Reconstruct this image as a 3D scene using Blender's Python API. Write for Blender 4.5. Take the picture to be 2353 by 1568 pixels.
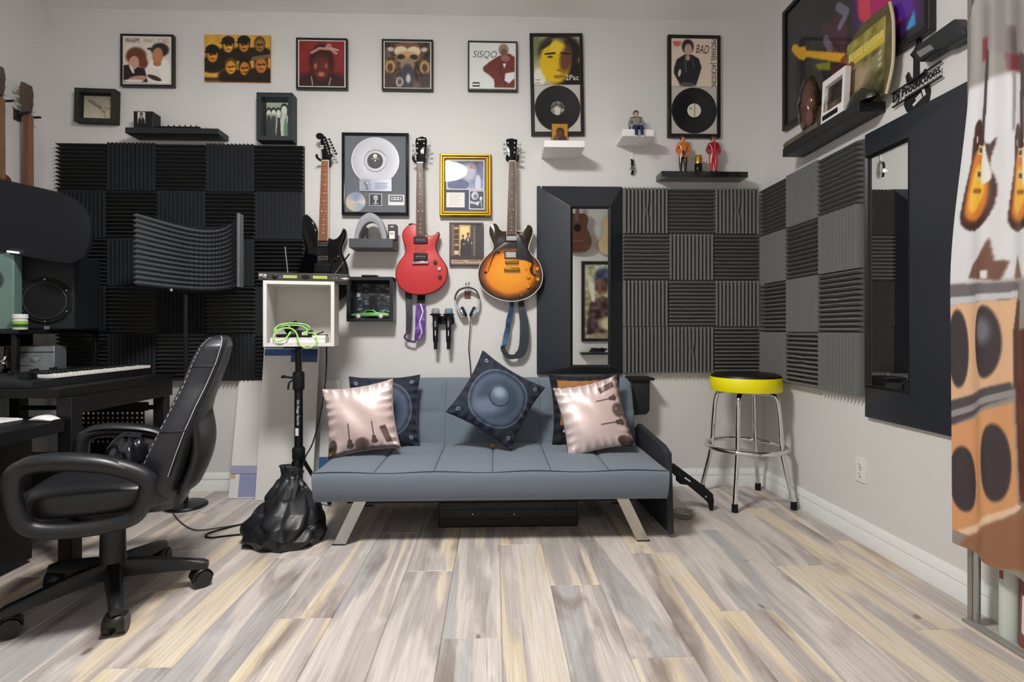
import bpy, bmesh, math, random
import numpy as np
from mathutils import Vector, Matrix
for _o in list(bpy.data.objects):
    bpy.data.objects.remove(_o)
SC = bpy.context.scene
COL = SC.collection
random.seed(11)
R = math.radians
PI = math.pi

# ---------------------------------------------------------------- camera
F, CX, HY = 1205.0, 1176.5, 759.0        # focal length and horizon, in 2353x1568 pixels
CAMD, CAMH, YAW = 3.4, 1.02, R(1.86)     # distance to back wall, height, turn to the right
cam = bpy.data.cameras.new('camera')
cam.sensor_width = 36
cam.lens = 36 * F / 2353
cam.shift_y = -(784 - HY) / 2353
cam.clip_start = 0.02
camo = bpy.data.objects.new('camera', cam)
camo.location = (0, -CAMD, CAMH)
camo.rotation_euler = (PI / 2, 0, -YAW)
COL.objects.link(camo)
SC.camera = camo
# ---------------------------------------------------------------- light and exposure
W = bpy.data.worlds.new('world')
SC.world = W
W.use_nodes = True
W.node_tree.nodes['Background'].inputs[0].default_value = (0.9, 0.95, 1, 1)
W.node_tree.nodes['Background'].inputs[1].default_value = 0.3
LAMP_POS = (-0.53, -1.95, 3.05)
LAMP_POWER = 84.0
SC.view_settings.view_transform = 'Standard'
SC.view_settings.look = 'None'
SC.view_settings.gamma = 1
SC.view_settings.use_curve_mapping = False
SC.view_settings.exposure = 0.66
# room
XL, XR, YR, ZC = -2.818, 1.763, -3.75, 3.055

# ---------------------------------------------------------------- measuring helpers
_s, _c = math.sin(YAW), math.cos(YAW)
def ray(px, py):
    r = (px - CX) / F
    return Vector((_s + r * _c, _c - r * _s, (HY - py) / F))
def onY(px, py, d):                      # point of the plane d metres before the back wall
    v = ray(px, py); t = (CAMD - d) / v.y
    return Vector((t * v.x, -d, CAMH + t * v.z))
def onX(px, py, X):
    v = ray(px, py); t = X / v.x
    return Vector((X, -CAMD + t * v.y, CAMH + t * v.z))
def onZ(px, py, z):
    v = ray(px, py); t = (z - CAMH) / v.z
    return Vector((t * v.x, -CAMD + t * v.y, z))

# ---------------------------------------------------------------- colours and materials
def lin(c):
    return tuple(((x / 255) / 12.92 if x / 255 <= 0.04045 else ((x / 255 + 0.055) / 1.055) ** 2.4) for x in c)
_M = {}
def M(name, col, rough=0.5, metal=0.0, var=0.06, vs=8.0, bump=0.0, bs=200.0, spec=0.5, coat=0.0, sheen=0.0, emit=0.0, stretch=None, alpha=1.0, sss=0):
    if name in _M:
        return _M[name]
    m = bpy.data.materials.new(name); m.use_nodes = True
    nt = m.node_tree; N = nt.nodes; L = nt.links
    b = N['Principled BSDF']
    c = lin(col)
    tc = N.new('ShaderNodeTexCoord'); mp = N.new('ShaderNodeMapping')
    L.new(tc.outputs['Object'], mp.inputs[0])
    if stretch:
        mp.inputs['Scale'].default_value = stretch
    nz = N.new('ShaderNodeTexNoise'); nz.inputs['Scale'].default_value = vs; nz.inputs['Detail'].default_value = 3
    L.new(mp.outputs[0], nz.inputs['Vector'])
    mx = N.new('ShaderNodeMix'); mx.data_type = 'RGBA'
    mx.inputs['A'].default_value = tuple(x * (1 - var * 1.6) for x in c) + (1,)
    mx.inputs['B'].default_value = tuple(min(1, x * (1 + var * 1.6)) for x in c) + (1,)
    L.new(nz.outputs['Fac'], mx.inputs['Factor'])
    L.new(mx.outputs['Result'], b.inputs['Base Color'])
    b.inputs['Roughness'].default_value = rough
    b.inputs['Metallic'].default_value = metal
    b.inputs['Specular IOR Level'].default_value = spec
    b.inputs['Coat Weight'].default_value = coat
    b.inputs['Coat Roughness'].default_value = 0.05
    b.inputs['Sheen Weight'].default_value = sheen
    b.inputs['Alpha'].default_value = alpha
    if emit:
        b.inputs['Emission Color'].default_value = c + (1,)
        b.inputs['Emission Strength'].default_value = emit
    if bump:
        n2 = N.new('ShaderNodeTexNoise'); n2.inputs['Scale'].default_value = bs; n2.inputs['Detail'].default_value = 2
        L.new(mp.outputs[0], n2.inputs['Vector'])
        bp = N.new('ShaderNodeBump'); bp.inputs['Strength'].default_value = bump; bp.inputs['Distance'].default_value = 0.002
        L.new(n2.outputs['Fac'], bp.inputs['Height']); L.new(bp.outputs[0], b.inputs['Normal'])
    _M[name] = m
    return m
def glassmat(name, tint=(255, 255, 255), rough=0.02, base=0.04):
    if name in _M:
        return _M[name]
    m = bpy.data.materials.new(name); m.use_nodes = True
    nt = m.node_tree; N = nt.nodes; L = nt.links
    N.remove(N['Principled BSDF'])
    t = N.new('ShaderNodeBsdfTransparent'); t.inputs[0].default_value = lin(tint) + (1,)
    g = N.new('ShaderNodeBsdfGlossy'); g.inputs['Roughness'].default_value = rough
    fr = N.new('ShaderNodeFresnel'); fr.inputs[0].default_value = 1.0 + base * 11
    mx = N.new('ShaderNodeMixShader')
    ge = N.new('ShaderNodeNewGeometry'); sb = N.new('ShaderNodeMath'); sb.operation = 'SUBTRACT'; sb.inputs[0].default_value = 1.0; L.new(ge.outputs['Backfacing'], sb.inputs[1])
    ml = N.new('ShaderNodeMath'); ml.operation = 'MULTIPLY'; L.new(fr.outputs[0], ml.inputs[0]); L.new(sb.outputs[0], ml.inputs[1])   # only the outer face of a pane reflects
    L.new(ml.outputs[0], mx.inputs[0]); L.new(t.outputs[0], mx.inputs[1]); L.new(g.outputs[0], mx.inputs[2])
    L.new(mx.outputs[0], N['Material Output'].inputs[0])
    _M[name] = m
    return m
def vcmat(name, rough=0.45, spec=0.4, bump=0, sheen=0, metal=0):   # printed matter: colours come from the printed colour layer
    if name in _M:
        return _M[name]
    m = bpy.data.materials.new(name); m.use_nodes = True
    N = m.node_tree.nodes; L = m.node_tree.links
    b = N['Principled BSDF']
    a = N.new('ShaderNodeVertexColor'); a.layer_name = 'ink'
    L.new(a.outputs[0], b.inputs['Base Color'])
    b.inputs['Roughness'].default_value = rough
    b.inputs['Specular IOR Level'].default_value = spec
    b.inputs['Sheen Weight'].default_value = sheen
    b.inputs['Metallic'].default_value = metal
    _M[name] = m
    return m

# ---------------------------------------------------------------- mesh builder
class MB:
    def __init__(self):
        self.v = []; self.f = []; self.m = []; self.s = []
    def add(self, vs, fs, m=0, s=False):
        o = len(self.v)
        self.v += [tuple(p) for p in vs]
        for f in fs:
            self.f.append(tuple(i + o for i in f)); self.m.append(m); self.s.append(s)
        return self
    def box(self, x0, y0, z0, x1, y1, z1, m=0):
        vs = [(x, y, z) for z in (z0, z1) for y in (y0, y1) for x in (x0, x1)]
        return self.add(vs, [(0, 2, 3, 1), (4, 5, 7, 6), (0, 1, 5, 4), (2, 6, 7, 3), (0, 4, 6, 2), (1, 3, 7, 5)], m)
    def hexa(self, p, m=0):               # 8 points, order as box
        return self.add(p, [(0, 2, 3, 1), (4, 5, 7, 6), (0, 1, 5, 4), (2, 6, 7, 3), (0, 4, 6, 2), (1, 3, 7, 5)], m)
    def tube(self, pts, r, n=8, m=0, closed=False, caps=True, flat=1.0):
        pts = [Vector(p) for p in pts]; k = len(pts)
        rs = r if isinstance(r, (list, tuple)) else [r] * k
        vs = []; up = None
        for i, p in enumerate(pts):
            a = pts[(i - 1) % k] if (closed or i > 0) else p
            b = pts[(i + 1) % k] if (closed or i < k - 1) else p
            t = (b - a)
            t = t.normalized() if t.length > 1e-9 else Vector((0, 0, 1))
            if up is None:
                up = Vector((0, 0, 1)) if abs(t.z) < 0.9 else Vector((0, 1, 0))
            side = t.cross(up)
            if side.length < 1e-6:
                side = t.cross(Vector((1, 0.3, 0)))
            side.normalize(); up = side.cross(t).normalized()
            for j in range(n):
                q = 2 * PI * j / n
                vs.append(p + side * (math.cos(q) * rs[i]) + up * (math.sin(q) * rs[i] * flat))
        fs = []
        for i in range(k if closed else k - 1):
            a, b = i * n, ((i + 1) % k) * n
            for j in range(n):
                j2 = (j + 1) % n
                fs.append((a + j, a + j2, b + j2, b + j))
        self.add(vs, fs, m, True)
        if caps and not closed:
            o = len(self.v) - len(vs)
            self.f.append(tuple(o + j for j in reversed(range(n)))); self.m.append(m); self.s.append(False)
            e = o + (k - 1) * n
            self.f.append(tuple(e + j for j in range(n))); self.m.append(m); self.s.append(False)
        return self
    def cyl(self, p, q, r, r2=None, n=16, m=0):
        return self.tube([p, q], [r, r if r2 is None else r2], n, m)
    def lathe(self, prof, c=(0, 0, 0), axis='z', n=24, m=0, sx=1.0, sy=1.0):
        vs = []; k = len(prof)
        for (r, h) in prof:
            for j in range(n):
                q = 2 * PI * j / n
                a, b = r * math.cos(q) * sx, r * math.sin(q) * sy
                p = {'z': (a, b, h), 'y': (a, -h, b), 'x': (h, a, b)}[axis]   # axis y grows towards -y (out of the wall)
                vs.append((p[0] + c[0], p[1] + c[1], p[2] + c[2]))
        fs = []
        for i in range(k - 1):
            for j in range(n):
                j2 = (j + 1) % n
                fs.append((i * n + j, i * n + j2, (i + 1) * n + j2, (i + 1) * n + j))
        self.add(vs, fs, m, True)
        o = len(self.v) - len(vs)
        for e, rev in ((0, True), (k - 1, False)):
            if prof[e][0] > 1e-5:
                r_ = [o + e * n + j for j in range(n)]
                self.f.append(tuple(reversed(r_)) if rev else tuple(r_)); self.m.append(m); self.s.append(False)
        return self
    def prism(self, poly, y0, y1, m=0, bev=0.0, mside=None, mback=None, s=False):   # outline in x,z; y0 rear, y1 front (smaller)
        n = len(poly)
        mside = m if mside is None else mside; mback = mside if mback is None else mback
        P = [Vector((p[0], p[1])) for p in poly]
        area = sum(P[i].x * P[(i + 1) % n].y - P[(i + 1) % n].x * P[i].y for i in range(n))
        if area < 0:
            P.reverse()
        def inset(d):
            out = []
            for i in range(n):
                a, b, c = P[i - 1], P[i], P[(i + 1) % n]
                e1 = (b - a).normalized() if (b - a).length > 1e-9 else Vector((1, 0))
                e2 = (c - b).normalized() if (c - b).length > 1e-9 else e1
                n1 = Vector((-e1.y, e1.x)); n2 = Vector((-e2.y, e2.x))
                nn = n1 + n2
                if nn.length < 1e-6:
                    nn = n1
                nn.normalize()
                k = d / max(0.5, nn.dot(n1))
                out.append(b + nn * k)
            return out
        rings = []
        if bev > 0:
            rings = [(inset(bev), y0), (P, y0 - bev), (P, y1 + bev), (inset(bev * 0.3), y1 + bev * 0.3), (inset(bev), y1)]
        else:
            rings = [(P, y0), (P, y1)]
        vs = []
        for q, y in rings:
            vs += [(p.x, y, p.y) for p in q]
        k = len(rings)
        fs = []
        for i in range(k - 1):
            for j in range(n):
                j2 = (j + 1) % n
                fs.append((i * n + j, i * n + j2, (i + 1) * n + j2, (i + 1) * n + j))
        self.add(vs, fs, mside, s or bev > 0)
        o = len(self.v) - len(vs)
        self.f.append(tuple(o + j for j in reversed(range(n)))); self.m.append(mback); self.s.append(False)
        self.f.append(tuple(o + (k - 1) * n + j for j in range(n))); self.m.append(m); self.s.append(False)
        return self
    def ring(self, ox0, oz0, ox1, oz1, ix0, iz0, ix1, iz1, y0, y1, yi=None, m=0):    # picture-frame ring, mitred
        yi = y1 if yi is None else yi
        O = [(ox0, oz0), (ox1, oz0), (ox1, oz1), (ox0, oz1)]; I = [(ix0, iz0), (ix1, iz0), (ix1, iz1), (ix0, iz1)]
        vs = [(x, y0, z) for x, z in O] + [(x, y1, z) for x, z in O] + [(x, yi, z) for x, z in I] + [(x, y0, z) for x, z in I]
        fs = []
        for k in range(3):
            for j in range(4):
                j2 = (j + 1) % 4
                fs.append((k * 4 + j, k * 4 + j2, k * 4 + 4 + j2, k * 4 + 4 + j))
        for j in range(4):
            j2 = (j + 1) % 4
            fs.append((12 + j, 12 + j2, j2, j))
        return self.add(vs, fs, m)
    def grid(self, fn, nu, nv, m=0, s=True, wrapu=False):
        vs = []
        for j in range(nv + 1):
            for i in range(nu if wrapu else nu + 1):
                vs.append(tuple(fn(i / nu, j / nv)))
        w = nu if wrapu else nu + 1
        fs = []
        for j in range(nv):
            for i in range(nu):
                i2 = (i + 1) % w
                fs.append((j * w + i, j * w + i2, (j + 1) * w + i2, (j + 1) * w + i))
        return self.add(vs, fs, m, s)
    def sphere(self, c, r, n=12, m=0, sc=(1, 1, 1)):
        k = n // 2
        def fn(u, v):
            a = 2 * PI * u; b = PI * (v - 0.5)
            return (c[0] + r * sc[0] * math.cos(b) * math.cos(a), c[1] + r * sc[1] * math.cos(b) * math.sin(a), c[2] + r * sc[2] * math.sin(b))
        return self.grid(fn, n, k, m, True, True)
    def build(self, name, mats, parent=None, loc=None, bevel=0.0, seg=2, sub=0, sharp=40, fix=True, rot=None):
        me = bpy.data.meshes.new(name)
        me.from_pydata(self.v, [], self.f)
        me.polygons.foreach_set('material_index', self.m)
        me.polygons.foreach_set('use_smooth', [bool(x) or bevel > 0 or sub > 0 for x in self.s])
        for mt in (mats if isinstance(mats, (list, tuple)) else [mats]):
            me.materials.append(mt)
        if fix:
            bm = bmesh.new(); bm.from_mesh(me)
            bmesh.ops.remove_doubles(bm, verts=bm.verts, dist=1e-6)
            bmesh.ops.recalc_face_normals(bm, faces=bm.faces); bm.to_mesh(me); bm.free()
        if sharp and not sub:
            me.set_sharp_from_angle(angle=R(sharp))
        o = bpy.data.objects.new(name, me); COL.objects.link(o)
        if parent:
            o.parent = parent
        if loc:
            o.location = loc
        if rot:
            o.rotation_euler = rot
        if bevel:
            md = o.modifiers.new('bevel', 'BEVEL'); md.width = bevel; md.segments = seg; md.limit_method = 'ANGLE'; md.angle_limit = R(35)
        if sub:
            md = o.modifiers.new('sub', 'SUBSURF'); md.levels = sub; md.render_levels = sub
        return o
def thing(name, label, cat, loc=(0, 0, 0), rz=0.0, group=None, rot=None):
    o = bpy.data.objects.new(name, None); COL.objects.link(o)
    o.empty_display_size = 0.05
    o.location = loc; o.rotation_euler = rot if rot else (0, 0, rz)
    o['label'] = label; o['category'] = cat
    if group:
        o['group'] = group
    return o
def tag(o, label, cat, group=None):
    o['label'] = label; o['category'] = cat
    if group:
        o['group'] = group
    return o
def struct(o):
    o['kind'] = 'structure'
    return o
def dup(root, loc, rz=0.0, label=None, rot=None):
    r = root.copy(); COL.objects.link(r); r.location = loc; r.rotation_euler = rot if rot else (0, 0, rz)
    if label:
        r['label'] = label
    for ch in list(root.children):
        c = ch.copy(); COL.objects.link(c); c.parent = r
        for g in list(ch.children):
            d = g.copy(); COL.objects.link(d); d.parent = c
    return r
def bez(pts, n=8, closed=False):          # Catmull-Rom through the points
    P = [Vector(p) for p in pts]; k = len(P); out = []
    for i in range(k if closed else k - 1):
        if closed:
            a, b, c, d = P[i - 1], P[i], P[(i + 1) % k], P[(i + 2) % k]
        else:
            a, b, c, d = P[max(i - 1, 0)], P[i], P[i + 1], P[min(i + 2, k - 1)]
        for j in range(n):
            t = j / n
            out.append(0.5 * ((2 * b) + (c - a) * t + (2 * a - 5 * b + 4 * c - d) * t * t + (3 * b - a - 3 * c + d) * t ** 3))
    if not closed:
        out.append(P[-1])
    return out
# ---------------------------------------------------------------- printed pictures
class Pic:
    def __init__(self, w, h, bg):
        self.w, self.h = w, h
        self.a = np.ones((h, w, 3)) * np.array(bg, float)
        self.Y, self.X = np.mgrid[0:h, 0:w]
        self.X = self.X / (w - 1); self.Y = self.Y / (h - 1)
        self.asp = h / w
    def mix(self, k, c):
        k = np.clip(k, 0, 1)[..., None]
        self.a = self.a * (1 - k) + np.array(c, float) * k
        return self
    def ell(self, cx, cy, rx, ry, c, ang=0, soft=0.15, al=1.0):
        dx = self.X - cx; dy = (self.Y - cy) * self.asp; q = R(ang)
        u = dx * math.cos(q) + dy * math.sin(q); v = -dx * math.sin(q) + dy * math.cos(q)
        d = np.sqrt((u / rx) ** 2 + (v / (ry * self.asp)) ** 2)
        return self.mix(np.clip((1 - d) / max(soft, 1e-3) + 0.5, 0, 1) * al, c)
    def poly(self, pts, c, blur=1, al=1.0):
        m = np.zeros((self.h, self.w), bool); n = len(pts); j = n - 1
        for i in range(n):
            xi, yi = pts[i]; xj, yj = pts[j]
            if yi != yj:
                k = ((yi > self.Y) != (yj > self.Y)) & (self.X < (xj - xi) * (self.Y - yi) / (yj - yi) + xi)
                m ^= k
            j = i
        m = m.astype(float)
        for _ in range(blur):
            p = np.pad(m, 1, mode='edge')
            m = (p[:-2, 1:-1] + p[2:, 1:-1] + p[1:-1, :-2] + p[1:-1, 2:] + 2 * p[1:-1, 1:-1]) / 6
        return self.mix(m * al, c)
    def rect(self, x0, y0, x1, y1, c, al=1.0, blur=0):
        return self.poly([(x0, y0), (x1, y0), (x1, y1), (x0, y1)], c, blur, al)
    def line(self, pts, wd, c, al=1.0):
        d = np.full((self.h, self.w), 9.0)
        for (x0, y0), (x1, y1) in zip(pts[:-1], pts[1:]):
            ex, ey = x1 - x0, (y1 - y0) * self.asp; l = max(ex * ex + ey * ey, 1e-9)
            px, py = self.X - x0, (self.Y - y0) * self.asp
            t = np.clip((px * ex + py * ey) / l, 0, 1)
            d = np.minimum(d, np.hypot(px - t * ex, py - t * ey))
        return self.mix(np.clip((wd - d) * self.w + 0.5, 0, 1) * al, c)
    def cloud(self, amp, cell=6, seed=1, tint=(1, 1, 1)):
        rs = np.random.RandomState(seed)
        n = rs.rand(self.h // cell + 3, self.w // cell + 3)
        yi = np.arange(self.h) / cell; xi = np.arange(self.w) / cell
        y0 = yi.astype(int); x0 = xi.astype(int); fy = (yi - y0)[:, None]; fx = (xi - x0)[None]
        g = lambda a, b: n[np.ix_(y0 + a, x0 + b)]
        v = (g(0, 0) * (1 - fy) * (1 - fx) + g(1, 0) * fy * (1 - fx) + g(0, 1) * (1 - fy) * fx + g(1, 1) * fy * fx) - 0.5
        self.a = np.clip(self.a + (v * amp)[..., None] * np.array(tint), 0, 255)
        return self
    def grad(self, c0, c1, horiz=False):
        t = (self.X if horiz else self.Y)[..., None]
        self.a = np.array(c0, float) * (1 - t) + np.array(c1, float) * t
        return self
    def build(self, name, parent, fn, mat=None):      # fn(u, v): u to the right, v upwards, 0..1 -> local point
        h, w = self.h, self.w
        vs = np.array([fn(i / (w - 1), 1 - j / (h - 1)) for j in range(h) for i in range(w)], float) if callable(fn) else None
        me = bpy.data.meshes.new(name)
        idx = np.arange(h * w).reshape(h, w)
        q = np.stack([idx[1:, :-1], idx[1:, 1:], idx[:-1, 1:], idx[:-1, :-1]], -1).reshape(-1, 4)
        me.vertices.add(h * w); me.vertices.foreach_set('co', vs.ravel())
        me.loops.add(q.size); me.loops.foreach_set('vertex_index', q.ravel().astype(np.int32))
        me.polygons.add(len(q)); me.polygons.foreach_set('loop_start', np.arange(0, q.size, 4, dtype=np.int32))
        me.update(calc_edges=True); me.validate()
        me.polygons.foreach_set('use_smooth', np.ones(len(q), bool))
        c = np.clip(self.a, 0, 255) / 255
        c = np.where(c <= 0.04045, c / 12.92, ((c + 0.055) / 1.055) ** 2.4)
        ca = me.color_attributes.new('ink', 'FLOAT_COLOR', 'POINT')
        ca.data.foreach_set('color', np.concatenate([c, np.ones((h, w, 1))], -1).ravel())
        me.materials.append(mat or vcmat('print_satin'))
        o = bpy.data.objects.new(name, me); COL.objects.link(o); o.parent = parent
        return o
def flatpic(pic, name, parent, x0, x1, z0, z1, y, mat=None):
    return pic.build(name, parent, lambda u, v: (x0 + (x1 - x0) * u, y, z0 + (z1 - z0) * v), mat)
def text(s, w, h, c, parent, mat, rot=0.0, ext=0.0006, name='lettering', shear=0, yaw=None):
    cu = bpy.data.curves.new('t', 'FONT'); cu.body = s; cu.extrude = 0.001; cu.shear = shear; cu.resolution_u = 3
    to = bpy.data.objects.new('t', cu)
    me = bpy.data.meshes.new_from_object(to)
    bpy.data.objects.remove(to)
    co = np.array([v.co for v in me.vertices])
    lo, hi = co.min(0), co.max(0)
    co = co - (lo + hi) / 2
    sx = w / max(hi[0] - lo[0], 1e-6); sy = h / max(hi[1] - lo[1], 1e-6)
    a, b = math.cos(rot), math.sin(rot)
    for v, p in zip(me.vertices, co):
        x, z = p[0] * sx, p[1] * sy
        v.co = (x * a - z * b, -p[2] / 0.001 * ext, x * b + z * a)
    me.materials.clear(); me.materials.append(mat)
    me.name = name
    o = bpy.data.objects.new(name, me); COL.objects.link(o); o.parent = parent; o.location = c
    return o
# ---------------------------------------------------------------- shared materials
BLK = M('black_satin', (18, 19, 22), 0.38, spec=.35)
BLKM = M('black_matte', (17, 18, 20), 0.75, spec=.3)
BLKG = M('black_gloss', (9, 9, 11), 0.1, spec=.4)
CHROME = M('chrome', (225, 226, 230), 0.08, 1.0, var=0.01)
STEEL = M('brushed_steel', (185, 187, 190), 0.3, 1.0, var=0.03)
WHITE = M('white_paint', (232, 230, 228), 0.45, var=0.01)
GLASS = glassmat('picture_glass')
GOLD = M('gold', (164, 128, 48), 0.36, 1.0, var=0.04)
# ================================================================ room shell
def wallmat(name, col):
    m = M(name, col, 0.9, var=0.012, vs=2.0, bump=0.12, bs=160, spec=0.2)
    return m
WALL = wallmat('wall_paint', (220, 218, 216))
CEIL = wallmat('ceiling_paint', (244, 244, 244))
TRIMM = M('trim_paint', (236, 237, 236), 0.35, var=0.01)
struct(MB().box(XL - .1, 0, 0, XR + .1, .1, ZC).build('wall_back', WALL))
struct(MB().box(XR, YR, 0, XR + .1, 0, ZC).build('wall_right', WALL))
struct(MB().box(XL - .1, YR, 0, XL, 0, ZC).build('wall_left', WALL))
struct(MB().box(XL - .1, YR - .1, 0, XR + .1, YR, ZC).build('wall_rear', WALL))
struct(MB().box(XL - .1, YR - .1, ZC, XR + .1, .1, ZC + .1).build('ceiling', CEIL))
floor = struct(MB().box(XL - .1, YR - .1, -.12, XR + .1, .1, -.012).build('floor', M('underlay', (60, 55, 50), 0.9)))
def basebrd(name, n):                     # moulded profile extruded along local x
    prof = [(0, 0), (-.016, 0), (-.016, .062), (-.013, .066), (-.013, .070), (-.016, .074), (-.013, .092), (-.008, .102), (-.004, .112), (0, .112)]
    mb = MB()
    vs = [(x, y, z) for x in (0, n) for y, z in prof]; k = len(prof)
    fs = [(i, (i + 1) % k, k + (i + 1) % k, k + i) for i in range(k)] + [tuple(range(k - 1, -1, -1)), tuple(range(k, 2 * k))]
    mb.add(vs, fs)
    return struct(mb.build(name, TRIMM))
basebrd('baseboard_back', XR - XL).location = (XL, 0, 0)
b = basebrd('baseboard_right', -YR - .016); b.location = (XR, -.016, 0); b.rotation_euler = (0, 0, -PI / 2)
b = basebrd('baseboard_left', -YR - .016); b.location = (XL, YR, 0); b.rotation_euler = (0, 0, PI / 2)
# ---- floor planks: every board its own piece
def plankmat():
    m = bpy.data.materials.new('weathered_planks'); m.use_nodes = True
    nt = m.node_tree; N = nt.nodes; L = nt.links; b = N['Principled BSDF']
    tc = N.new('ShaderNodeTexCoord'); oi = N.new('ShaderNodeObjectInfo')
    off = N.new('ShaderNodeVectorMath'); off.operation = 'SCALE'
    cmb = N.new('ShaderNodeCombineXYZ'); 
    mul = N.new('ShaderNodeMath'); mul.operation = 'MULTIPLY'; mul.inputs[1].default_value = 37.0
    L.new(oi.outputs['Random'], mul.inputs[0])
    for k in range(3):
        L.new(mul.outputs[0], cmb.inputs[k])
    add = N.new('ShaderNodeVectorMath'); add.operation = 'ADD'
    L.new(tc.outputs['Object'], add.inputs[0]); L.new(cmb.outputs[0], add.inputs[1])
    def mapped(sx, sy):
        mp = N.new('ShaderNodeMapping'); mp.inputs['Scale'].default_value = (sx, sy, 1); L.new(add.outputs[0], mp.inputs[0]); return mp
    def noise(mp, sc, det=3, dist=0.0):
        n = N.new('ShaderNodeTexNoise'); n.inputs['Scale'].default_value = sc; n.inputs['Detail'].default_value = det; n.inputs['Distortion'].default_value = dist
        L.new(mp.outputs[0], n.inputs['Vector']); return n
    def ramp(src, stops):
        r = N.new('ShaderNodeValToRGB'); e = r.color_ramp.elements
        e[0].position, e[0].color = stops[0][0], lin(stops[0][1]) + (1,)
        e[1].position, e[1].color = stops[-1][0], lin(stops[-1][1]) + (1,)
        for p, c in stops[1:-1]:
            q = e.new(p); q.color = lin(c) + (1,)
        L.new(src, r.inputs[0]); return r
    def mixc(fac, a, bb, mode='MIX'):
        mx = N.new('ShaderNodeMix'); mx.data_type = 'RGBA'; mx.blend_type = mode
        if isinstance(fac, float):
            mx.inputs['Factor'].default_value = fac
        else:
            L.new(fac, mx.inputs['Factor'])
        L.new(a, mx.inputs['A']); L.new(bb, mx.inputs['B']); return mx.outputs['Result']
    def maprange(src, a, bb, c=0.0, d=1.0):
        r = N.new('ShaderNodeMapRange'); r.inputs[1].default_value = a; r.inputs[2].default_value = bb; r.inputs[3].default_value = c; r.inputs[4].default_value = d
        L.new(src, r.inputs[0]); return r.outputs[0]
    # printed strips: narrow long bands of different tone, shifted from board to board
    long_ = noise(mapped(5.2, 0.42), 1.0, 2, 0.15)
    fine_ = noise(mapped(45.0, 1.6), 1.0, 3, 0.4)
    tone = N.new('ShaderNodeMath'); tone.operation = 'MULTIPLY_ADD'; tone.inputs[1].default_value = 0.46
    L.new(oi.outputs['Random'], tone.inputs[0])
    lr = maprange(long_.outputs['Fac'], 0.25, 0.75, -0.06, 0.52)
    t2 = N.new('ShaderNodeMath'); t2.operation = 'MULTIPLY_ADD'; t2.inputs[1].default_value = 0.07; L.new(fine_.outputs['Fac'], t2.inputs[0]); L.new(lr, t2.inputs[2])
    L.new(t2.outputs[0], tone.inputs[2])
    base = ramp(tone.outputs[0], [(0.0, (188, 184, 182)), (0.22, (178, 174, 173)), (0.25, (212, 202, 194)), (0.36, (206, 197, 190)), (0.385, (180, 172, 168)), (0.47, (188, 179, 174)), (0.495, (224, 210, 190)), (0.58, (220, 202, 176)), (0.605, (190, 180, 174)), (0.70, (200, 190, 184)), (0.725, (216, 206, 198)), (0.84, (222, 204, 178)), (1.0, (196, 184, 174))])
    # brown smoky patches
    patch = noise(mapped(8.0, 1.7), 1.0, 4, 0.6)
    pf = maprange(patch.outputs['Fac'], 0.55, 0.70, 0.0, 0.72)
    brown = N.new('ShaderNodeRGB'); brown.outputs[0].default_value = lin((128, 112, 102)) + (1,)
    c1 = mixc(pf, base.outputs[0], brown.outputs[0])
    # pale weathered clouds
    pale = noise(mapped(7.0, 2.4), 1.3, 4, 0.6)
    pf2 = maprange(pale.outputs['Fac'], 0.55, 0.72, 0.0, 0.6)
    wht = N.new('ShaderNodeRGB'); wht.outputs[0].default_value = lin((226, 220, 214)) + (1,)
    c2 = mixc(pf2, c1, wht.outputs[0])
    # fine grain
    grain = noise(mapped(120.0, 3.2), 1.0, 5, 0.8)
    gf = maprange(grain.outputs['Fac'], 0.3, 0.7, 0.80, 1.08)
    gv = N.new('ShaderNodeCombineColor')
    for k in range(3):
        L.new(gf, gv.inputs[k])
    c3 = mixc(1.0, c2, gv.outputs[0], 'MULTIPLY')
    # dark cracks
    crack = noise(mapped(26.0, 0.8), 1.0, 2, 1.2)
    cf = maprange(crack.outputs['Fac'], 0.70, 0.76, 0.0, 0.55)
    dk = N.new('ShaderNodeRGB'); dk.outputs[0].default_value = lin((112, 94, 80)) + (1,)
    c4 = mixc(cf, c3, dk.outputs[0])
    knot = noise(mapped(13.0, 6.0), 1.0, 1, 0.0)
    kf = maprange(knot.outputs['Fac'], 0.77, 0.80, 0.0, 0.75)
    kc = N.new('ShaderNodeRGB'); kc.outputs[0].default_value = lin((104, 84, 70)) + (1,)
    c4 = mixc(kf, c4, kc.outputs[0])
    L.new(c4, b.inputs['Base Color'])
    rr = maprange(grain.outputs['Fac'], 0.3, 0.7, 0.33, 0.5); L.new(rr, b.inputs['Roughness'])
    b.inputs['Specular IOR Level'].default_value = 0.35
    bp = N.new('ShaderNodeBump'); bp.inputs['Strength'].default_value = 0.15; bp.inputs['Distance'].default_value = 0.001
    L.new(grain.outputs['Fac'], bp.inputs['Height']); L.new(bp.outputs[0], b.inputs['Normal'])
    return m
PLANK = plankmat()
PW, PL = 0.2, 1.22
def plankmesh(w, l):
    mb = MB(); e = .0028
    vs = [(0, 0, -.012), (w, 0, -.012), (w, l, -.012), (0, l, -.012), (0, 0, -e), (w, 0, -e), (w, l, -e), (0, l, -e), (e, e, 0), (w - e, e, 0), (w - e, l - e, 0), (e, l - e, 0)]
    fs = [(0, 1, 5, 4), (1, 2, 6, 5), (2, 3, 7, 6), (3, 0, 4, 7), (4, 5, 9, 8), (5, 6, 10, 9), (6, 7, 11, 10), (7, 4, 8, 11), (8, 9, 10, 11)]
    mb.add(vs, fs)
    return mb
_pc = {}
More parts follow.
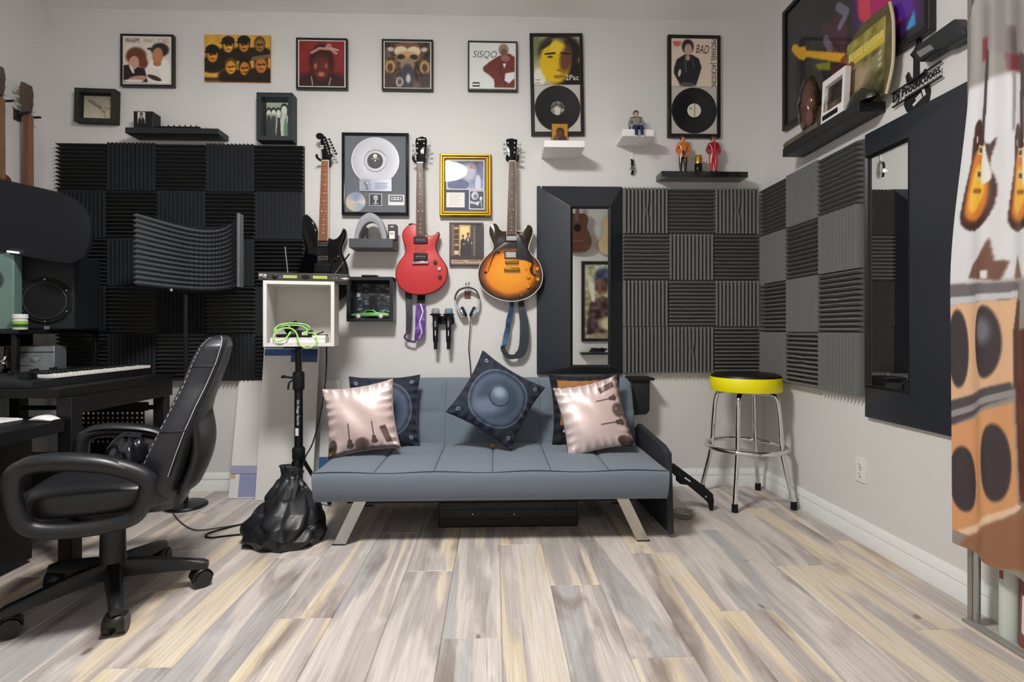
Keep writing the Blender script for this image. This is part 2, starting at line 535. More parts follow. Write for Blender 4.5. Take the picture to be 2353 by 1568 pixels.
def plank(x, y, w, l):
    key = (round(w, 3), round(l, 3))
    if key not in _pc:
        o = plankmesh(w, l).build('plank', PLANK, floor, (x, y, 0), sharp=0, fix=False); _pc[key] = o.data
    else:
        o = bpy.data.objects.new('plank', _pc[key]); COL.objects.link(o); o.parent = floor; o.location = (x, y, 0)
    return o
x0 = 0.023 - 15 * PW
offs = [0.0, .47, .93, .21, .66, 1.08, .35, .82]
k = 0
while x0 < XR:
    w = PW
    xa, xb = max(x0, XL), min(x0 + PW, XR)
    if xb - xa > .01:
        y = YR - offs[k % 8] * 1.0
        while y < 0:
            ya, yb = max(y, YR), min(y + PL, 0)
            if yb - ya > .01:
                plank(xa + .0004, ya + .0004, xb - xa - .0008, yb - ya - .0008)
            y += PL
    x0 += PW; k += 1
# ---- ceiling lamp (gives the light of the room; seen in the picture glass)
LM = bpy.data.materials.new('lamp_diffuser'); LM.use_nodes = True
_n = LM.node_tree.nodes; _n.remove(_n['Principled BSDF'])
_e = _n.new('ShaderNodeEmission'); _e.inputs[0].default_value = (1.0, 0.985, 0.96, 1); _e.inputs[1].default_value = LAMP_POWER
LM.node_tree.links.new(_e.outputs[0], _n['Material Output'].inputs[0])
lamp = thing('ceiling_lamp', 'round ceiling lamp lowered on an added rod with white diffuser and chrome rim', 'lamp', LAMP_POS)
MB().lathe([(.07, 0), (.07, -.02), (.012, -.03), (.012, -.25), (.03, -.255), (.03, -.27)], n=24).build('added_drop_rod', CHROME, lamp)  # added rod: lowers the diffuser so more light reaches the ceiling
MB().lathe([(.262, -.248), (.268, -.26), (.262, -.272), (.252, -.272), (.252, -.248), (.262, -.248)], n=40).build('rim', CHROME, lamp)
MB().lathe([(.03, -.252), (.25, -.255), (.243, -.285), (.2, -.315), (.13, -.335), (.0, -.342)], n=40).build('diffuser', LM, lamp)
# ---- power outlet on the right wall
FRW = -PI / 2
p = onX(1980, 1081, XR)
t = thing('power_outlet', 'white double power outlet plate low on the right wall', 'outlet', (XR, p.y, p.z - .058), FRW)
MB().box(-.036, -.006, 0, .036, 0, .116).build('plate', WHITE, t, bevel=.002)
for zz in (.036, .080):
    o = MB().lathe([(.017, .006), (.017, .0075), (.0155, .0085)], (0, 0, zz), 'y', 20).build('socket', WHITE, t)
    mb = MB()
    mb.box(-.008, -.0092, zz + .001, -.006, -.008, zz + .010); mb.box(.006, -.0092, zz + .002, .008, -.008, zz + .010); mb.lathe([(.0028, .0082), (.0028, .0092)], (0, 0, zz - .008), 'y', 10)
    mb.build('slot', BLKM, o)
MB().lathe([(.003, .006), (.003, .008)], (0, 0, .058), 'y', 10).build('screw', STEEL, t)

# ================================================================ acoustic foam
FOAMB = M('foam_black', (42, 44, 48), 0.95, var=0.1, vs=60, bump=0.5, bs=700, spec=0.1, sheen=0.15)
FOAMG = M('foam_charcoal', (118, 118, 115), 0.95, var=0.1, vs=60, bump=0.5, bs=700, spec=0.1, sheen=0.15)
def foammesh(w, n=12, pinch=0.0, d0=.012, d1=.053, pin=(.5, .5)):
    prof = []
    p = w / n
    for i in range(n):
        prof += [(i * p + .04 * p, d0), (i * p + .42 * p, d1 - .003), (i * p + .5 * p, d1), (i * p + .58 * p, d1 - .003), (i * p + .96 * p, d0)]
    prof[0] = (0, d0); prof[-1] = (w, d0)
    ns = 24 if pinch else 1
    mb = MB(); k = len(prof); vs = []
    for j in range(ns + 1):
        u = j / ns
        for (v, d) in prof:
            vv, dd = v, d
            if pinch:
                g = math.exp(-((u - pin[0]) / .10) ** 2)
                q = (v / w - pin[1])
                vv = v - q * w * pinch * g * math.exp(-(q / .06) ** 2)
                dd = d - (d - d0) * .5 * pinch * g * math.exp(-(q / .05) ** 2)
            vs.append((u * w, -dd, vv))
    fs = []
    for j in range(ns):
        for i in range(k - 1):
            fs.append((j * k + i, (j + 1) * k + i, (j + 1) * k + i + 1, j * k + i + 1))
    mb.add(vs, fs)
    # closed block behind
    for u, rev in ((0, 0), (ns, 1)):
        ring = [u * k + i for i in range(k)]
        b0 = len(mb.v); xx = 0 if u == 0 else w
        mb.v += [(xx, 0, 0), (xx, 0, w)]
        f = ring + [b0 + 1, b0]
        mb.f.append(tuple(f) if rev else tuple(reversed(f))); mb.m.append(0); mb.s.append(False)
    bl, br = len(mb.v) - 4, len(mb.v) - 2
    mb.add([(0, 0, 0), (w, 0, 0), (w, 0, w), (0, 0, w), (0, -d0, 0), (w, -d0, 0), (w, -d0, w), (0, -d0, w)], [(0, 3, 2, 1), (0, 1, 5, 4), (3, 7, 6, 2)])
    return mb
TW = .300
_fm = {}
def foamtile(loc, rz, vertical, mat, label, group, pinch=0, w=TW):
    key = (mat.name, pinch, w)
    if key not in _fm:
        o = foammesh(w, 12, pinch).build('foam_tile', mat, sharp=30); _fm[key] = o.data
    else:
        o = bpy.data.objects.new('foam_tile', _fm[key]); COL.objects.link(o)
    # tile mesh has its ridges lying along x; a vertical one is turned a quarter about the wall normal
    m = Matrix.Translation(loc) @ Matrix.Rotation(rz, 4, 'Z')
    if vertical:
        m = m @ Matrix.Translation((w, 0, 0)) @ Matrix.Rotation(-PI / 2, 4, 'Y')
    o.matrix_world = m
    return tag(o, label, 'foam tile', group)
rnd = random.Random(4)
ROWN = ['top', 'second', 'third', 'fourth', 'lowest']; COLN = ['first', 'second', 'third', 'fourth', 'fifth']; POSN = ['beside the tall mirror', 'in the middle', 'next to the room corner']; POSR = ['next to the room corner', 'in the middle', 'beside the right mirror']
for r in range(5):
    for c in range(5):
        v = (r + c) % 2 == 1
        foamtile((-2.729 + c * .304 + rnd.uniform(-.002, .002), -.001, 2.193 - (r + 1) * .2985), 0, v, FOAMB,
                 'black foam tile with %s ridges, %s row, %s from the left corner' % ('upright' if v else 'level', ROWN[r], COLN[c]), 'black foam tiles behind the desk', 0, .299)
pat = ['VHV', 'HVH', 'VHV', 'VVH']
pz = {(0, 0): .8, (0, 1): .5, (0, 2): .8, (1, 0): .4, (3, 1): .7}
for r in range(4):
    for c in range(3):
        v = pat[r][c] == 'V'; pn = pz.get((r, c), 0)
        foamtile((.831 + c * .2965 + rnd.uniform(-.003, .003), -.001, 1.947 - (r + 1) * .3005), 0, v, FOAMG,
                 'charcoal back wall foam tile, %s%s ridges, %s row, %s' % ('pinched ' if pn else '', 'upright' if v else 'level', 'lowest' if r == 3 else ROWN[r], POSN[c]), 'charcoal foam tiles on the back wall', pn, .2955)
pat = ['HVH', 'VHV', 'HVH', 'VHV']
pz = {(0, 0): .5, (0, 2): .6, (2, 2): .6, (3, 1): .7}
for r in range(4):
    for c in range(3):
        v = pat[r][c] == 'V'; pn = pz.get((r, c), 0)
        foamtile((XR - .001, -.052 - c * .307, 1.93 - (r + 1) * .3065), -PI / 2, v, FOAMG,
                 'charcoal right wall foam tile, %s%s ridges, %s row, %s' % ('pinched ' if pn else '', 'upright' if v else 'level', 'lowest' if r == 3 else ROWN[r], POSR[c]), 'charcoal foam tiles on the right wall', pn, .304)
# ================================================================ framed things on the back wall
def wrect(px0, py0, px1, py1, d):
    a = onY(px0, py0, d); b = onY(px1, py1, d)
    return a.x, b.x, b.z, a.z           # x0, x1, z0, z1
def wframe(name, label, cat, px, d, border, mat, bevel=.002, group=None, tilt=0, back=None, bars=None, recess=None):
    x0, x1, z0, z1 = wrect(*px, d)
    xc = (x0 + x1) / 2
    t = thing(name, label, cat, (xc, -.001, z0), 0, group, rot=(0, tilt, 0))
    w, h = (x1 - x0) / 2, z1 - z0
    b = border / 355.0
    MB().ring(-w, 0, w, h, -w + b, b, w - b, h - b, 0, -d).build('frame', mat, t, bevel=bevel)
    rec = d - .006 if recess is None else recess
    if back:
        MB().box(-w + b * .9, -(d - rec) - .004 if recess else -(d - .008), b * .9, w - b * .9, -.001, h - b * .9).build('backing', back, t)
    return t, -w + b, w - b, b, h - b
PAPER = M('mat_board_white', (238, 234, 228), 0.7, var=0.01)
FRB = M('frame_black', (16, 15, 16), 0.4)
INKD = M('ink_dark', (52, 44, 44), 0.6)
PG = 'album sleeves in black frames along the top'

# --- pale sleeve with two sitters
t, x0, x1, z0, z1 = wframe('framed_album', 'black framed pale album sleeve lettered WHAM! MAKE IT BIG with two sitters', 'picture', (276, 77, 398, 199), .03, 4, FRB, back=PAPER, group=PG)
P = Pic(112, 112, (232, 222, 210))
P.cloud(14, 16, 3)
P.ell(.76, .78, .28, .34, (246, 242, 236)).ell(.6, .86, .2, .2, (238, 233, 226))
P.poly([(0, .98), (0, .62), (.12, .6), (.45, .68), (.52, .98)], (44, 30, 34), 2)
P.ell(.27, .42, .22, .2, (112, 62, 46), soft=.3).ell(.42, .56, .1, .12, (120, 66, 50), soft=.4)
P.ell(.22, .56, .11, .15, (214, 160, 138), 12).ell(.18, .70, .03, .1, (232, 226, 222), -25)
P.ell(.3, .9, .2, .06, (196, 150, 130), -8).ell(.22, .95, .22, .03, (235, 222, 214))
P.ell(.78, .27, .19, .15, (50, 42, 46), soft=.3).ell(.6, .26, .1, .03, (60, 50, 52), 10)
P.ell(.73, .4, .115, .18, (196, 134, 96), 4).ell(.72, .57, .09, .06, (188, 126, 90))
P.ell(.66, .88, .16, .05, (70, 50, 48), 20)
flatpic(P, 'sleeve_print', t, x0 + .008, x1 - .008, z0 + .008, z1 - .008, -.027)
zt = z1 - .03
text('WHAM!', .088, .030, (x0 + .062, -.0276, zt), t, M('ink_brown', (118, 72, 60), .6))
text('MAKE IT BIG', .150, .028, (x1 - .094, -.0276, zt), t, M('ink_taupe', (176, 160, 146), .6))
# --- unframed mustard canvas
x0, x1, z0, z1 = wrect(470, 79, 621, 189, .014)
t = thing('canvas_print', 'unframed mustard canvas print of seven heads in caps and scarves', 'picture', ((x0 + x1) / 2, -.001, z0))
w, h = (x1 - x0) / 2, z1 - z0
MB().box(-w, -.013, 0, w, 0, h).build('stretcher', M('canvas_edge', (196, 120, 40), .8), t, bevel=.002)
P = Pic(140, 104, (218, 168, 62)); P.cloud(40, 14, 5, (1, .8, .4))
def head(P, x, y, s, skin, hair, hat=None, sh=(40, 28, 20)):
    P.ell(x, y + 1.6 * s, 1.5 * s, .95 * s / P.asp, sh, soft=.25)
    P.ell(x, y - .15 * s / P.asp, .72 * s, .95 * s / P.asp, hair, soft=.25)
    P.ell(x, y + .1 * s / P.asp, .58 * s, .82 * s / P.asp, skin, soft=.3)
    P.ell(x + .12 * s, y + .35 * s / P.asp, .3 * s, .4 * s / P.asp, tuple(min(255, c * 1.18) for c in skin), soft=.9, al=.6)
    P.line([(x - .3 * s, y), (x - .06 * s, y + .02)], .012, sh).line([(x + .12 * s, y), (x + .36 * s, y)], .012, sh)
    P.line([(x - .15 * s, y + .52 * s / P.asp), (x + .2 * s, y + .52 * s / P.asp)], .01, tuple(c * .5 for c in skin))
    if hat:
        P.ell(x, y - .55 * s / P.asp, .75 * s, .5 * s / P.asp, hat, soft=.2)
        P.ell(x - .25 * s, y - .25 * s / P.asp, .75 * s, .14 * s / P.asp, tuple(c * .7 for c in hat), soft=.2)
head(P, .36, .22, .13, (222, 160, 66), (48, 32, 20), (40, 28, 22))
head(P, .6, .2, .13, (196, 128, 50), (40, 28, 20), (30, 24, 22))
head(P, .84, .2, .12, (150, 110, 62), (84, 62, 42))
head(P, .12, .42, .14, (214, 140, 44), (30, 22, 18), (30, 24, 22))
head(P, .4, .68, .13, (224, 156, 54), (90, 58, 24))
head(P, .61, .7, .13, (206, 128, 36), (26, 20, 16))
head(P, .86, .62, .15, (190, 118, 48), (54, 36, 24), None)
P.line([(.74, .5), (.99, .44)], .03, (120, 96, 70))
P.rect(0, .92, 1, 1, (38, 26, 20), .8, 4)
flatpic(P, 'canvas_picture', t, -w, w, 0, h, -.0135)
# --- red sleeve
t, x0, x1, z0, z1 = wframe('framed_album', 'black framed deep red album sleeve with a dark bust', 'picture', (680, 86, 798, 205), .03, 4, FRB, back=PAPER, group=PG)
P = Pic(108, 108, (150, 44, 40)); P.grad((142, 48, 44), (120, 34, 34)); P.cloud(16, 10, 2)
P.ell(.5, 1.02, .62, .36, (52, 24, 28), soft=.35)
P.ell(.5, .48, .27, .42, (58, 22, 22), soft=.25).ell(.49, .58, .2, .27, (96, 40, 30), soft=.5)
P.ell(.36, .56, .035, .06, (206, 120, 84), soft=.9, al=.8).ell(.6, .55, .03, .06, (196, 110, 80), soft=.9, al=.7).ell(.49, .74, .07, .05, (210, 128, 100), soft=.9, al=.8)
P.line([(.28, .26), (.45, .16), (.7, .18), (.82, .27)], .028, (190, 140, 128))
P.line([(.6, .12), (.86, .2)], .02, (200, 160, 150)).ell(.66, .1, .06, .05, (176, 124, 116))
P.line([(.27, .8), (.3, .98)], .008, (220, 205, 200)).line([(.7, .82), (.66, .98)], .008, (210, 190, 186))
flatpic(P, 'sleeve_print', t, x0 + .008, x1 - .008, z0 + .008, z1 - .008, -.027)
# --- ornate brown sleeve
t, x0, x1, z0, z1 = wframe('framed_album', 'black framed brown and gold ornate album sleeve', 'picture', (877, 89, 995, 208), .03, 4, FRB, back=PAPER, group=PG)
P = Pic(108, 108, (74, 58, 48)); P.cloud(70, 5, 8, (1, .9, .7)); P.cloud(60, 11, 9)
P.ell(.5, .1, .28, .12, (120, 86, 62)).ell(.36, .2, .15, .11, (226, 208, 176), soft=.3).ell(.64, .2, .15, .11, (226, 208, 176), soft=.3)
P.ell(.5, .33, .26, .13, (196, 160, 112), soft=.4)
for sx in (-1, 1):
    P.ell(.5 + sx * .14, .33, .09, .06, (52, 34, 26), soft=.4).ell(.5 + sx * .37, .16, .07, .05, (206, 190, 172), soft=.6)
    P.ell(.5 + sx * .38, .55, .11, .15, (190, 150, 96), soft=.4).ell(.5 + sx * .38, .56, .06, .09, (80, 54, 36), soft=.5)
    P.ell(.5 + sx * .4, .85, .1, .18, (64, 54, 50), soft=.5)
P.ell(.5, .5, .16, .16, (150, 128, 104), soft=.5).ell(.5, .74, .14, .26, (62, 62, 74), soft=.3).ell(.52, .8, .05, .1, (190, 190, 200), soft=.6)
P.ell(.33, .88, .08, .1, (196, 192, 186), soft=.4).ell(.33, .88, .05, .07, (90, 84, 80), soft=.4)
flatpic(P, 'sleeve_print', t, x0 + .007, x1 - .007, z0 + .007, z1 - .007, -.027)
# --- white sleeve with rust jacket
t, x0, x1, z0, z1 = wframe('framed_album', 'black framed white album sleeve lettered SISQO with a rust jacket', 'picture', (1075, 93, 1189, 209), .03, 3, FRB, back=PAPER, group=PG)
P = Pic(108, 108, (224, 228, 226)); P.cloud(8, 20, 2)
P.poly([(.54, .98), (.53, .8), (.42, .7), (.3, .62), (.28, .54), (.42, .42), (.6, .3), (.7, .26), (.86, .22), (.99, .3), (.99, .98)], (112, 48, 44), 2)
P.ell(.74, .14, .11, .13, (150, 128, 110), soft=.3).ell(.75, .2, .07, .08, (120, 84, 66), soft=.5).ell(.78, .33, .1, .07, (150, 108, 92), soft=.4)
P.poly([(.78, .66), (.99, .62), (.99, .76), (.86, .88), (.76, .82)], (228, 230, 234), 2).line([(.7, .4), (.66, .6), (.78, .9)], .012, (84, 34, 34))
P.poly([(.72, .44), (.8, .44), (.76, .56)], (236, 232, 230), 1)
flatpic(P, 'sleeve_print', t, x0 + .005, x1 - .005, z0 + .005, z1 - .005, -.027)
text('SISQO', .155, .052, ((x0 * .66 + x1 * .34) - .002, -.0276, z0 + .73 * (z1 - z0)), t, M('ink_grey', (112, 116, 112), .5), shear=.25)
lab = MB().box(x0 + .022, -.0275, z0 + .016, x0 + .068, -.027, z0 + .044).build('advisory_label', M('ink_black', (20, 20, 22), .6), t)
MB().box(x0 + .024, -.028, z0 + .025, x0 + .066, -.0274, z0 + .035).build('label_band', PAPER, lab)

# --- double frames: sleeve above, record below
def double(px, label, tilt):
    t, x0, x1, z0, z1 = wframe('framed_record', label, 'framed record', px, .026, 8, FRB, back=M('mat_grey', (196, 192, 184), .7), tilt=tilt, group='tall frames with sleeve and record')
    zm = z0 + (z1 - z0) * .497
    r = (x1 - x0) * .494
    c = ((x0 + x1) / 2, -.0185, z0 + r + .004)
    mb = MB(); pr = [(0, .0), (r, 0), (r, .0018)]
    k = 26
    for i in range(k):
        rr = r - .004 - (r - .05) * i / k
        pr += [(rr, .0022), (rr - .0012, .0017)]
    pr += [(.048, .0018), (0, .0018)]
    mb.lathe(pr, c, 'y', 64)
    rec = mb.build('vinyl_record', M('vinyl', (18, 18, 21), .28, coat=.3), t, sharp=0)
    return t, x0, x1, z0, z1, zm, c, r, rec
t, x0, x1, z0, z1, zm, c, r, rec = double((1221, 75, 1343, 311), 'tall black frame with a yellow faced sleeve lettered 2Pac above a record', -R(1.0))
P = Pic(112, 112, (176, 178, 132)); P.ell(.05, .2, .16, .3, (120, 128, 84), soft=.8).ell(.95, .4, .16, .3, (190, 184, 140), soft=.7)
P.ell(.58, .3, .46, .36, (30, 26, 22), soft=.25).ell(.8, .8, .45, .3, (24, 20, 20), soft=.3).ell(.12, .85, .14, .2, (232, 226, 214), soft=.4)
P.ell(.47, .52, .33, .46, (226, 190, 30), soft=.22)
P.ell(.47, .1, .24, .08, (96, 90, 84), -12, soft=.6).ell(.7, .46, .13, .3, (112, 66, 48), 8, soft=.6).ell(.5, .2, .16, .14, (238, 206, 60), soft=.7)
P.line([(.26, .36), (.46, .34)], .02, (50, 38, 18)).line([(.6, .34), (.78, .36)], .018, (40, 28, 20)).ell(.36, .42, .06, .025, (90, 70, 20), soft=.5)
P.ell(.58, .7, .08, .03, (150, 112, 20), soft=.6).ell(.56, .84, .13, .05, (190, 140, 40), soft=.4).line([(.44, .83), (.68, .83)], .008, (96, 62, 20))
P.ell(.28, .16, .16, .05, (52, 44, 40), -35, soft=.4)
flatpic(P, 'sleeve_print', t, x0, x1, zm, z1, -.022)
text('2Pac', .085, .034, (x1 - .05, -.0226, zm + .045), t, M('ink_white', (240, 238, 232), .6))
lab = MB().box(x0 + .004, -.0225, zm + .004, x0 + .044, -.022, zm + .036).build('advisory_label', PAPER, t)
for q in (.006, .026):
    MB().box(x0 + .006, -.023, zm + q + .002, x0 + .042, -.0224, zm + q + .006).build('label_band', INKD, lab)
P = Pic(28, 28, (110, 108, 100)); P.cloud(150, 4, 5)
P.ell(.5, .7, .25, .35, (206, 202, 190), soft=.5)
lr = .045
P.build('record_label', rec, lambda u, v: (c[0] + (2 * u - 1) * lr * math.sqrt(max(0, 1 - (2 * v - 1) ** 2 / 2)), -.0208 - .0005, c[2] + (2 * v - 1) * lr * math.sqrt(max(0, 1 - (2 * u - 1) ** 2 / 2))))
t, x0, x1, z0, z1, zm, c, r, rec = double((1535, 79, 1656, 316), 'tall black frame with a cream sleeve lettered BAD and MICHAEL JACKSON above a record', 0)
P = Pic(112, 112, (232, 214, 196)); P.cloud(8, 20, 3)
P.ell(.36, .17, .13, .15, (46, 36, 36), soft=.25).ell(.37, .23, .085, .12, (206, 168, 150), soft=.4)
P.poly([(.2, .98), (.06, .74), (.06, .62), (.12, .44), (.28, .34), (.46, .34), (.6, .42), (.66, .6), (.62, .74), (.54, .98)], (38, 38, 42), 2)
P.ell(.36, .4, .05, .06, (198, 156, 138), soft=.5).ell(.18, .72, .03, .08, (228, 212, 196), 12, soft=.3)
P.line([(.3, .42), (.32, .7)], .008, (110, 110, 112)).line([(.46, .42), (.5, .6)], .008, (96, 96, 100)).ell(.35, .96, .16, .05, (90, 86, 86), soft=.5)
P.poly([(.03, .06), (.22, .06), (.2, .14), (.12, .18), (.05, .14)], (206, 112, 98), 1)
flatpic(P, 'sleeve_print', t, x0, x1, zm, z1, -.022)
text('BAD', .085, .055, (x0 + .68 * (x1 - x0), -.0226, zm + .78 * (z1 - zm)), t, M('ink_brush', (88, 56, 44), .6), rot=R(-4), shear=.2)
text('MICHAEL JACKSON', (z1 - zm) * .97, .042, (x1 - .026, -.0226, (zm + z1) / 2), t, INKD, rot=-PI / 2)
ring = [(lr * math.cos(2 * PI * i / 32), lr * math.sin(2 * PI * i / 32)) for i in range(32)]
o = MB().prism([(c[0] + a, c[2] + b_) for a, b_ in ring], -.0206, -.0213).build('record_label', M('label_cream', (226, 220, 204), .6), rec)
text('MICHAEL JACKSON', .085, .010, (c[0] + .002, -.0216, c[2]), rec, INKD, rot=-PI / 2)
text('BAD', .02, .012, (c[0] - .022, -.0216, c[2] + .012), rec, M('ink_brush', (88, 56, 44), .6))

# --- two small shadow boxes at the left
t, x0, x1, z0, z1 = wframe('shadow_box', 'small black shadow box with a sepia guitar picture', 'shadow box', (169, 202, 263, 281), .05, 9, M('box_green_black', (36, 38, 34), .7), back=BLKM, recess=.04, tilt=R(1.2))
P = Pic(70, 56, (196, 186, 164)); P.grad((150, 146, 124), (214, 204, 184)); P.cloud(14, 8)
P.poly([(.12, .22), (.2, .14), (.7, .52), (.62, .62)], (86, 70, 54), 1).poly([(.14, .2), (.18, .16), (.72, .54), (.68, .6)], (150, 132, 106), 0)
P.ell(.84, .8, .18, .24, (206, 192, 164), 30).ell(.7, .62, .12, .12, (176, 158, 128), 40, soft=.4)
P.line([(.62, .62), (.72, .78), (.76, .95)], .012, (110, 92, 70)).line([(.72, .46), (.84, .56), (.98, .54)], .012, (110, 92, 70))
flatpic(P, 'picture', t, x0 + .01, x1 - .01, z0 + .01, z1 - .01, -.016)
MB().box(x0, -.030, z0, x1, -.029, z1).build('glass_pane', GLASS, t)
t, x0, x1, z0, z1 = wframe('shadow_box', 'deep black shadow box with a pale green group portrait', 'shadow box', (589, 212, 672, 323), .08, 10, M('box_slate', (40, 44, 50), .55), back=BLKM, recess=.07)
P = Pic(64, 82, (96, 108, 100)); P.grad((190, 200, 184), (54, 64, 60)); P.cloud(24, 6)
for x, y, s in ((.1, .27, .085), (.3, .27, .09), (.5, .27, .09), (.73, .19, .12)):
    P.ell(x, y - .03, s * 1.25, s * 1.1, (34, 42, 40)).ell(x, y + .03, s, s * 1.05, (226, 230, 216))
    P.ell(x, y + .48, s * 1.3, .4, (206, 212, 198) if x > .4 else (52, 62, 58), soft=.3)
P.poly([(.46, .42), (.56, .42), (.6, .98), (.4, .98)], (38, 46, 42), 1).ell(.9, .75, .2, .4, (112, 140, 120), soft=.3).ell(.95, .25, .1, .2, (40, 46, 44), soft=.3)
P.poly([(.82, .38), (.95, .36), (.97, .55), (.84, .56)], (220, 224, 210), 1)
flatpic(P, 'picture', t, x0 + .006, x1 - .006, z0 + .006, z1 - .006, -.016)
MB().box(x0, -.060, z0, x1, -.059, z1).build('glass_pane', GLASS, t)

# --- silver record award
t, X0, X1, Z0, Z1 = wframe('record_award', 'black framed silver record award with disc, plaque and cassette', 'framed record', (785, 304, 939, 495), .035, 6.5, BLKG, back=M('mat_slate', (104, 108, 116), .75), tilt=0)
bx = t.location
def loc(px, py, d):
    p = onY(px, py, d); return p.x - bx.x, p.z - bx.z
cx_, cz_ = loc(863, 371, .02)
SILV = M('silver_disc', (176, 177, 182), .3, .7, var=.02)
rr = .155
pr = [(0, 0), (rr, 0), (rr, .003)]
for i in range(30):
    q = rr - .006 - (rr - .075) * i / 30
    pr += [(q, .0036), (q - .0012, .003)]
pr += [(.072, .0034), (.066, .0028), (.05, .003), (0, .003)]
d_ = MB().lathe(pr, (cx_, -.0275, cz_), 'y', 72).build('silver_disc', SILV, t, sharp=0)
MB().lathe([(0, 0), (.05, 0), (.05, .0012), (0, .0012)], (cx_, -.0306, cz_), 'y', 40).build('disc_label', M('label_dark', (56, 58, 64), .5), d_)
MB().lathe([(0, 0), (.0135, 0), (.0135, .001), (0, .001)], (cx_, -.0319, cz_ + .030), 'y', 24).build('label_seal', M('seal_cream', (226, 222, 190), .5), d_)
MB().lathe([(0, 0), (.005, 0), (.005, .001), (0, .001)], (cx_, -.0319, cz_), 'y', 12).build('spindle_hole', PAPER, d_)
MB().box(cx_ - .024, -.0325, cz_ + .011, cx_ + .024, -.0318, cz_ + .0135).build('label_line', PAPER, d_)
def plate(n, pxr, y, mat, bev=.001, th=.003):
    a = loc(pxr[0], pxr[3], .02); b_ = loc(pxr[2], pxr[1], .02)
    return MB().box(a[0], y - th, a[1], b_[0], y, b_[1]).build(n, mat, t, bevel=bev), a, b_
pl, a, b_ = plate('plaque', (827, 413, 901, 441), -.0275, M('plaque_silver', (176, 180, 196), .3, .7), th=.006)
sq = MB().box(a[0] + .008, -.0345, a[1] + .006, a[0] + .074, -.0334, b_[1] - .004).build('plaque_square', M('plaque_light', (206, 210, 220), .3, .5), pl)
MB().sphere((a[0] + .042, -.0345, a[1] + .05), .012, 10, 0, (1, .15, 1.2)).tube([(a[0] + .042, -.0348, a[1] + .04), (a[0] + .05, -.0348, a[1] + .012)], .006, 6).build('plaque_emblem', M('plaque_shade', (124, 128, 142), .4, .5), pl)
for i in range(4):
    MB().box(a[0] + .1, -.0345, a[1] + .018 + i * .011, a[0] + .17 + .01 * (i % 2), -.0334, a[1] + .021 + i * .011).build('engraved_line', M('plaque_shade', (124, 128, 142), .4, .5), pl)
cc = loc(818, 465, .02)
cdm = bpy.data.materials.new('compact_disc'); cdm.use_nodes = True
_b = cdm.node_tree.nodes['Principled BSDF']; _N = cdm.node_tree.nodes; _L = cdm.node_tree.links
_tc = _N.new('ShaderNodeTexCoord'); _mp = _N.new('ShaderNodeMapping'); _mp.inputs['Rotation'].default_value = (PI / 2, 0, 0); _L.new(_tc.outputs['Object'], _mp.inputs[0])
_g = _N.new('ShaderNodeTexGradient'); _g.gradient_type = 'RADIAL'; _L.new(_mp.outputs[0], _g.inputs[0])
_r = _N.new('ShaderNodeValToRGB'); _L.new(_g.outputs['Fac'], _r.inputs[0])
_st = [(0, (238, 214, 190)), (.12, (180, 190, 206)), (.28, (150, 166, 200)), (.42, (196, 196, 204)), (.5, (232, 226, 216)), (.6, (170, 188, 214)), (.8, (206, 206, 196)), (1, (238, 214, 190))]
for i_, (p_, c_) in enumerate(_st):
    e_ = _r.color_ramp.elements[0] if i_ == 0 else (_r.color_ramp.elements[-1] if i_ == len(_st) - 1 else _r.color_ramp.elements.new(p_))
    e_.position = p_; e_.color = lin(c_) + (1,)
_L.new(_r.outputs[0], _b.inputs['Base Color']); _b.inputs['Roughness'].default_value = .25; _b.inputs['Metallic'].default_value = .5
o = MB().lathe([(.019, 0), (.062, 0), (.062, .0015), (.019, .0015)], (0, 0, 0), 'y', 48).build('compact_disc', cdm, t, (cc[0], -.0275, cc[1]))
MB().lathe([(0, 0), (.019, 0), (.019, .0014), (0, .0014)], (0, 0, 0), 'y', 32).build('disc_centre', M('disc_blue', (120, 144, 190), .35), o)
pl, a, b_ = plate('cover_card', (849, 446, 879, 475), -.0275, M('plaque_silver', (176, 180, 196), .3, .7))
P = Pic(26, 26, (38, 40, 50)); P.ell(.5, .2, .22, .1, (190, 190, 190)).ell(.4, .38, .08, .12, (200, 200, 198)).ell(.6, .4, .1, .14, (180, 180, 184)).ell(.5, .7, .07, .26, (196, 194, 188)).ell(.5, .86, .3, .06, (170, 168, 164))
flatpic(P, 'card_print', pl, a[0] + .006, b_[0] - .006, a[1] + .006, b_[1] - .006, -.0312)
pl, a, b_ = plate('cassette_card', (893, 449, 930, 473), -.0275, PAPER)
mb = MB().box(a[0] + .008, -.0318, a[1] + .022, b_[0] - .008, -.0305, b_[1] - .006); o = mb.build('cassette_body', M('cassette_blue', (98, 108, 126), .5), pl)
w_ = (b_[0] - a[0]); zc_ = (a[1] + .018 + b_[1]) / 2
MB().box(a[0] + .2 * w_, -.0325, zc_ - .008, b_[0] - .2 * w_, -.0317, zc_ + .008).build('cassette_window', PAPER, pl, bevel=.002)
for q in (.3, .7):
    MB().lathe([(0, 0), (.0055, 0), (.0055, .001), (0, .001)], (a[0] + q * w_, -.0325, zc_), 'y', 12).build('reel', INKD, pl)
MB().box(a[0] + .42 * w_, -.0332, zc_ - .002, b_[0] - .42 * w_, -.0324, zc_ + .004).build('tape', INKD, pl)
MB().box(X0, -.0345, Z0, X1, -.0340, Z1).build('glass_pane', GLASS, t)

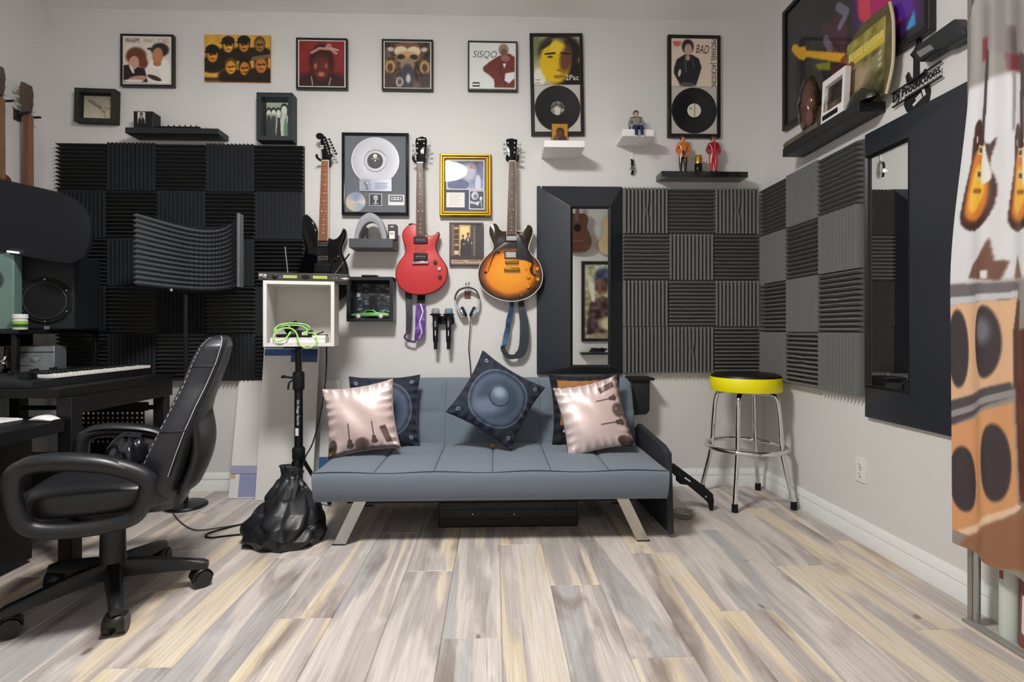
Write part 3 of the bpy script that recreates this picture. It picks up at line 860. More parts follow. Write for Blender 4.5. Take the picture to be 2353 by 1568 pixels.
# --- gold framed photographs
x0, x1, z0, z1 = wrect(1010, 352, 1129, 499, .035)
t = thing('gold_frame', 'gold stepped frame holding a large photograph, a letter and a portrait', 'picture', ((x0 + x1) / 2, -.001, z0))
t.rotation_euler = (R(-2.0), 0, 0); t.location.y = -.017
bx = t.location; w, h = (x1 - x0) / 2, z1 - z0
mb = MB()
st = [(0, .018), (.008, .032), (.013, .032), (.016, .026), (.024, .030), (.028, .030), (.031, .022), (.037, .02)]
for (a, ya), (b_, yb) in zip(st[:-1], st[1:]):
    mb.ring(-w + a, a, w - a, h - a, -w + b_, b_, w - b_, h - b_, 0 if a == 0 else -.012, -ya, -yb)
mb.build('frame', GOLD, t, sharp=20)
MB().box(-w + .034, -.015, .034, w - .034, -.012, h - .034).build('mount', M('mount_blue', (82, 88, 112), .75), t)
MB().ring(-w + .034, .034, w - .034, h - .034, -w + .038, .038, w - .038, h - .038, -.012, -.02).build('inner_lip', M('lip_black', (38, 32, 26), .4), t)
def photo(n, pxr, P, bw=.006):
    a = loc(pxr[0], pxr[3], .016); b_ = loc(pxr[2], pxr[1], .016)
    o = MB().box(a[0], -.0165, a[1], b_[0], -.0145, b_[1]).build(n, PAPER, t)
    if P:
        flatpic(P, 'photo_print', o, a[0] + bw, b_[0] - bw, a[1] + bw, b_[1] - bw, -.0168)
    return o, a, b_
P = Pic(80, 62, (106, 112, 150)); P.grad((64, 70, 96), (150, 158, 190)); P.cloud(50, 9, 4)
P.ell(.85, .8, .08, .3, (200, 206, 224)).ell(.3, .85, .3, .2, (70, 84, 130)).ell(.6, .4, .2, .3, (180, 182, 196), soft=.6).ell(.7, .2, .1, .08, (170, 120, 124), soft=.5)
photo('large_photo', (1026, 369, 1113, 437), P)
o, a, b_ = photo('letter', (1026, 444, 1068, 478), None)
for i in range(7):
    MB().box(a[0] + .02, -.0170, b_[1] - .014 - i * .011, b_[0] - .02 - .012 * (i % 3), -.0164, b_[1] - .012 - i * .011).build('text_line', M('ink_faint', (178, 178, 170), .7), o)
P = Pic(34, 42, (46, 52, 70)); P.ell(.36, .26, .26, .24, (206, 208, 222)).ell(.4, .3, .15, .16, (130, 134, 150)).ell(.4, .3, .12, .03, (40, 44, 60)).poly([(.02, .55), (.3, .62), (.55, .6), (.75, .55), (.6, .85), (.35, .75), (.02, .7)], (200, 206, 224), 1).ell(.8, .42, .1, .12, (216, 220, 232)).line([(.8, .5), (.86, .9)], .04, (170, 176, 200))
photo('portrait_photo', (1078, 439, 1113.5, 483), P)
MB().box(-w + .036, -.0222, .036, w - .036, -.0217, h - .036).build('glass_pane', GLASS, t)

# --- brown framed doorway photograph
t, x0, x1, z0, z1 = wframe('doorway_photo', 'dark brown framed signed photograph of two people in a lit doorway', 'picture', (1032.5, 511, 1110, 611), .025, 4, M('frame_brown', (74, 66, 66), .5), back=BLKM)
P = Pic(72, 92, (52, 48, 54)); P.rect(0, 0, .1, .95, (120, 88, 68)).rect(.1, .02, .25, .75, (58, 42, 34))
for y in (.12, .25, .38, .52):
    P.line([(.1, y), (.25, y)], .012, (170, 128, 92))
P.ell(.17, .1, .08, .03, (208, 150, 96)).ell(.18, .52, .07, .03, (196, 150, 110)).rect(.11, .66, .24, .76, (216, 196, 178))
P.rect(.26, .02, .66, .8, (206, 166, 110), 1, 2).rect(.3, .06, .6, .4, (240, 214, 150), 1, 3).rect(.64, .02, .72, .9, (70, 54, 46), 1, 1).rect(.74, .05, .79, .9, (150, 118, 96), .8, 2)
for x, y, s in ((.39, .3, .055), (.56, .25, .06)):
    P.ell(x, y, s * .75, s * .8, (120, 74, 46)).poly([(x - 1.6 * s, .8), (x - 1.3 * s, y + .1), (x, y + .05), (x + 1.4 * s, y + .1), (x + 1.8 * s, .8)], (34, 28, 32), 1)
P.poly([(.53, .33), (.59, .33), (.57, .5)], (214, 214, 222), 1).ell(.42, .5, .025, .02, (206, 180, 160)).ell(.68, .47, .025, .02, (214, 190, 170))
P.rect(0, .8, 1, .9, (58, 44, 36), 1, 2).rect(0, .9, 1, 1, (206, 172, 140), .9, 1).line([(.05, .94), (.35, .93), (.45, .97)], .01, (90, 60, 50)).line([(.6, .93), (.9, .92)], .012, (80, 56, 46))
flatpic(P, 'photo_print', t, x0, x1, z0, z1, -.021)
MB().box(x0, -.0232, z0, x1, -.0228, z1).build('glass_pane', GLASS, t)

# --- shadow box with toy car
x0, x1, z0, z1 = wrect(796, 636, 903, 739, .11)
t = thing('shadow_box', 'deep black shadow box with a model car and a street picture', 'shadow box', ((x0 + x1) / 2, -.001, z0))
SHB = t; w, h = (x1 - x0) / 2, z1 - z0
mb = MB(); b_ = .022
mb.ring(-w, 0, w, h, -w + b_, b_ * .8, w - b_, h - b_, 0, -.11)
mb.build('case', M('case_black', (24, 25, 28), .45), t, bevel=.002)
MB().box(-w + .02, -.012, .016, w - .02, -.001, h - .02).build('backing', BLKM, t)
MB().box(w - .006, -.10, .004, w + .0015, -.004, h - .03).build('side_veneer', M('case_grey', (120, 122, 130), .5), t)
P = Pic(74, 78, (44, 46, 54)); P.cloud(60, 5, 7)
rs = random.Random(3)
for i in range(70):
    x, y = rs.random(), rs.uniform(.05, .95); l = rs.uniform(.02, .12)
    P.line([(x, y), (x + l, y + rs.choice((0, 0, .02, -.03)))], rs.uniform(.004, .013), rs.choice([(206, 208, 214), (150, 152, 160), (120, 122, 130), (230, 230, 232)]), .8)
P.rect(.0, .28, .1, .4, (200, 202, 208), .8, 1).poly([(.36, .9), (.36, .45), (.4, .36), (.5, .34), (.58, .42), (.62, .9), (.53, .9), (.49, .6), (.44, .9)], (18, 18, 20), 1)
P.ell(.46, .3, .045, .05, (110, 104, 98)).ell(.33, .92, .05, .03, (226, 230, 232)).ell(.5, .92, .05, .03, (226, 230, 232)).ell(.46, .1, .1, .2, (22, 22, 26), soft=.6)
flatpic(P, 'street_print', t, -w + .04, w - .03, .03, h - .035, -.0135)
MB().box(-.05, -.115, h - .001, .045, -.03, h + .011).build('top_latch', BLK, t, bevel=.003)
car = thing('model_car', 'lime green model car parked inside the deep shadow box', 'toy car', (t.location.x - .002, -.072, z0 + .0195))
CARG = M('car_green', (110, 196, 96), .25, .3, coat=.5)
L_ = .118
pts = [(-L_, .014), (-L_, .026), (-L_ + .012, .03), (-.045, .034), (-.022, .052), (.018, .054), (.042, .038), (.09, .035), (L_ - .002, .030), (L_, .014)]
MB().prism(pts, .02, -.02, bev=.004).build('body', CARG, car, sharp=50)
MB().prism([(-.035, .036), (-.019, .049), (.016, .05), (.033, .038)], .0208, -.0208).build('windows', BLKG, car)
MB().box(-L_ + .004, -.0212, .024, L_ - .004, .0212, .026).build('trim_strip', CHROME, car)
for x in (-.074, .066):
    for y in (-.021, .017):
        o = MB().lathe([(0, 0), (.0115, 0), (.0125, .002), (.0105, .005), (0, .005)], (x, y + .002, .0125), 'y', 20).build('wheel', M('tyre_white', (226, 230, 226), .4), car)
        MB().lathe([(0, 0), (.006, 0), (.004, .001), (0, .0015)], (x, y - .0032, .0125), 'y', 12).build('hubcap', CHROME, o)

# ================================================================ floating shelves and what stands on them
def shelf(name, label, pxw, d, th, mat, bevel=.002):      # pxw: left, right and lower edge where the board meets the wall
    a = onY(pxw[0], pxw[2], 0); b_ = onY(pxw[1], pxw[2], 0)
    o = MB().box(-(b_.x - a.x) / 2, -d, 0, (b_.x - a.x) / 2, 0, th).build(name, mat, None, ((a.x + b_.x) / 2, -.0005, a.z), bevel=bevel)
    tag(o, label, 'shelf')
    return o, a.z + th, (a.x + b_.x) / 2
SB = M('shelf_black', (26, 27, 31), .4, var=.1, vs=20)
SW = M('shelf_white', (238, 238, 238), .4, var=.01)
s1, zs, xc = shelf('wall_shelf', 'long black floating shelf below the pale two sitter sleeve', (320, 526, 323), .128, .034, SB)
p = onY(334, 295, .09)
t = thing('photo_cube', 'black cube with a small portrait on its face standing on the long black shelf', 'box', (p.x, -.075, zs))
MB().box(-.055, -.04, 0, .06, .04, .106).build('cube', BLK, t, bevel=.003)
P = Pic(20, 30, (206, 200, 190)); P.ell(.5, .2, .2, .18, (50, 40, 36)).ell(.5, .28, .15, .15, (128, 92, 70)).ell(.5, .85, .45, .42, (34, 32, 36)).poly([(.42, .45), (.58, .45), (.5, .75)], (214, 210, 204), 0)
flatpic(P, 'portrait_print', t, -.03, .016, .03, .1, -.0408)
p = onY(411, 296, .09)
t = thing('control_panel', 'low black control panel with six knobs on the long black shelf', 'mixer', (p.x, -.07, zs))
MB().box(-.135, -.04, 0, .135, .04, .018).build('chassis', BLKM, t, bevel=.002)
for i in range(6):
    o = MB().lathe([(.009, .018), (.009, .034), (.0075, .036), (0, .036)], (-.075 + i * .034, -.01, 0), 'z', 14).build('knob', BLK, t)
    MB().box(-.075 + i * .034 - .006, -.0202, .022, -.075 + i * .034 + .006, -.0188, .034).build('knob_mark', WHITE, o)
p = onY(472, 296, .09)
t = thing('clear_tray', 'small clear plastic shell lying on the long black shelf', 'tray', (p.x, -.07, zs))
MB().grid(lambda u, v: ((u - .5) * .12, (v - .5) * .06, .002 + .022 * math.sin(PI * u) ** .6 * math.sin(PI * v) ** .5), 14, 8).build('shell', M('frosted_plastic', (196, 194, 190), .25), t)
MB().box(-.058, -.028, 0, .058, .028, .0025).build('tray_base', M('frosted_plastic', (196, 194, 190), .25), t)
SG = M('shelf_graphite', (70, 71, 76), .45, var=.06)
s2, zs, xc = shelf('wall_shelf', 'short graphite shelf between black and red guitars holding a grey arch', (818, 914, 578.5), .165, .056, SG)
p = onY(853, 549, .13)
t = thing('grey_arch', 'grey padded horseshoe arch standing on the graphite shelf', 'ornament', (p.x, -.115, zs))
no_, ni_ = [bez([(x, 0, z) for x, z in q], 6) for q in ([(-.1, 0), (-.092, .06), (-.062, .13), (-.005, .163), (.055, .13), (.088, .06), (.1, 0)], [(-.074, 0), (-.068, .035), (-.042, .085), (-.002, .108), (.035, .09), (.058, .045), (.068, 0)])]
mb = MB(); k_ = len(no_); vs = []
for y_, f_ in ((.02, .12), (-.03, .12), (-.036, .3), (-.036, .7), (-.03, .88), (.02, .88)):
    vs += [(a_.x + (b_.x - a_.x) * (0 if f_ == .12 else 1 if f_ == .88 else f_), y_, a_.z + (b_.z - a_.z) * (0 if f_ == .12 else 1 if f_ == .88 else f_)) for a_, b_ in zip(no_, ni_)]
fs = [(r_ * k_ + i, r_ * k_ + i + 1, ((r_ + 1) % 6) * k_ + i + 1, ((r_ + 1) % 6) * k_ + i) for r_ in range(6) for i in range(k_ - 1)]
fs += [tuple(r_ * k_ for r_ in range(6)), tuple(r_ * k_ + k_ - 1 for r_ in range(6))]
mb.add(vs, fs, 0, True).build('arch', M('arch_grey', (150, 151, 158), .6), t)
p = onY(826, 548, .06)
t = thing('card_box', 'flat grey card box standing behind the grey arch', 'box', (p.x + .01, -.03, zs))
MB().box(-.03, -.02, 0, .03, .02, .095).build('card', M('card_grey', (120, 120, 126), .7), t, bevel=.001)
MB().box(-.03, -.0215, .080, .03, -.0195, .090).build('card_fold', M('card_light', (146, 146, 150), .7), t)
p = onY(902, 555, .12)
t = thing('pill_box', 'tall dark box with a white label at the end of the graphite shelf', 'box', (p.x, -.105, zs - .0))
MB().box(-.026, -.03, 0, .026, .03, .094).build('carton', M('carton_dark', (52, 44, 48), .45), t, bevel=.0015)
MB().box(-.017, -.0308, .004, .016, -.0299, .052).build('carton_label', PAPER, t)
MB().box(-.01, -.0308, .076, .008, -.0299, .082).build('carton_mark', PAPER, t)
for i in range(3):
    MB().box(-.012, -.0315, .030 + i * .005, .010, -.0306, .032 + i * .005).build('carton_line', INKD, t)

s3, zs, xc = shelf('wall_shelf', 'short white floating shelf carrying the yellow cassette', (1243.5, 1331, 364.5), .215, .042, SW)
p = onY(1287, 318, .19)
t = thing('cassette_box', 'yellow cassette in a clear case standing on the white shelf', 'cassette', (p.x, -.175, zs))
MB().box(-.055, -.009, 0, .055, .009, .119).build('case', glassmat('case_plastic', (214, 206, 196), .08, .06), t, bevel=.002)
MB().box(-.048, -.004, .004, .048, .006, .114).build('card', M('card_yellow', (240, 190, 30), .5), t)
P = Pic(34, 42, (244, 196, 28)); P.ell(.52, .95, .45, .4, (92, 58, 50)).ell(.52, .44, .26, .24, (44, 34, 34)).ell(.5, .58, .2, .22, (136, 88, 64)).ell(.6, .74, .1, .07, (70, 44, 38)).ell(.72, .5, .07, .18, (50, 36, 36)).ell(.26, .8, .12, .12, (150, 110, 90))
flatpic(P, 'card_print', t, -.047, .047, .005, .113, -.0047)
s4, zs, xc = shelf('wall_shelf', 'short white floating shelf with the seated doll', (1415.6, 1484, 336), .178, .044, SW)
ZS4 = zs; X4 = xc
s5, zs, xc = shelf('wall_shelf', 'long glossy black shelf with the orange and red dolls', (1507, 1699, 418), .118, .036, M('shelf_gloss', (20, 21, 24), .18, coat=.4))
ZS5 = zs
# ================================================================ guitars on the back wall
def strip(mb, pts, wds, th=.002, m=0, wdir=None):     # flat strap along a path; width lies across the path in the x-z plane unless wdir is given
    P = [Vector(p) for p in pts]; k = len(P); vs = []
    for i, p in enumerate(P):
        t = (P[min(i + 1, k - 1)] - P[max(i - 1, 0)]).normalized()
        sd = Vector(wdir[i]) if wdir else Vector((t.z, 0, -t.x))
        sd = sd - t * sd.dot(t)
        if sd.length < 1e-4:
            sd = Vector((1, 0, 0))
        sd.normalize()
        nn = t.cross(sd).normalized() * th / 2
        w = wds[i] / 2
        vs += [p - sd * w - nn, p + sd * w - nn, p + sd * w + nn, p - sd * w + nn]
    fs = []
    for i in range(k - 1):
        for j in range(4):
            j2 = (j + 1) % 4
            fs.append((4 * i + j, 4 * i + j2, 4 * i + 4 + j2, 4 * i + 4 + j))
    fs += [(3, 2, 1, 0), tuple(4 * (k - 1) + j for j in range(4))]
    return mb.add(vs, fs, m, True)
GD = .085                                  # front face of the hanging bodies, metres before the wall
def gpt(px, py, d=GD, o=None):
    p = onY(px, py, d); return (p.x - o.x, p.z - o.z)
def smooth2(pts, n=3):
    return [(q.x, q.y) for q in bez([(a, b, 0) for a, b in pts], n, True)]
WOODN = M('neck_wood', (120, 74, 50), .4, var=.15, vs=30, stretch=(8, 8, 1))
ROSE = M('rosewood', (104, 80, 70), .45, var=.2, vs=60, stretch=(6, 6, .6))
MAPLE = M('roasted_maple', (158, 98, 64), .35, var=.15, vs=40, stretch=(8, 8, .7))
STRG = M('guitar_string', (210, 208, 204), .25, 1)
INLAY = M('inlay_pearl', (235, 232, 222), .3)
def neckparts(t, o, nut, end, fbm, frets, scale_len, bind=None, dots=(), body_top=None, y=-GD - .008):
    (ax, az), (bx, bz) = gpt(*nut[0], GD + .01, o), gpt(*nut[1], GD + .01, o)
    (cx, cz), (dx, dz) = gpt(*end[0], GD + .01, o), gpt(*end[1], GD + .01, o)
    q = [(ax, az), (bx, bz), (dx, dz), (cx, cz)]
    # neck shaft, rounded at the back
    mb = MB(); k = 6; vs = []
    for (l, r) in (((ax, az), (bx, bz)), ((cx, cz), (dx, dz))):
        for i in range(k + 1):
            u = i / k
            vs.append((l[0] + (r[0] - l[0]) * u, y + .006 + .018 * math.sin(PI * u) ** .6, l[1]))
    fs = [(i, i + 1, k + 2 + i, k + 1 + i) for i in range(k)] + [(0, k + 1, 2 * k + 1, k)]
    mb.add(vs, fs, 0, True); mb.f += [tuple(range(k + 1)), tuple(range(k + 1, 2 * k + 2))]; mb.m += [0, 0]; mb.s += [0, 0]
    mb.build('neck', WOODN, t)
    fb = MB().prism(q, y + .006, y, bev=.0008).build('fretboard', fbm, t)
    if bind:
        for (l, e) in (((ax, az), (cx, cz)), ((bx, bz), (dx, dz))):
            MB().tube([(l[0], y + .002, l[1]), (e[0], y + .002, e[1])], .0022, 6).build('binding', bind, fb)
    L = az - cz
    for i in range(1, frets + 1):
        u = (1 - 2 ** (-i / 12)) * scale_len / L
        if u > .985:
            break
        zz = az + (cz - az) * u; xl = ax + (cx - ax) * u; xr = bx + (dx - bx) * u
        MB().tube([(xl + .002, y - .0004, zz), (xr - .002, y - .0004, zz)], .0011, 5).build('fret', STRG, fb)
    for i in dots:
        u = ((1 - 2 ** (-i / 12)) + (1 - 2 ** (-(i - 1) / 12))) / 2 * scale_len / L
        if u > .97:
            break
        zz = az + (cz - az) * u; xm = (ax + bx) / 2 + ((cx + dx) / 2 - (ax + bx) / 2) * u
        for xo in ((0,) if i != 12 else (-.012, .012)):
            MB().lathe([(0, 0), (.0032, 0), (.0032, .0008), (0, .0008)], (xm + xo, y, zz), 'y', 10).build('inlay_dot', INLAY, fb)
    MB().box(ax, y - .002, az - .001, bx, y + .006, az + .004).build('nut', INLAY, t)
    return q
def strings(t, o, top, bot, d0, d1, n=6):
    for i in range(n):
        u = i / (n - 1)
        a = gpt(top[0] + (top[1] - top[0]) * u, top[2], GD, o); b_ = gpt(bot[0] + (bot[1] - bot[0]) * u, bot[2], GD, o)
        MB().tube([(a[0], -d0, a[1]), (b_[0], -d1, b_[1])], .0007 - .0001 * (i > 2), 4).build('string', STRG, t)
def knob(t, o, px, py, r, h, mat, name='knob'):
    a = gpt(px, py, GD, o)
    MB().lathe([(r, 0), (r, h * .6), (r * .85, h), (0, h)], (a[0], -GD, a[1]), 'y', 16).build(name, mat, t)
def tuners(t, o, pts, side, y, mat):
    for (px, py) in pts:
        a = gpt(px, py, GD, o)
        mb = MB().tube([(a[0], y, a[1]), (a[0] + side * .012, y, a[1])], .002, 6)
        mb.sphere((a[0] + side * .018, y, a[1]), .0085, 10, 0, (.8, .5, 1))
        mb.build('tuner', mat, t)
def posts(t, o, pts, y):
    for (px, py) in pts:
        a = gpt(px, py, GD, o)
        MB().lathe([(.0045, 0), (.0045, .003), (.0022, .004), (.0022, .009), (.003, .011), (0, .0115)], (a[0], y, a[1]), 'y', 10).build('tuner_post', CHROME, t)
HANG = M('hanger_rubber', (26, 26, 28), .6)
def hanger(px, py, label, grp='guitar hangers'):
    p = onY(px, py, .05)
    h = thing('guitar_hanger', label, 'hanger', (p.x, -.001, p.z), 0, grp)
    MB().box(-.022, -.02, -.03, .022, 0, .03).build('wall_block', HANG, h, bevel=.003)
    mb = MB().tube([(0, -.02, 0), (0, -.062, 0)], .006, 8)
    for s in (-1, 1):
        mb.tube(bez([(0, -.055, -.002), (s * .024, -.057, -.004), (s * .034, -.07, 0), (s * .035, -.098, .004), (s * .031, -.112, .012)], 5), .008, 8)
    mb.build('yoke', HANG, h)
    return h

# ---------------- black guitar
o = onY(740, 699, GD)
t = thing('electric_guitar', 'glossy black electric guitar with reddish fretboard hanging above the receiver', 'guitar', (o.x, 0, o.z), 0, None)
bl = [(694, 504), (698, 495), (705, 493), (715, 503), (723, 515), (727, 529), (733, 534), (752, 545), (766, 550), (777, 544), (784, 533), (787, 525), (792, 526), (794.5, 536), (792, 550), (785, 567), (785.5, 582), (793, 600), (798, 618), (800, 640), (797, 662), (788, 682), (770, 694), (740, 699), (710, 694), (690, 678), (681, 652), (683, 625), (690, 602), (699, 578), (700, 558), (696, 540), (693.5, 522)]
GB = M('guitar_black', (7, 7, 9), .08, spec=.35)
MB().prism([gpt(*q, GD, o) for q in smooth2(bl, 2)], -.04, -GD, bev=.008).build('body', GB, t, sharp=60)
neckparts(t, o, ((738.7, 369), (755, 369)), ((730.7, 553), (753, 553)), MAPLE, 24, .648, INLAY, (3, 5, 7, 9, 12, 15, 17, 19, 21))
hs = [(739, 369), (740.5, 359), (736, 324), (743, 312), (748, 314), (764, 356), (756, 369)]
MB().prism([gpt(*q, GD, o) for q in hs], -GD + .012, -GD - .002, bev=.002).build('headstock', GB, t)
tuners(t, o, [(750 + i * 3.1, 320 + i * 6.6) for i in range(6)], 1, -GD + .004, BLKG)
posts(t, o, [(745.5 + i * 2.2, 322 + i * 6.4) for i in range(6)], -GD - .002)
a = gpt(735, 313, GD, o)
MB().lathe([(.014, 0), (.026, .006), (.024, .014), (0, .018)], (a[0], -GD + .01, a[1]), 'y', 18, sx=1, sy=.8).build('headstock_cap', BLKG, t)
a = gpt(740.5, 338, GD, o)
for i in range(3):
    MB().box(a[0] - .009, -GD - .0035, a[1] - .013 + i * .009, a[0] + .009, -GD - .002, a[1] - .008 + i * .009).build('headstock_logo', INLAY, t)
for (py0, py1) in ((556, 567), (588, 599)):
    a = gpt(729.5, py1, GD, o); b_ = gpt(755, py0, GD, o)
    pk = MB().box(a[0], -GD - .006, a[1], b_[0], -GD, b_[1]).build('pickup', M('pickup_black', (16, 16, 17), .4), t, bevel=.002)
    for i in range(6):
        for zz in (.25, .75):
            MB().lathe([(.0026, 0), (.0026, .001), (0, .0014)], (a[0] + (b_[0] - a[0]) * (.1 + .16 * i), -GD - .006, a[1] + (b_[1] - a[1]) * zz), 'y', 8).build('pole_piece', CHROME, pk)
a = gpt(723, 626, GD, o); b_ = gpt(760, 607, GD, o)
MB().box(a[0], -GD - .011, a[1], b_[0], -GD, b_[1]).build('tremolo_bridge', M('bridge_dark', (44, 46, 50), .3, .9), t, bevel=.003)
strings(t, o, (740.5, 753.5, 368), (731, 753.5, 612), GD + .013, GD + .014)
knob(t, o, 768, 597, .011, .014, BLKG); knob(t, o, 781, 618, .011, .014, BLKG)
knob(t, o, 779, 590, .004, .018, CHROME, 'selector_switch')
a = gpt(703, 494, GD, o); MB().lathe([(.005, 0), (.004, .008), (.008, .01), (0, .012)], (a[0], -GD + .03, a[1] + .002), 'y', 10).build('strap_pin', CHROME, t)
hanger(747, 368, 'black wall hanger gripping the black electric guitar')

# ---------------- red guitar
o = onY(968, 678, GD)
t = thing('electric_guitar', 'matte red single cutaway electric guitar hanging beside the silver record award', 'guitar', (o.x, 0, o.z))
rd = [(955, 515), (947, 514.5), (935.5, 519.5), (926.5, 529.5), (923.5, 540), (925.5, 553), (930.5, 565), (932, 575), (928, 587), (917.5, 600), (910, 616), (908, 632), (911.8, 650), (921.6, 664), (937.5, 674), (957, 678), (979, 677), (1000.8, 670), (1016.6, 658), (1025.5, 644), (1029, 627), (1026.5, 612.6), (1018.6, 599), (1008.7, 585), (1002.7, 573), (1001.8, 563), (1005.7, 551), (1009.7, 540), (1009, 534), (1005.7, 532.5), (999, 539), (991, 542.4), (981, 540), (977, 534), (966, 528)]
GR = M('guitar_red', (196, 52, 54), .42, var=.04, vs=5)
MB().prism([gpt(*q, GD, o) for q in smooth2(rd, 2)], -.038, -GD, 0, .006, 1).build('body', [GR, M('guitar_red_edge', (120, 30, 34), .4)], t, sharp=60)
neckparts(t, o, ((957.2, 373.5), (972.3, 373.5)), ((956, 543.5), (976.4, 543.5)), ROSE, 22, .628, None, (3, 5, 7, 9, 12, 15, 17, 19, 21))
hs = [(957, 373), (956.4, 353), (954.4, 325), (956.4, 318), (964, 315.5), (969, 313.5), (974, 315), (979.3, 316.5), (981.2, 323), (979.3, 351), (973, 373)]
MB().prism([gpt(*q, GD, o) for q in hs], -GD + .014, -GD - .002, bev=.002).build('headstock', BLKG, t)
tuners(t, o, [(955.5, 334), (955.5, 345), (956, 356)], -1, -GD + .006, STEEL); tuners(t, o, [(981, 334), (980.5, 345), (979.5, 356)], 1, -GD + .006, STEEL)
posts(t, o, [(959.5, 330.5), (959, 342), (958.5, 353.5), (974.5, 330.5), (974, 342), (973.5, 353.5)], -GD - .002)
a = gpt(968, 321, GD, o); text('Epiphone', .045, .012, (a[0], -GD - .0032, a[1]), t, INLAY, shear=.3)
for (py0, py1) in ((544.5, 560), (582, 598.5)):
    a = gpt(950.5, py1, GD, o); b_ = gpt(982.7, py0, GD, o)
    pk = MB().box(a[0], -GD - .012, a[1], b_[0], -GD, b_[1]).build('pickup', M('pickup_soapbar', (34, 20, 22), .35), t, bevel=.004)
    for i in range(6):
        MB().lathe([(.003, 0), (.003, .001), (0, .0014)], (a[0] + (b_[0] - a[0]) * (.22 + .11 * i), -GD - .012, (a[1] + b_[1]) / 2), 'y', 8).build('pole_piece', CHROME, pk)
a = gpt(948, 607.5, GD, o); b_ = gpt(985, 602, GD, o)
MB().prism([(a[0], a[1]), (b_[0], a[1] + .003), (b_[0], b_[1] + .004), (a[0] + .002, b_[1])], -GD - .006, -GD - .018, bev=.003).build('wraparound_bridge', CHROME, t)
strings(t, o, (958.5, 971, 373), (955, 978, 606), GD + .012, GD + .019)
KRD = M('knob_oxblood', (58, 20, 24), .4)
knob(t, o, 1000, 603, .0115, .016, KRD); knob(t, o, 1011, 637, .0115, .016, KRD); knob(t, o, 1009.7, 617.8, .0125, .010, CHROME, 'switch_plate')
a = gpt(957, 515, GD, o)
MB().sphere((gpt(945, 516, GD, o)[0], -.06, gpt(945, 514.5, GD, o)[1]), .022, 12, 0, (1, .5, .35)).build('strap_pad', BLKM, t)
hanger(965, 372, 'black wall hanger gripping the red electric guitar')
# strap of the red guitar
st = thing('guitar_strap', 'purple lightning patterned guitar strap looped below the red guitar', 'strap', (o.x, 0, onY(950, 786, .05).z))
so = st.location
def sp(px, py, d):
    p = onY(px, py, d); return (p.x - so.x, -d, p.z - so.z)
mb = MB(); pts = bez([sp(940, 668, .026), sp(939, 684, .034), sp(939.5, 720, .05), sp(938.5, 755, .05), sp(937.5, 768, .05)], 4)
strip(mb, pts, [.046 - .018 * i / (len(pts) - 1) for i in range(len(pts))])
mb.build('webbing', M('strap_dark', (44, 44, 52), .6, var=.2, vs=60), st)
mb = MB(); pts = bez([sp(968, 668, .026), sp(967.5, 690, .04), sp(966, 698, .045)], 4); strip(mb, pts, [.05] * len(pts), .003); mb.build('strap_end', BLKM, st)
mb = MB()
pth = bez([sp(966.5, 698, .045), sp(965, 730, .055), sp(964.5, 760, .06), sp(961, 778, .055), sp(955, 785, .05)], 6)
def purple(u, v):
    i = v * (len(pth) - 1); k_ = min(int(i), len(pth) - 2); p = pth[k_].lerp(pth[k_ + 1], i - k_)
    wd = .06 * (1 - .55 * max(0, v - .6) / .4)
    return (p.x + (u - .5) * wd, p.y - .002 * math.sin(PI * u), p.z + (u - .5) * .02 * v)
P = Pic(22, 90, (92, 56, 132)); P.cloud(46, 7, 4, (1, .7, 1.2))
rs = random.Random(2)
lp = [(.45, 0)]
for i in range(12):
    lp.append((max(.2, min(.8, lp[-1][0] + rs.uniform(-.2, .2))), (i + 1) / 12))
P.line(lp, .06, (214, 190, 236)).line(lp, .03, (246, 238, 250))
for i in range(7):
    a = lp[i + 2]; q = [a]
    for j in range(3):
        q.append((q[-1][0] + rs.uniform(-.25, .25), q[-1][1] + .04))
    P.line(q, .03, (176, 140, 210))
P.build('patterned_band', st, lambda u, v: purple(u, 1 - v), vcmat('print_cloth', .6))
mb = MB(); pts = bez([sp(937, 766, .05), sp(931, 771, .05), sp(931, 778, .05), sp(940, 784, .05), sp(955, 786.5, .05)], 5); strip(mb, pts, [.014] * len(pts), .004); mb.build('strap_loop', M('strap_loop_purple', (70, 52, 92), .4), st)

# ---------------- sunburst guitar
o = onY(1173, 692, GD)
t = thing('electric_guitar', 'amber sunburst semi hollow guitar with two cutaways hanging beside the tall mirror', 'guitar', (o.x, 0, o.z))
sb = [(1166, 530), (1156, 531), (1149, 527), (1144.8, 519), (1138.5, 513.4), (1130, 514.6), (1124, 523.5), (1124, 539), (1129, 552.5), (1134, 566), (1130, 577), (1115.7, 590.5), (1103.4, 608), (1098.3, 628.4), (1101.2, 648.5), (1109, 664), (1124.7, 677.6), (1144.8, 687.6), (1169.3, 692.8), (1194, 691), (1216, 683), (1234, 668.6), (1244, 653), (1247, 633), (1244, 617), (1236.3, 599.4), (1220.7, 583.8), (1215, 572.6), (1217.3, 559), (1224, 541), (1225, 528), (1220.7, 519), (1214, 516.3), (1207.3, 521), (1201.7, 531), (1195, 532.4), (1187, 530)]
sun = bpy.data.materials.new('sunburst_finish'); sun.use_nodes = True
_N = sun.node_tree.nodes; _L = sun.node_tree.links; _b = _N['Principled BSDF']
_tc = _N.new('ShaderNodeTexCoord'); _mp = _N.new('ShaderNodeMapping'); _mp.vector_type = 'TEXTURE'
cc = gpt(1172, 628, GD, o); _mp.inputs['Location'].default_value = (cc[0], 0, cc[1]); _mp.inputs['Scale'].default_value = (.205, 10, .172)
_L.new(_tc.outputs['Object'], _mp.inputs[0])
_ln = _N.new('ShaderNodeVectorMath'); _ln.operation = 'LENGTH'; _L.new(_mp.outputs[0], _ln.inputs[0])
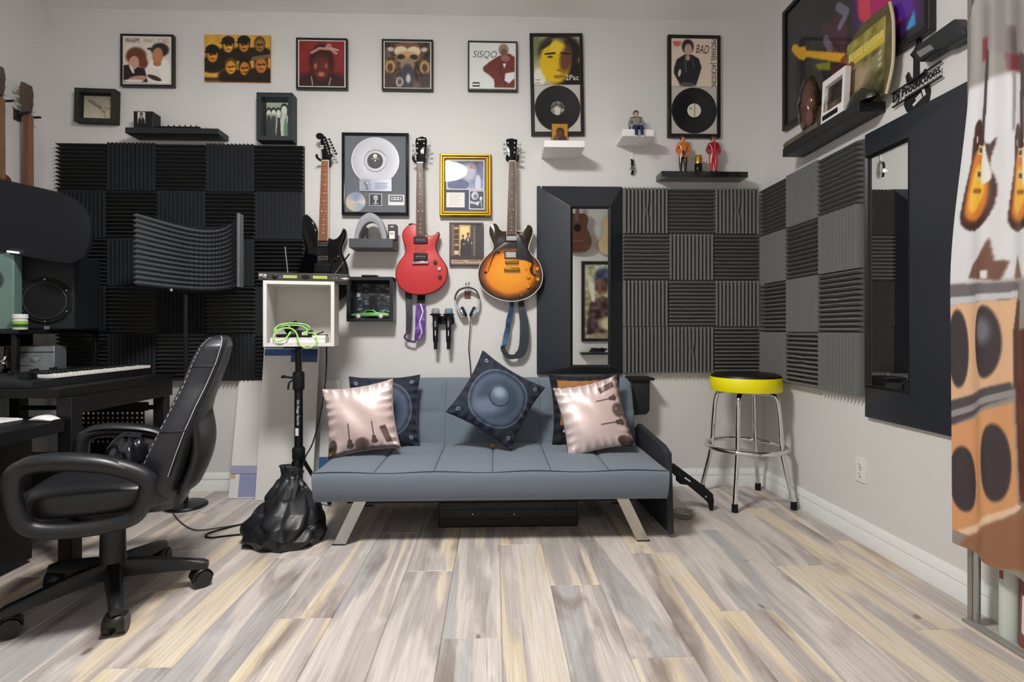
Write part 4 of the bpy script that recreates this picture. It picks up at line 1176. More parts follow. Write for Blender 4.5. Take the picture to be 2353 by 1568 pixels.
_nz = _N.new('ShaderNodeTexNoise'); _nz.inputs['Scale'].default_value = 12; _L.new(_tc.outputs['Object'], _nz.inputs['Vector'])
_ad = _N.new('ShaderNodeMath'); _ad.operation = 'MULTIPLY_ADD'; _ad.inputs[1].default_value = .1; _L.new(_nz.outputs['Fac'], _ad.inputs[0]); _L.new(_ln.outputs['Value'], _ad.inputs[2])
_r = _N.new('ShaderNodeValToRGB'); _L.new(_ad.outputs[0], _r.inputs[0]); _e = _r.color_ramp.elements
_e[0].position = .35; _e[0].color = lin((246, 160, 22)) + (1,); _e[1].position = 1.12 if False else 1.0; _e[1].color = lin((34, 22, 18)) + (1,)
for p_, c_ in ((.74, (240, 142, 20)), (.88, (140, 70, 18))):
    q = _e.new(p_); q.color = lin(c_) + (1,)
_L.new(_r.outputs[0], _b.inputs['Base Color']); _b.inputs['Roughness'].default_value = .12; _b.inputs['Coat Weight'].default_value = .6
DKB = M('guitar_dark_side', (40, 26, 20), .2, coat=.5)
ol = [gpt(*q, GD, o) for q in smooth2(sb, 2)]
MB().prism(ol, -.038, -GD, 0, .004, 1).build('body', [sun, DKB], t, sharp=60)
MB().tube([(x, -GD + .002, z) for x, z in ol], .003, 6, closed=True).build('binding', M('binding_cream', (226, 206, 186), .4), t)
neckparts(t, o, ((1169.3, 370), (1184.9, 370)), ((1164.2, 539.6), (1185.6, 539.6)), ROSE, 22, .628, M('binding_cream', (226, 206, 186), .4), (3, 5, 7, 9, 12, 15, 17, 19, 21))
hs = [(1169, 369), (1167, 360), (1165.5, 342), (1162.7, 321), (1168, 319), (1176.3, 318), (1182, 319.5), (1189, 321), (1187.8, 342), (1186, 360), (1185, 369)]
MB().prism([gpt(*q, GD, o) for q in hs], -GD + .014, -GD - .002, bev=.002).build('headstock', BLKG, t)
tuners(t, o, [(1164, 331.5), (1164.5, 342), (1165.5, 352)], -1, -GD + .006, STEEL); tuners(t, o, [(1189, 331.5), (1188.5, 342), (1187, 352)], 1, -GD + .006, STEEL)
posts(t, o, [(1167.5, 329.5), (1168, 340.5), (1168.5, 351), (1182.5, 329.5), (1182.5, 340.5), (1182.5, 351)], -GD - .002)
for (x0_, y0_, x1_, y1_) in ((1162, 542, 1188.5, 555), (1160.5, 579, 1187, 594)):
    a = gpt(x0_, y1_, GD, o); b_ = gpt(x1_, y0_, GD, o)
    pr_ = MB().box(a[0] - .004, -GD - .005, a[1] - .002, b_[0] + .004, -GD, b_[1] + .002).build('pickup_ring', BLK, t, bevel=.001)
    pk = MB().box(a[0] + .002, -GD - .014, a[1] + .002, b_[0] - .002, -GD - .004, b_[1] - .002).build('pickup', CHROME, t, bevel=.003)
    for i in range(6):
        MB().lathe([(.002, 0), (.002, .001), (0, .0012)], (a[0] + (b_[0] - a[0]) * (.15 + .14 * i), -GD - .014, a[1] + (b_[1] - a[1]) * .3), 'y', 8).build('pole_piece', GOLD, pk)
pg = [(1187.5, 539), (1195.5, 540), (1201.7, 548), (1219.5, 584), (1226, 604), (1219, 603), (1205, 597.5), (1188, 596)]
MB().prism([gpt(*q, GD, o) for q in pg], -GD - .004, -GD - .007, bev=.0008).build('pickguard', M('pickguard_black', (26, 27, 31), .25, coat=.3), t)
a = gpt(1160, 606, GD, o); b_ = gpt(1191.6, 599.5, GD, o); br = MB().box(a[0], -GD - .014, a[1], b_[0], -GD - .002, b_[1]).build('bridge', GOLD, t, bevel=.003)
for i in range(6):
    MB().box(a[0] + .008 + i * .0125, -GD - .016, a[1] + .002, a[0] + .016 + i * .0125, -GD - .013, b_[1] - .003).build('saddle', GOLD, br)
a = gpt(1158, 624, GD, o); b_ = gpt(1194, 616, GD, o); MB().box(a[0], -GD - .018, a[1], b_[0], -GD - .006, b_[1]).build('tailpiece', GOLD, t, bevel=.005)
strings(t, o, (1170.5, 1183.7, 370), (1163, 1189, 617), GD + .012, GD + .018)
KG = M('knob_amber', (222, 160, 60), .2, .4, coat=.5)
for q in ((1234, 618.4), (1235.6, 642.5)):
    knob(t, o, *q, .0125, .016, KG)
for q in ((1213, 636), (1213, 658.6)):
    knob(t, o, *q, .0125, .016, KG)
knob(t, o, 1208, 618, .004, .02, KG, 'toggle_switch'); knob(t, o, 1198, 677.6, .009, .004, GOLD, 'jack_plate')
def fhole(pts):
    c_ = [gpt(*q, GD, o) for q in pts]
    mb = MB(); pp = bez([(x, -GD - .0004, z) for x, z in c_], 6)
    n_ = len(pp); mb.tube(pp, [.004 + .0075 * math.sin(PI * i / (n_ - 1)) ** 2 for i in range(n_)], 8, flat=.08)
    for q in (pp[0], pp[-1]):
        mb.lathe([(0, 0), (.009, 0), (.009, .0009), (0, .0009)], (q.x, -GD + .0002, q.z), 'y', 14)
    return mb.build('sound_hole', M('sound_hole_dark', (44, 24, 14), .8), t)
fhole([(1145.5, 581), (1141, 578.5), (1135, 586), (1129, 601), (1124, 614), (1120, 626), (1115.5, 626.5)])
fhole([(1224, 607), (1222.5, 613), (1221, 620), (1224, 630), (1230, 633)])
hanger(1177, 369, 'black wall hanger gripping the sunburst guitar')
st = thing('guitar_strap', 'dark strap with a blue shimmering band looped below the sunburst guitar', 'strap', (o.x, 0, onY(1175, 822, .05).z))
so = st.location
mb = MB(); pts = bez([sp(1197, 686, .026), sp(1199, 710, .04), sp(1204, 740, .045), sp(1205, 770, .05), sp(1203, 795, .05), sp(1196, 812, .05), sp(1182, 820, .05), sp(1168, 819, .05), sp(1158, 808, .05), sp(1155, 798, .05)], 5)
n_ = len(pts); strip(mb, pts, [.03 + .03 * math.sin(PI * min(1, i / n_ * 1.35)) * (i < n_ * .62) for i in range(n_)], .003)
mb.build('leather_band', M('strap_leather', (40, 48, 56), .5, var=.1), st)
mb = MB(); pts = bez([sp(1175, 686, .026), sp(1176, 703, .045), sp(1173, 722, .05), sp(1169, 740, .05), sp(1166, 760, .05), sp(1160, 785, .05), sp(1157, 797, .05)], 5)
n_ = len(pts); wd = [(.4 + .6 * math.cos(2.6 * i / n_ * 3) ** 2, .5 * math.sin(4 * i / n_), 0) for i in range(n_)]
strip(mb, pts, [.012 + .03 * math.sin(PI * i / (n_ - 1)) ** .5 for i in range(n_)], .002, 0, wd)
mb.build('shimmer_band', M('strap_blue', (92, 122, 156), .25, .5, var=.5, vs=50), st)
MB().tube([sp(1151, 797, .05), sp(1162, 793, .05)], .012, 10, flat=.6).build('slide_buckle', M('buckle_teal', (40, 92, 110), .25, .6), st)

# ================================================================ microphones, headphones, watch
o = onY(1016, 803, .06); 
hd = thing('microphone_holder', 'black two place microphone holder screwed to the wall', 'holder', (o.x, 0, onY(1016, 745, .06).z))
a = onY(1001, 745, .05); b_ = onY(1042, 726, .05)
MB().box(a.x - o.x, -.045, 0, b_.x - o.x, -.001, b_.z - a.z).build('bracket', BLKM, hd, bevel=.003)
for (px, lab, gm) in ((1001, 'handheld microphone with silver grille in the wall holder', M('grille_silver', (176, 172, 176), .35, .8, bump=1, bs=900)), (1031, 'handheld microphone with blue grey grille in the wall holder', M('grille_blue', (140, 168, 190), .35, .8, bump=1, bs=900))):
    p = onY(px, 803, .075); zt = lambda py: onY(px, py, .075).z - p.z
    m_ = thing('microphone', lab, 'microphone', (p.x, -.078, p.z), 0, 'handheld microphones in the wall holder')
    MB().lathe([(.012, 0), (.0125, zt(788)), (.0165, zt(785)), (.019, zt(735)), (.0205, zt(726))], n=20).build('handle', M('mic_black', (30, 33, 38), .35, .3), m_)
    MB().lathe([(.0205, zt(726)), (.0245, zt(722)), (.026, zt(718)), (.0235, zt(711)), (.018, zt(709)), (0, zt(708.5))], n=20).build('grille', gm, m_)
    MB().lathe([(.022, zt(726.5)), (.0375, zt(724)), (.0375, zt(722.5)), (.024, zt(720.5))], n=8).build('roll_ring', BLKM, m_)
    MB().box(-.005, -.0205, zt(752), .005, -.0185, zt(738)).build('display', M('mic_label', (120, 124, 130), .4), m_)
    MB().box(-.002, -.0186, zt(772), .0025, -.017, zt(760)).build('maker_mark', WHITE, m_)
p = onY(1074.5, 680, .0)
hk = thing('wall_hook', 'chrome double hook on a small plate holding the headphones', 'hook', (p.x, 0, p.z))
z_ = lambda py, d=.02: onY(1075, py, d).z - p.z
MB().box(-.02, -.006, z_(686), .02, -.001, z_(668)).build('hook_plate', M('hook_plate_brown', (120, 84, 66), .4, .4), hk, bevel=.002)
MB().tube(bez([(0, -.006, z_(674)), (0, -.03, z_(672)), (-.006, -.062, z_(668)), (-.006, -.07, z_(656))], 5), .003, 8).tube(bez([(0, -.03, z_(672)), (.01, -.05, z_(664)), (.012, -.06, z_(654))], 5), .003, 8).sphere((-.006, -.07, z_(654)), .007).sphere((.012, -.06, z_(652)), .007).build('prongs', CHROME, hk)
hp = thing('headphones', 'silver and black headphones hanging from the chrome hook', 'headphones', (p.x, -.045, onY(1074, 733, .045).z))
q0 = hp.location
def hpt(px, py, dy=0):
    v = onY(px, py, .045); return (v.x - q0.x, dy, v.z - q0.z)
mb = MB(); pts = bez([hpt(1045.5, 690), hpt(1047.5, 678), hpt(1056, 666.5), hpt(1074, 661), hpt(1091, 666), hpt(1099, 677), hpt(1101, 688)], 6)
strip(mb, pts, [.010] * len(pts), .03); mb.build('headband', M('headband_brown', (62, 56, 54), .6), hp, bevel=.003)
SLV = M('headphone_silver', (206, 208, 214), .25, .8)
for s, xs in ((-1, (1046, 1047.5, 1054, 1063)), (1, (1100.5, 1099.5, 1093, 1086))):
    mb = MB(); pts = bez([hpt(xs[0], 686), hpt(xs[1], 700), hpt(xs[2], 716), hpt(xs[3], 730)], 6); strip(mb, pts, [.012, ] * len(pts), .022); mb.build('yoke', SLV, hp, bevel=.002)
    c1 = Vector(hpt(1064.5 if s < 0 else 1087.5, 717.5)); ax = Vector((-s * .9, 0, .42)).normalized()
    mb = MB(); pr = [(.001, -.014), (.026, -.014), (.034, -.008), (.034, .004), (.030, .012), (.018, .012), (.014, .004), (.001, .004)]
    M4 = Matrix.Translation(c1) @ ax.to_track_quat('Z', 'Y').to_matrix().to_4x4()
    for mn, rng, mt in (('ear_cup', [(.001, -.018), (.024, -.018), (.033, -.011), (.033, -.002), (.001, -.002)], SLV), ('ear_pad', [(.001, -.002), (.034, -.002), (.037, .006), (.031, .015), (.018, .015), (.014, .006), (.001, .006)], M('pad_black', (34, 38, 48), .4))):
        b2 = MB().lathe(rng, n=22); b2.v = [tuple(M4 @ Vector(v)) for v in b2.v]; b2.build(mn, mt, hp)
cb = thing('headphone_cable', 'thin black cable hanging from the headphones down behind the sofa', 'cable', (q0.x, -.02, .70))
def cpt(px, py, d=.03):
    v = onY(px, py, d); return (v.x - q0.x, -d + .02, v.z - .70)
MB().tube(bez([cpt(1081, 729, .045), cpt(1080, 757), cpt(1077.5, 790), cpt(1077, 806), cpt(1080, 834, .02), cpt(1081.7, 860, .02), cpt(1081.7, 878, .02)], 6), .003, 6).build('cord', M('cord_dark', (38, 33, 30), .9, spec=.1), cb)
MB().tube([cpt(1081, 731, .045), cpt(1080.6, 739, .04)], .0038, 8).build('plug_sleeve', SLV, cb)
p = onY(1453.5, 401, .03)
wt = thing('wrist_watch', 'small silver wrist watch hanging on a white wall hook below the seated doll', 'watch', (p.x, 0, p.z))
z_ = lambda py: onY(1453, py, .02).z - p.z
mb = MB(); strip(mb, bez([(0, -.014, z_(365)), (0, -.024, z_(372)), (0, -.026, z_(382))], 3), [.017] * 7, .003); mb.build('strap', BLKM, wt); mb = MB(); strip(mb, bez([(.003, -.025, z_(392)), (.002, -.022, z_(397)), (0, -.014, z_(401))], 3), [.017] * 7, .003)
mb.build('strap', BLKM, wt)
MB().lathe([(.014, 0), (.0165, .003), (.0155, .008), (.012, .009), (0, .009)], (0, -.022, z_(387.5)), 'y', 20).build('case', STEEL, wt)
MB().lathe([(0, 0), (.0115, 0), (.011, .001), (0, .001)], (0, -.031, z_(387.5)), 'y', 18).build('dial', M('dial_grey', (90, 92, 98), .2), wt)
MB().lathe([(.003, 0), (.003, .006), (0, .006)], (-.017, -.026, z_(388)), 'y', 8).build('crown', STEEL, wt)
wh = thing('adhesive_hook', 'white adhesive hook carrying the wrist watch', 'hook', (p.x + .004, 0, p.z + z_(368)))
MB().box(-.007, -.004, 0, .007, -.0005, .055).build('hook_plate', WHITE, wh, bevel=.001)
MB().tube(bez([(0, -.004, .02), (0, -.014, .004), (0, -.02, .008), (0, -.021, .014)], 4), .003, 8).build('hook_arm', WHITE, wh)

# ================================================================ dolls
def skinmesh(name, parent, J, E, sub=2, mat=None):
    """J: name -> (x, y, z, r); E: (a, b, colour). One continuous surface grown over the joints, coloured by limb."""
    names = list(J); me = bpy.data.meshes.new('sk')
    me.from_pydata([J[n][:3] for n in names], [(names.index(a), names.index(b_)) for a, b_, c_ in E], [])
    bm = bmesh.new(); bm.from_mesh(me); ly = bm.verts.layers.skin.verify(); bm.verts.ensure_lookup_table()
    for i, n in enumerate(names):
        r = J[n][3]; bm.verts[i][ly].radius = (r, r) if not isinstance(r, tuple) else r
        bm.verts[i][ly].use_root = (i == 0)
    bm.to_mesh(me); bm.free()
    ob = bpy.data.objects.new('sk', me); COL.objects.link(ob)
    ob.modifiers.new('s', 'SKIN').use_smooth_shade = True
    ss = ob.modifiers.new('d', 'SUBSURF'); ss.levels = sub; ss.render_levels = sub
    dg = bpy.context.evaluated_depsgraph_get(); dg.update()
    m2 = bpy.data.meshes.new_from_object(ob.evaluated_get(dg)); bpy.data.objects.remove(ob)
    V = np.array([v.co for v in m2.vertices]); best = np.full(len(V), 1e9); col = np.zeros((len(V), 4)); col[:, 3] = 1
    for a, b_, c_ in E:
        A = np.array(J[a][:3]); B = np.array(J[b_][:3]); e = B - A; t_ = np.clip(((V - A) @ e) / max(e @ e, 1e-12), 0, 1)
        d = np.linalg.norm(V - A - t_[:, None] * e, axis=1); k = d < best; best[k] = d[k]; col[k, :3] = lin(c_)
    ca = m2.color_attributes.new('ink', 'FLOAT_COLOR', 'POINT'); ca.data.foreach_set('color', col.ravel())
    m2.materials.clear(); m2.materials.append(mat or vcmat('doll_plastic', .3, .6)); m2.name = name
    m2.polygons.foreach_set('use_smooth', np.ones(len(m2.polygons), bool))
    r = bpy.data.objects.new(name, m2); COL.objects.link(r); r.parent = parent
    return r
def facebits(t, hx, hy, hz, r):
    for s in (-1, 1):
        MB().sphere((hx + s * r * .38, hy - r * .9, hz + r * .1), r * .13, 6).build('eye', M('doll_eye', (30, 26, 26), .3), t)
    MB().box(hx - r * .3, hy - r * .98, hz - r * .5, hx + r * .3, hy - r * .86, hz - r * .4).build('mouth', M('doll_mouth', (150, 80, 70), .4), t)
def standing(px, lab, jacket, trousers, skin, mat, grp):
    p = onY(px, 392, .07); H_ = onY(px, 305, .07).z - p.z
    t = thing('doll', lab, 'doll', (p.x, -.07, ZS5), 0, grp); s = H_ / .24
    J = {'pel': (0, 0, .118, .021), 'bel': (0, 0, .142, .021), 'che': (0, 0, .175, (.030, .02)), 'nec': (0, 0, .197, .009), 'hed': (0, -.003, .214, .0155), 'top': (0, -.001, .228, .0135)}
    for q, n in ((-1, 'l'), (1, 'r')):
        J.update({n + 'sh': (q * .027, 0, .184, .0125), n + 'el': (q * .041, .002, .147, .0105), n + 'wr': (q * .03, -.012, .120, .0075), n + 'ha': (q * .024, -.017, .110, .0065),
                  n + 'hi': (q * .013, 0, .108, .0165), n + 'kn': (q * .015, -.002, .06, .0125), n + 'an': (q * .014, 0, .016, .0085), n + 'to': (q * .015, -.018, .007, .007)})
    J = {k: (v[0] * s, v[1] * s, v[2] * s, (v[3] * s if not isinstance(v[3], tuple) else tuple(x * s for x in v[3]))) for k, v in J.items()}
    E = [('pel', 'bel', trousers), ('bel', 'che', jacket), ('che', 'nec', jacket), ('nec', 'hed', skin), ('hed', 'top', skin)]
    for n in 'lr':
        E += [('che', n + 'sh', jacket), (n + 'sh', n + 'el', jacket), (n + 'el', n + 'wr', jacket), (n + 'wr', n + 'ha', skin), ('pel', n + 'hi', trousers), (n + 'hi', n + 'kn', trousers), (n + 'kn', n + 'an', trousers), (n + 'an', n + 'to', (26, 22, 22))]
    skinmesh('body', t, J, E, 2, mat)
    MB().sphere((0, .0055 * s, .226 * s), .0182 * s, 14, 0, (1, 1, .95)).build('hair', M('doll_hair', (44, 28, 24), .5), t)
    facebits(t, 0, -.003 * s, .215 * s, .0145 * s)
    return t, s
tO, s = standing(1569.5, 'doll in a shiny orange jacket and dark trousers on the glossy black shelf', (206, 110, 40), (44, 30, 26), (206, 130, 84), vcmat('doll_orange', .16, .7), 'dolls on the glossy black shelf')
mb = MB(); strip(mb, [(0.004, -.021 * s, .125 * s), (.005, -.0235 * s, .15 * s), (.003, -.0215 * s, .185 * s)], [.005] * 3, .001); mb.build('jacket_zip', M('zip_gold', (240, 190, 90), .2, .8), tO)
tR, s = standing(1639.5, 'doll in a shiny red suit on the glossy black shelf', (150, 24, 36), (196, 44, 58), (176, 104, 84), vcmat('doll_red', .16, .7), 'dolls on the glossy black shelf')
mb = MB(); strip(mb, [(0.0, -.021 * s, .135 * s), (.0, -.0235 * s, .16 * s), (.0, -.0205 * s, .188 * s)], [.010] * 3, .001); mb.build('jacket_front', M('red_sheen', (222, 70, 80), .2), tR)
p = onY(1604.5, 392, .07); H_ = onY(1604, 351, .07).z - p.z
t = thing('perfume_bottle', 'small black bottle with a gold cap between the orange and red dolls', 'bottle', (p.x, -.07, ZS5))
MB().lathe([(.0, 0), (.024, 0), (.0255, .002), (.0255, H_ * .47), (.023, H_ * .5), (0, H_ * .5)], n=24).build('glass_body', BLKG, t)
MB().lathe([(.0235, H_ * .5), (.0265, H_ * .52), (.0265, H_ * .82), (.022, H_ * .95), (.02, H_), (0, H_)], n=24).build('cap', M('cap_gold', (226, 190, 96), .15, 1), t)
# seated doll
p = onY(1463.5, 298, .15)
t = thing('doll', 'seated doll in a grey coat and navy trousers on the edge of a white shelf', 'doll', (p.x, -.135, ZS4 + .0))
G_, NV, SK = (136, 134, 132), (32, 44, 82), (206, 164, 142)
J = {'pel': (0, 0, .020, .019), 'bel': (0, .004, .042, .022), 'che': (0, .006, .075, (.03, .02)), 'nec': (0, .004, .094, .0095), 'hed': (0, .001, .11, .0155), 'top': (0, .003, .124, .0135)}
for q, n in ((-1, 'l'), (1, 'r')):
    J.update({n + 'sh': (q * .03, .006, .083, .0125), n + 'el': (q * .043, .002, .05, .012), n + 'wr': (q * .042, -.008, .022, .0095), n + 'ha': (q * .041, -.012, .011, .006),
              n + 'hi': (q * .014, -.008, .016, .0145), n + 'kn': (q * .0165, -.061, .012, .0115), n + 'sn': (q * .0175, -.066, -.03, .0095), n + 'an': (q * .0175, -.066, -.052, .008), n + 'to': (q * .022, -.08, -.058, .006)})
E = [('pel', 'bel', G_), ('bel', 'che', G_), ('che', 'nec', G_), ('nec', 'hed', SK), ('hed', 'top', SK)]
for n in 'lr':
    E += [('che', n + 'sh', G_), (n + 'sh', n + 'el', G_), (n + 'el', n + 'wr', G_), (n + 'wr', n + 'ha', (60, 60, 70)), ('pel', n + 'hi', NV), (n + 'hi', n + 'kn', NV), (n + 'kn', n + 'sn', NV), (n + 'sn', n + 'an', NV), (n + 'an', n + 'to', (214, 214, 216))]
skinmesh('body', t, J, E, 2, vcmat('doll_cloth', .8, .3))
MB().sphere((0, .0095, .1205), .0182, 14, 0, (1, 1, 1)).build('hair', M('doll_hair_brown', (74, 62, 56), .6), t)
mb = MB()
for q in (-1, 1):
    mb.add([(q * .004, -.006, .098), (q * .036, -.006, .09), (q * .04, .008, .088), (q * .012, .016, .1), (q * .008, -.012, .09), (q * .034, -.01, .084)], [(0, 1, 2, 3), (0, 4, 5, 1)], 0, False)
ob = mb.build('collar', M('coat_collar', (120, 118, 116), .85), t); md = ob.modifiers.new('th', 'SOLIDIFY'); md.thickness = .003
facebits(t, 0, .001, .111, .0145)
# ================================================================ sofa
FAB = M('sofa_fabric', (112, 123, 135), .9, var=.10, vs=260, bump=.5, bs=900, spec=.15, sheen=.25)
SO = Vector((-.012, -.55, 0))
sofa = thing('sofa_bed', 'slate blue tufted sofa bed with slanted chrome legs', 'sofa', SO)
HW = .84
def tuft(u, v, nu, vs, amp):               # cushion swell between the sewn lines
    a = abs(math.sin(PI * nu * u)) ** .45
    lo = max([q for q in vs if q <= v + 1e-9], default=0); hi = min([q for q in vs if q > v], default=1)
    b_ = abs(math.sin(PI * (v - lo) / max(hi - lo, 1e-6))) ** .45
    return amp * min(a, b_)
prof = [(-.36, .212), (-.375, .235), (-.385, .28), (-.385, .325), (-.378, .345), (-.366, .352)]
def seatfn(u, w):
    n = len(prof); x = -HW + 2 * HW * u
    k = w * 40
    if k <= 10:
        i = k / 10 * (n - 1); j = min(int(i), n - 2); f_ = i - j
        y = prof[j][0] + (prof[j + 1][0] - prof[j][0]) * f_; z = prof[j][1] + (prof[j + 1][1] - prof[j][1]) * f_
        z += .004 * math.sin(u * 23) * (k / 10) ** 3
        x *= (1 - .004 * math.cos(PI * k / 10))
    else:
        v = (k - 10) / 30
        y = -.366 + .66 * v; z = .350 + tuft(u, v, 6, [0, .62, 1], .016) * min(1, v * 7 + .25) - .004
    return (x, y, z)
mb = MB().grid(seatfn, 96, 40)
n_ = 97
for e, rev in ((0, 0), (96, 1)):
    ring = [j * n_ + e for j in range(41)]; b0 = len(mb.v); xx = -HW if e == 0 else HW
    mb.v += [(xx, .294, .212)]
    mb.f.append(tuple(ring + [b0]) if rev else tuple(reversed(ring + [b0]))); mb.m.append(0); mb.s.append(False)
mb.add([(-HW, -.36, .212), (HW, -.36, .212), (HW, .294, .212), (-HW, .294, .212)], [(0, 3, 2, 1)]); mb.add([(-HW, .294, .212), (HW, .294, .212), (HW, .294, .346), (-HW, .294, .346)], [(0, 1, 2, 3)])
seat = mb.build('seat', FAB, sofa, sharp=70)
MB().tube([(-HW + 2 * HW * i / 60, -.3705, .3495 + .004 * math.sin(i / 60 * 23)) for i in range(61)], .0032, 6).build('piping', M('piping_navy', (26, 32, 44), .6), seat)
SEAM = M('seam_thread', (52, 62, 76), .9)
for i in range(1, 6):
    x = -HW + 2 * HW * i / 6
    MB().tube([(x, -.36 + .66 * j / 12 + .006, .3475) for j in range(13)], .0018, 5).build('seam', SEAM, seat)
MB().tube([(-HW + .01 + 2 * (HW - .01) * j / 40, -.366 + .66 * .62, .3475) for j in range(41)], .0018, 5).build('seam', SEAM, seat)
def backfn(u, w):                          # front of the backrest leans towards the wall; w from bottom to top
    x = -HW - .012 + 2 * (HW + .012) * u
    k = w * 44
    if k <= 32:
        v = k / 32; t_ = tuft(u, v, 6, [0, .52, 1], .016)
        y = .245 + .115 * v - t_; z = .335 + .375 * v - t_ * .3
        ed = min(u, 1 - u) * 2 * HW
    else:
        q = (k - 32) / 12 * PI
        y = .36 + .055 - .055 * math.cos(q); z = .71 + .016 * math.sin(q)
        if k > 38:
            z = .71 + .016 - .016 * (1 - math.sin(q)) 
    cr = min(u, 1 - u) * 2 * HW
    if cr < .05 and z > .6:
        z -= (.05 - math.sqrt(max(0, .05 ** 2 - (.05 - cr) ** 2))) * .6 * (z - .6) / .12
    return (x, y, z)
mb = MB().grid(backfn, 96, 44)
nv_ = 45
top = [44 * 97 + i for i in range(97)]
vs = [mb.v[i] for i in top]
b0 = len(mb.v); mb.v += [(v[0], .335, .335) for v in vs]
for i in range(96):
    mb.f.append((top[i], top[i + 1], b0 + i + 1, b0 + i)); mb.m.append(0); mb.s.append(True)
for e in (0, 96):
    ring = [j * 97 + e for j in range(45)] + [b0 + e]
    mb.f.append(tuple(ring)); mb.m.append(0); mb.s.append(False)
back = mb.build('backrest', FAB, sofa, sharp=70)
for i in range(1, 6):
    x = -HW - .012 + 2 * (HW + .012) * i / 6
    MB().tube([(x, .246 + .115 * j / 12, .335 + .375 * j / 12) for j in range(13)], .0018, 5).build('seam', SEAM, back)
MB().tube([(-HW + .0 + 2 * HW * j / 40, .245 + .115 * .52 + .001, .335 + .375 * .52) for j in range(41)], .0018, 5).build('seam', SEAM, back)
for s in (-1, 1):
    for yy in (-.335, .22):
        xt, xb = s * .625, s * .728
        pts = [(xb - .03, yy - .006, 0), (xb + .03, yy - .006, 0), (xb - .03, yy + .006, 0), (xb + .03, yy + .006, 0), (xt - .03, yy - .006, .214), (xt + .03, yy - .006, .214), (xt - .03, yy + .006, .214), (xt + .03, yy + .006, .214)]
        lg = MB().hexa(pts).build('leg', M('leg_chrome', (196, 196, 194), .22, 1), sofa, bevel=.0015)
        MB().box(xb - .031, yy - .008, -.0, xb + .031, yy + .008, .005).build('glide', BLKM, lg)
MB().box(-.7, -.30, .185, .7, .24, .212).build('underframe', BLKM, sofa)
# ---------------------------------------------------------------- pillows
def pillow(name, label, c, size, rot, pic, th=.075, back=(60, 60, 66), mat=None, seed=1, bow=.095):
    t = thing(name, label, 'pillow', c, rot=rot)
    w, h = size; rs = random.Random(seed)
    ph = [rs.uniform(0, 6.28) for _ in range(8)]
    def pos(u, v, s):
        a, b_ = 2 * u - 1, 2 * v - 1
        x = a * w / 2 * (1 - bow * (1 - b_ * b_)); z = b_ * h / 2 * (1 - bow * (1 - a * a))
        q = max(0, (1 - a * a)) ** .5 * max(0, (1 - b_ * b_)) ** .5
        y = th * q ** .85
        ea, eb = 1 - abs(a), 1 - abs(b_)
        wr = math.exp(-ea * 9) * (1 - math.exp(-ea * 40)) * math.sin(b_ * 23 + ph[0] + math.sin(b_ * 5 + ph[1])) + math.exp(-eb * 9) * (1 - math.exp(-eb * 40)) * math.sin(a * 23 + ph[2] + math.sin(a * 4 + ph[3]))
        y += .014 * wr + .004 * q * math.sin(a * 6 + b_ * 5 + ph[4])
        return (x, -s * y, z)
    front = pic.build('cover_front', t, lambda u, v: pos(u, v, 1), mat or vcmat('pillow_cloth', .7, .2, sheen=.1))
    MB().grid(lambda u, v: pos(u, v, -1), 26, 26).build('cover_back', M('pillow_back_%d' % seed, back, .7), t, sharp=0)
    ed = [(i / 20, 0) for i in range(20)] + [(1, i / 20) for i in range(20)] + [(1 - i / 20, 1) for i in range(20)] + [(0, 1 - i / 20) for i in range(20)]
    MB().tube([pos(u, v, 1) for u, v in ed], .0025, 5, closed=True).build('edge_seam', M('pillow_back_%d' % seed, back, .7), t)
    return t
SATIN = vcmat('pillow_satin', .38, .7, sheen=.2, metal=.35)
def satinpic(seed, side=False):
    P = Pic(120, 120, (226, 208, 203)); P.grad((228, 210, 206), (214, 188, 182)); P.cloud(10, 24, seed)
    D = (86, 66, 62)
    def gtr(x, y, s, a):
        P.ell(x, y, .05 * s, .045 * s, D, a).ell(x, y - .06 * s, .035 * s, .035 * s, D, a).line([(x, y - .05 * s), (x + .02 * math.sin(R(a)), y - .32 * s)], .009, D)
    gtr(.33, .9, 1, 0); gtr(.68, .88, .9, -8); P.ell(.5, .9, .1, .09, (104, 82, 76), soft=.4); P.ell(.06, .88, .08, .12, D, 10)
    P.poly([(.78, .68), (.87, .66), (.92, .9), (.84, .92)], D, 1)
    for i in range(5):
        P.line([(.81 + i * .012, .72), (.84 + i * .012, .88)], .003, (150, 122, 114))
    P.rect(0, .955, 1, 1, (96, 74, 70), .8, 3)
    if side:
        P.a = np.ascontiguousarray(np.rot90(P.a, 1))
    return P
def spkpic(seed):
    P = Pic(130, 130, (40, 46, 58)); P.cloud(8, 12, seed)
    P.ell(.5, .5, .43, .43, (112, 120, 140), soft=.03).ell(.5, .5, .415, .415, (50, 58, 74), soft=.05).ell(.5, .51, .37, .37, (92, 104, 124), soft=.12)
    P.ell(.5, .5, .33, .33, (62, 74, 92), soft=.5).ell(.42, .68, .2, .12, (128, 136, 160), -30, soft=.9, al=.7)
    P.ell(.5, .47, .155, .155, (40, 48, 62), soft=.06).ell(.5, .465, .14, .14, (82, 96, 114), soft=.1).ell(.47, .42, .09, .08, (150, 164, 180), soft=.9, al=.8)
    for x in (.1, .9):
        for y in (.1, .9):
            P.ell(x, y, .026, .026, (150, 158, 170), soft=.3).ell(x, y, .014, .014, (30, 34, 42), soft=.3)
    return P
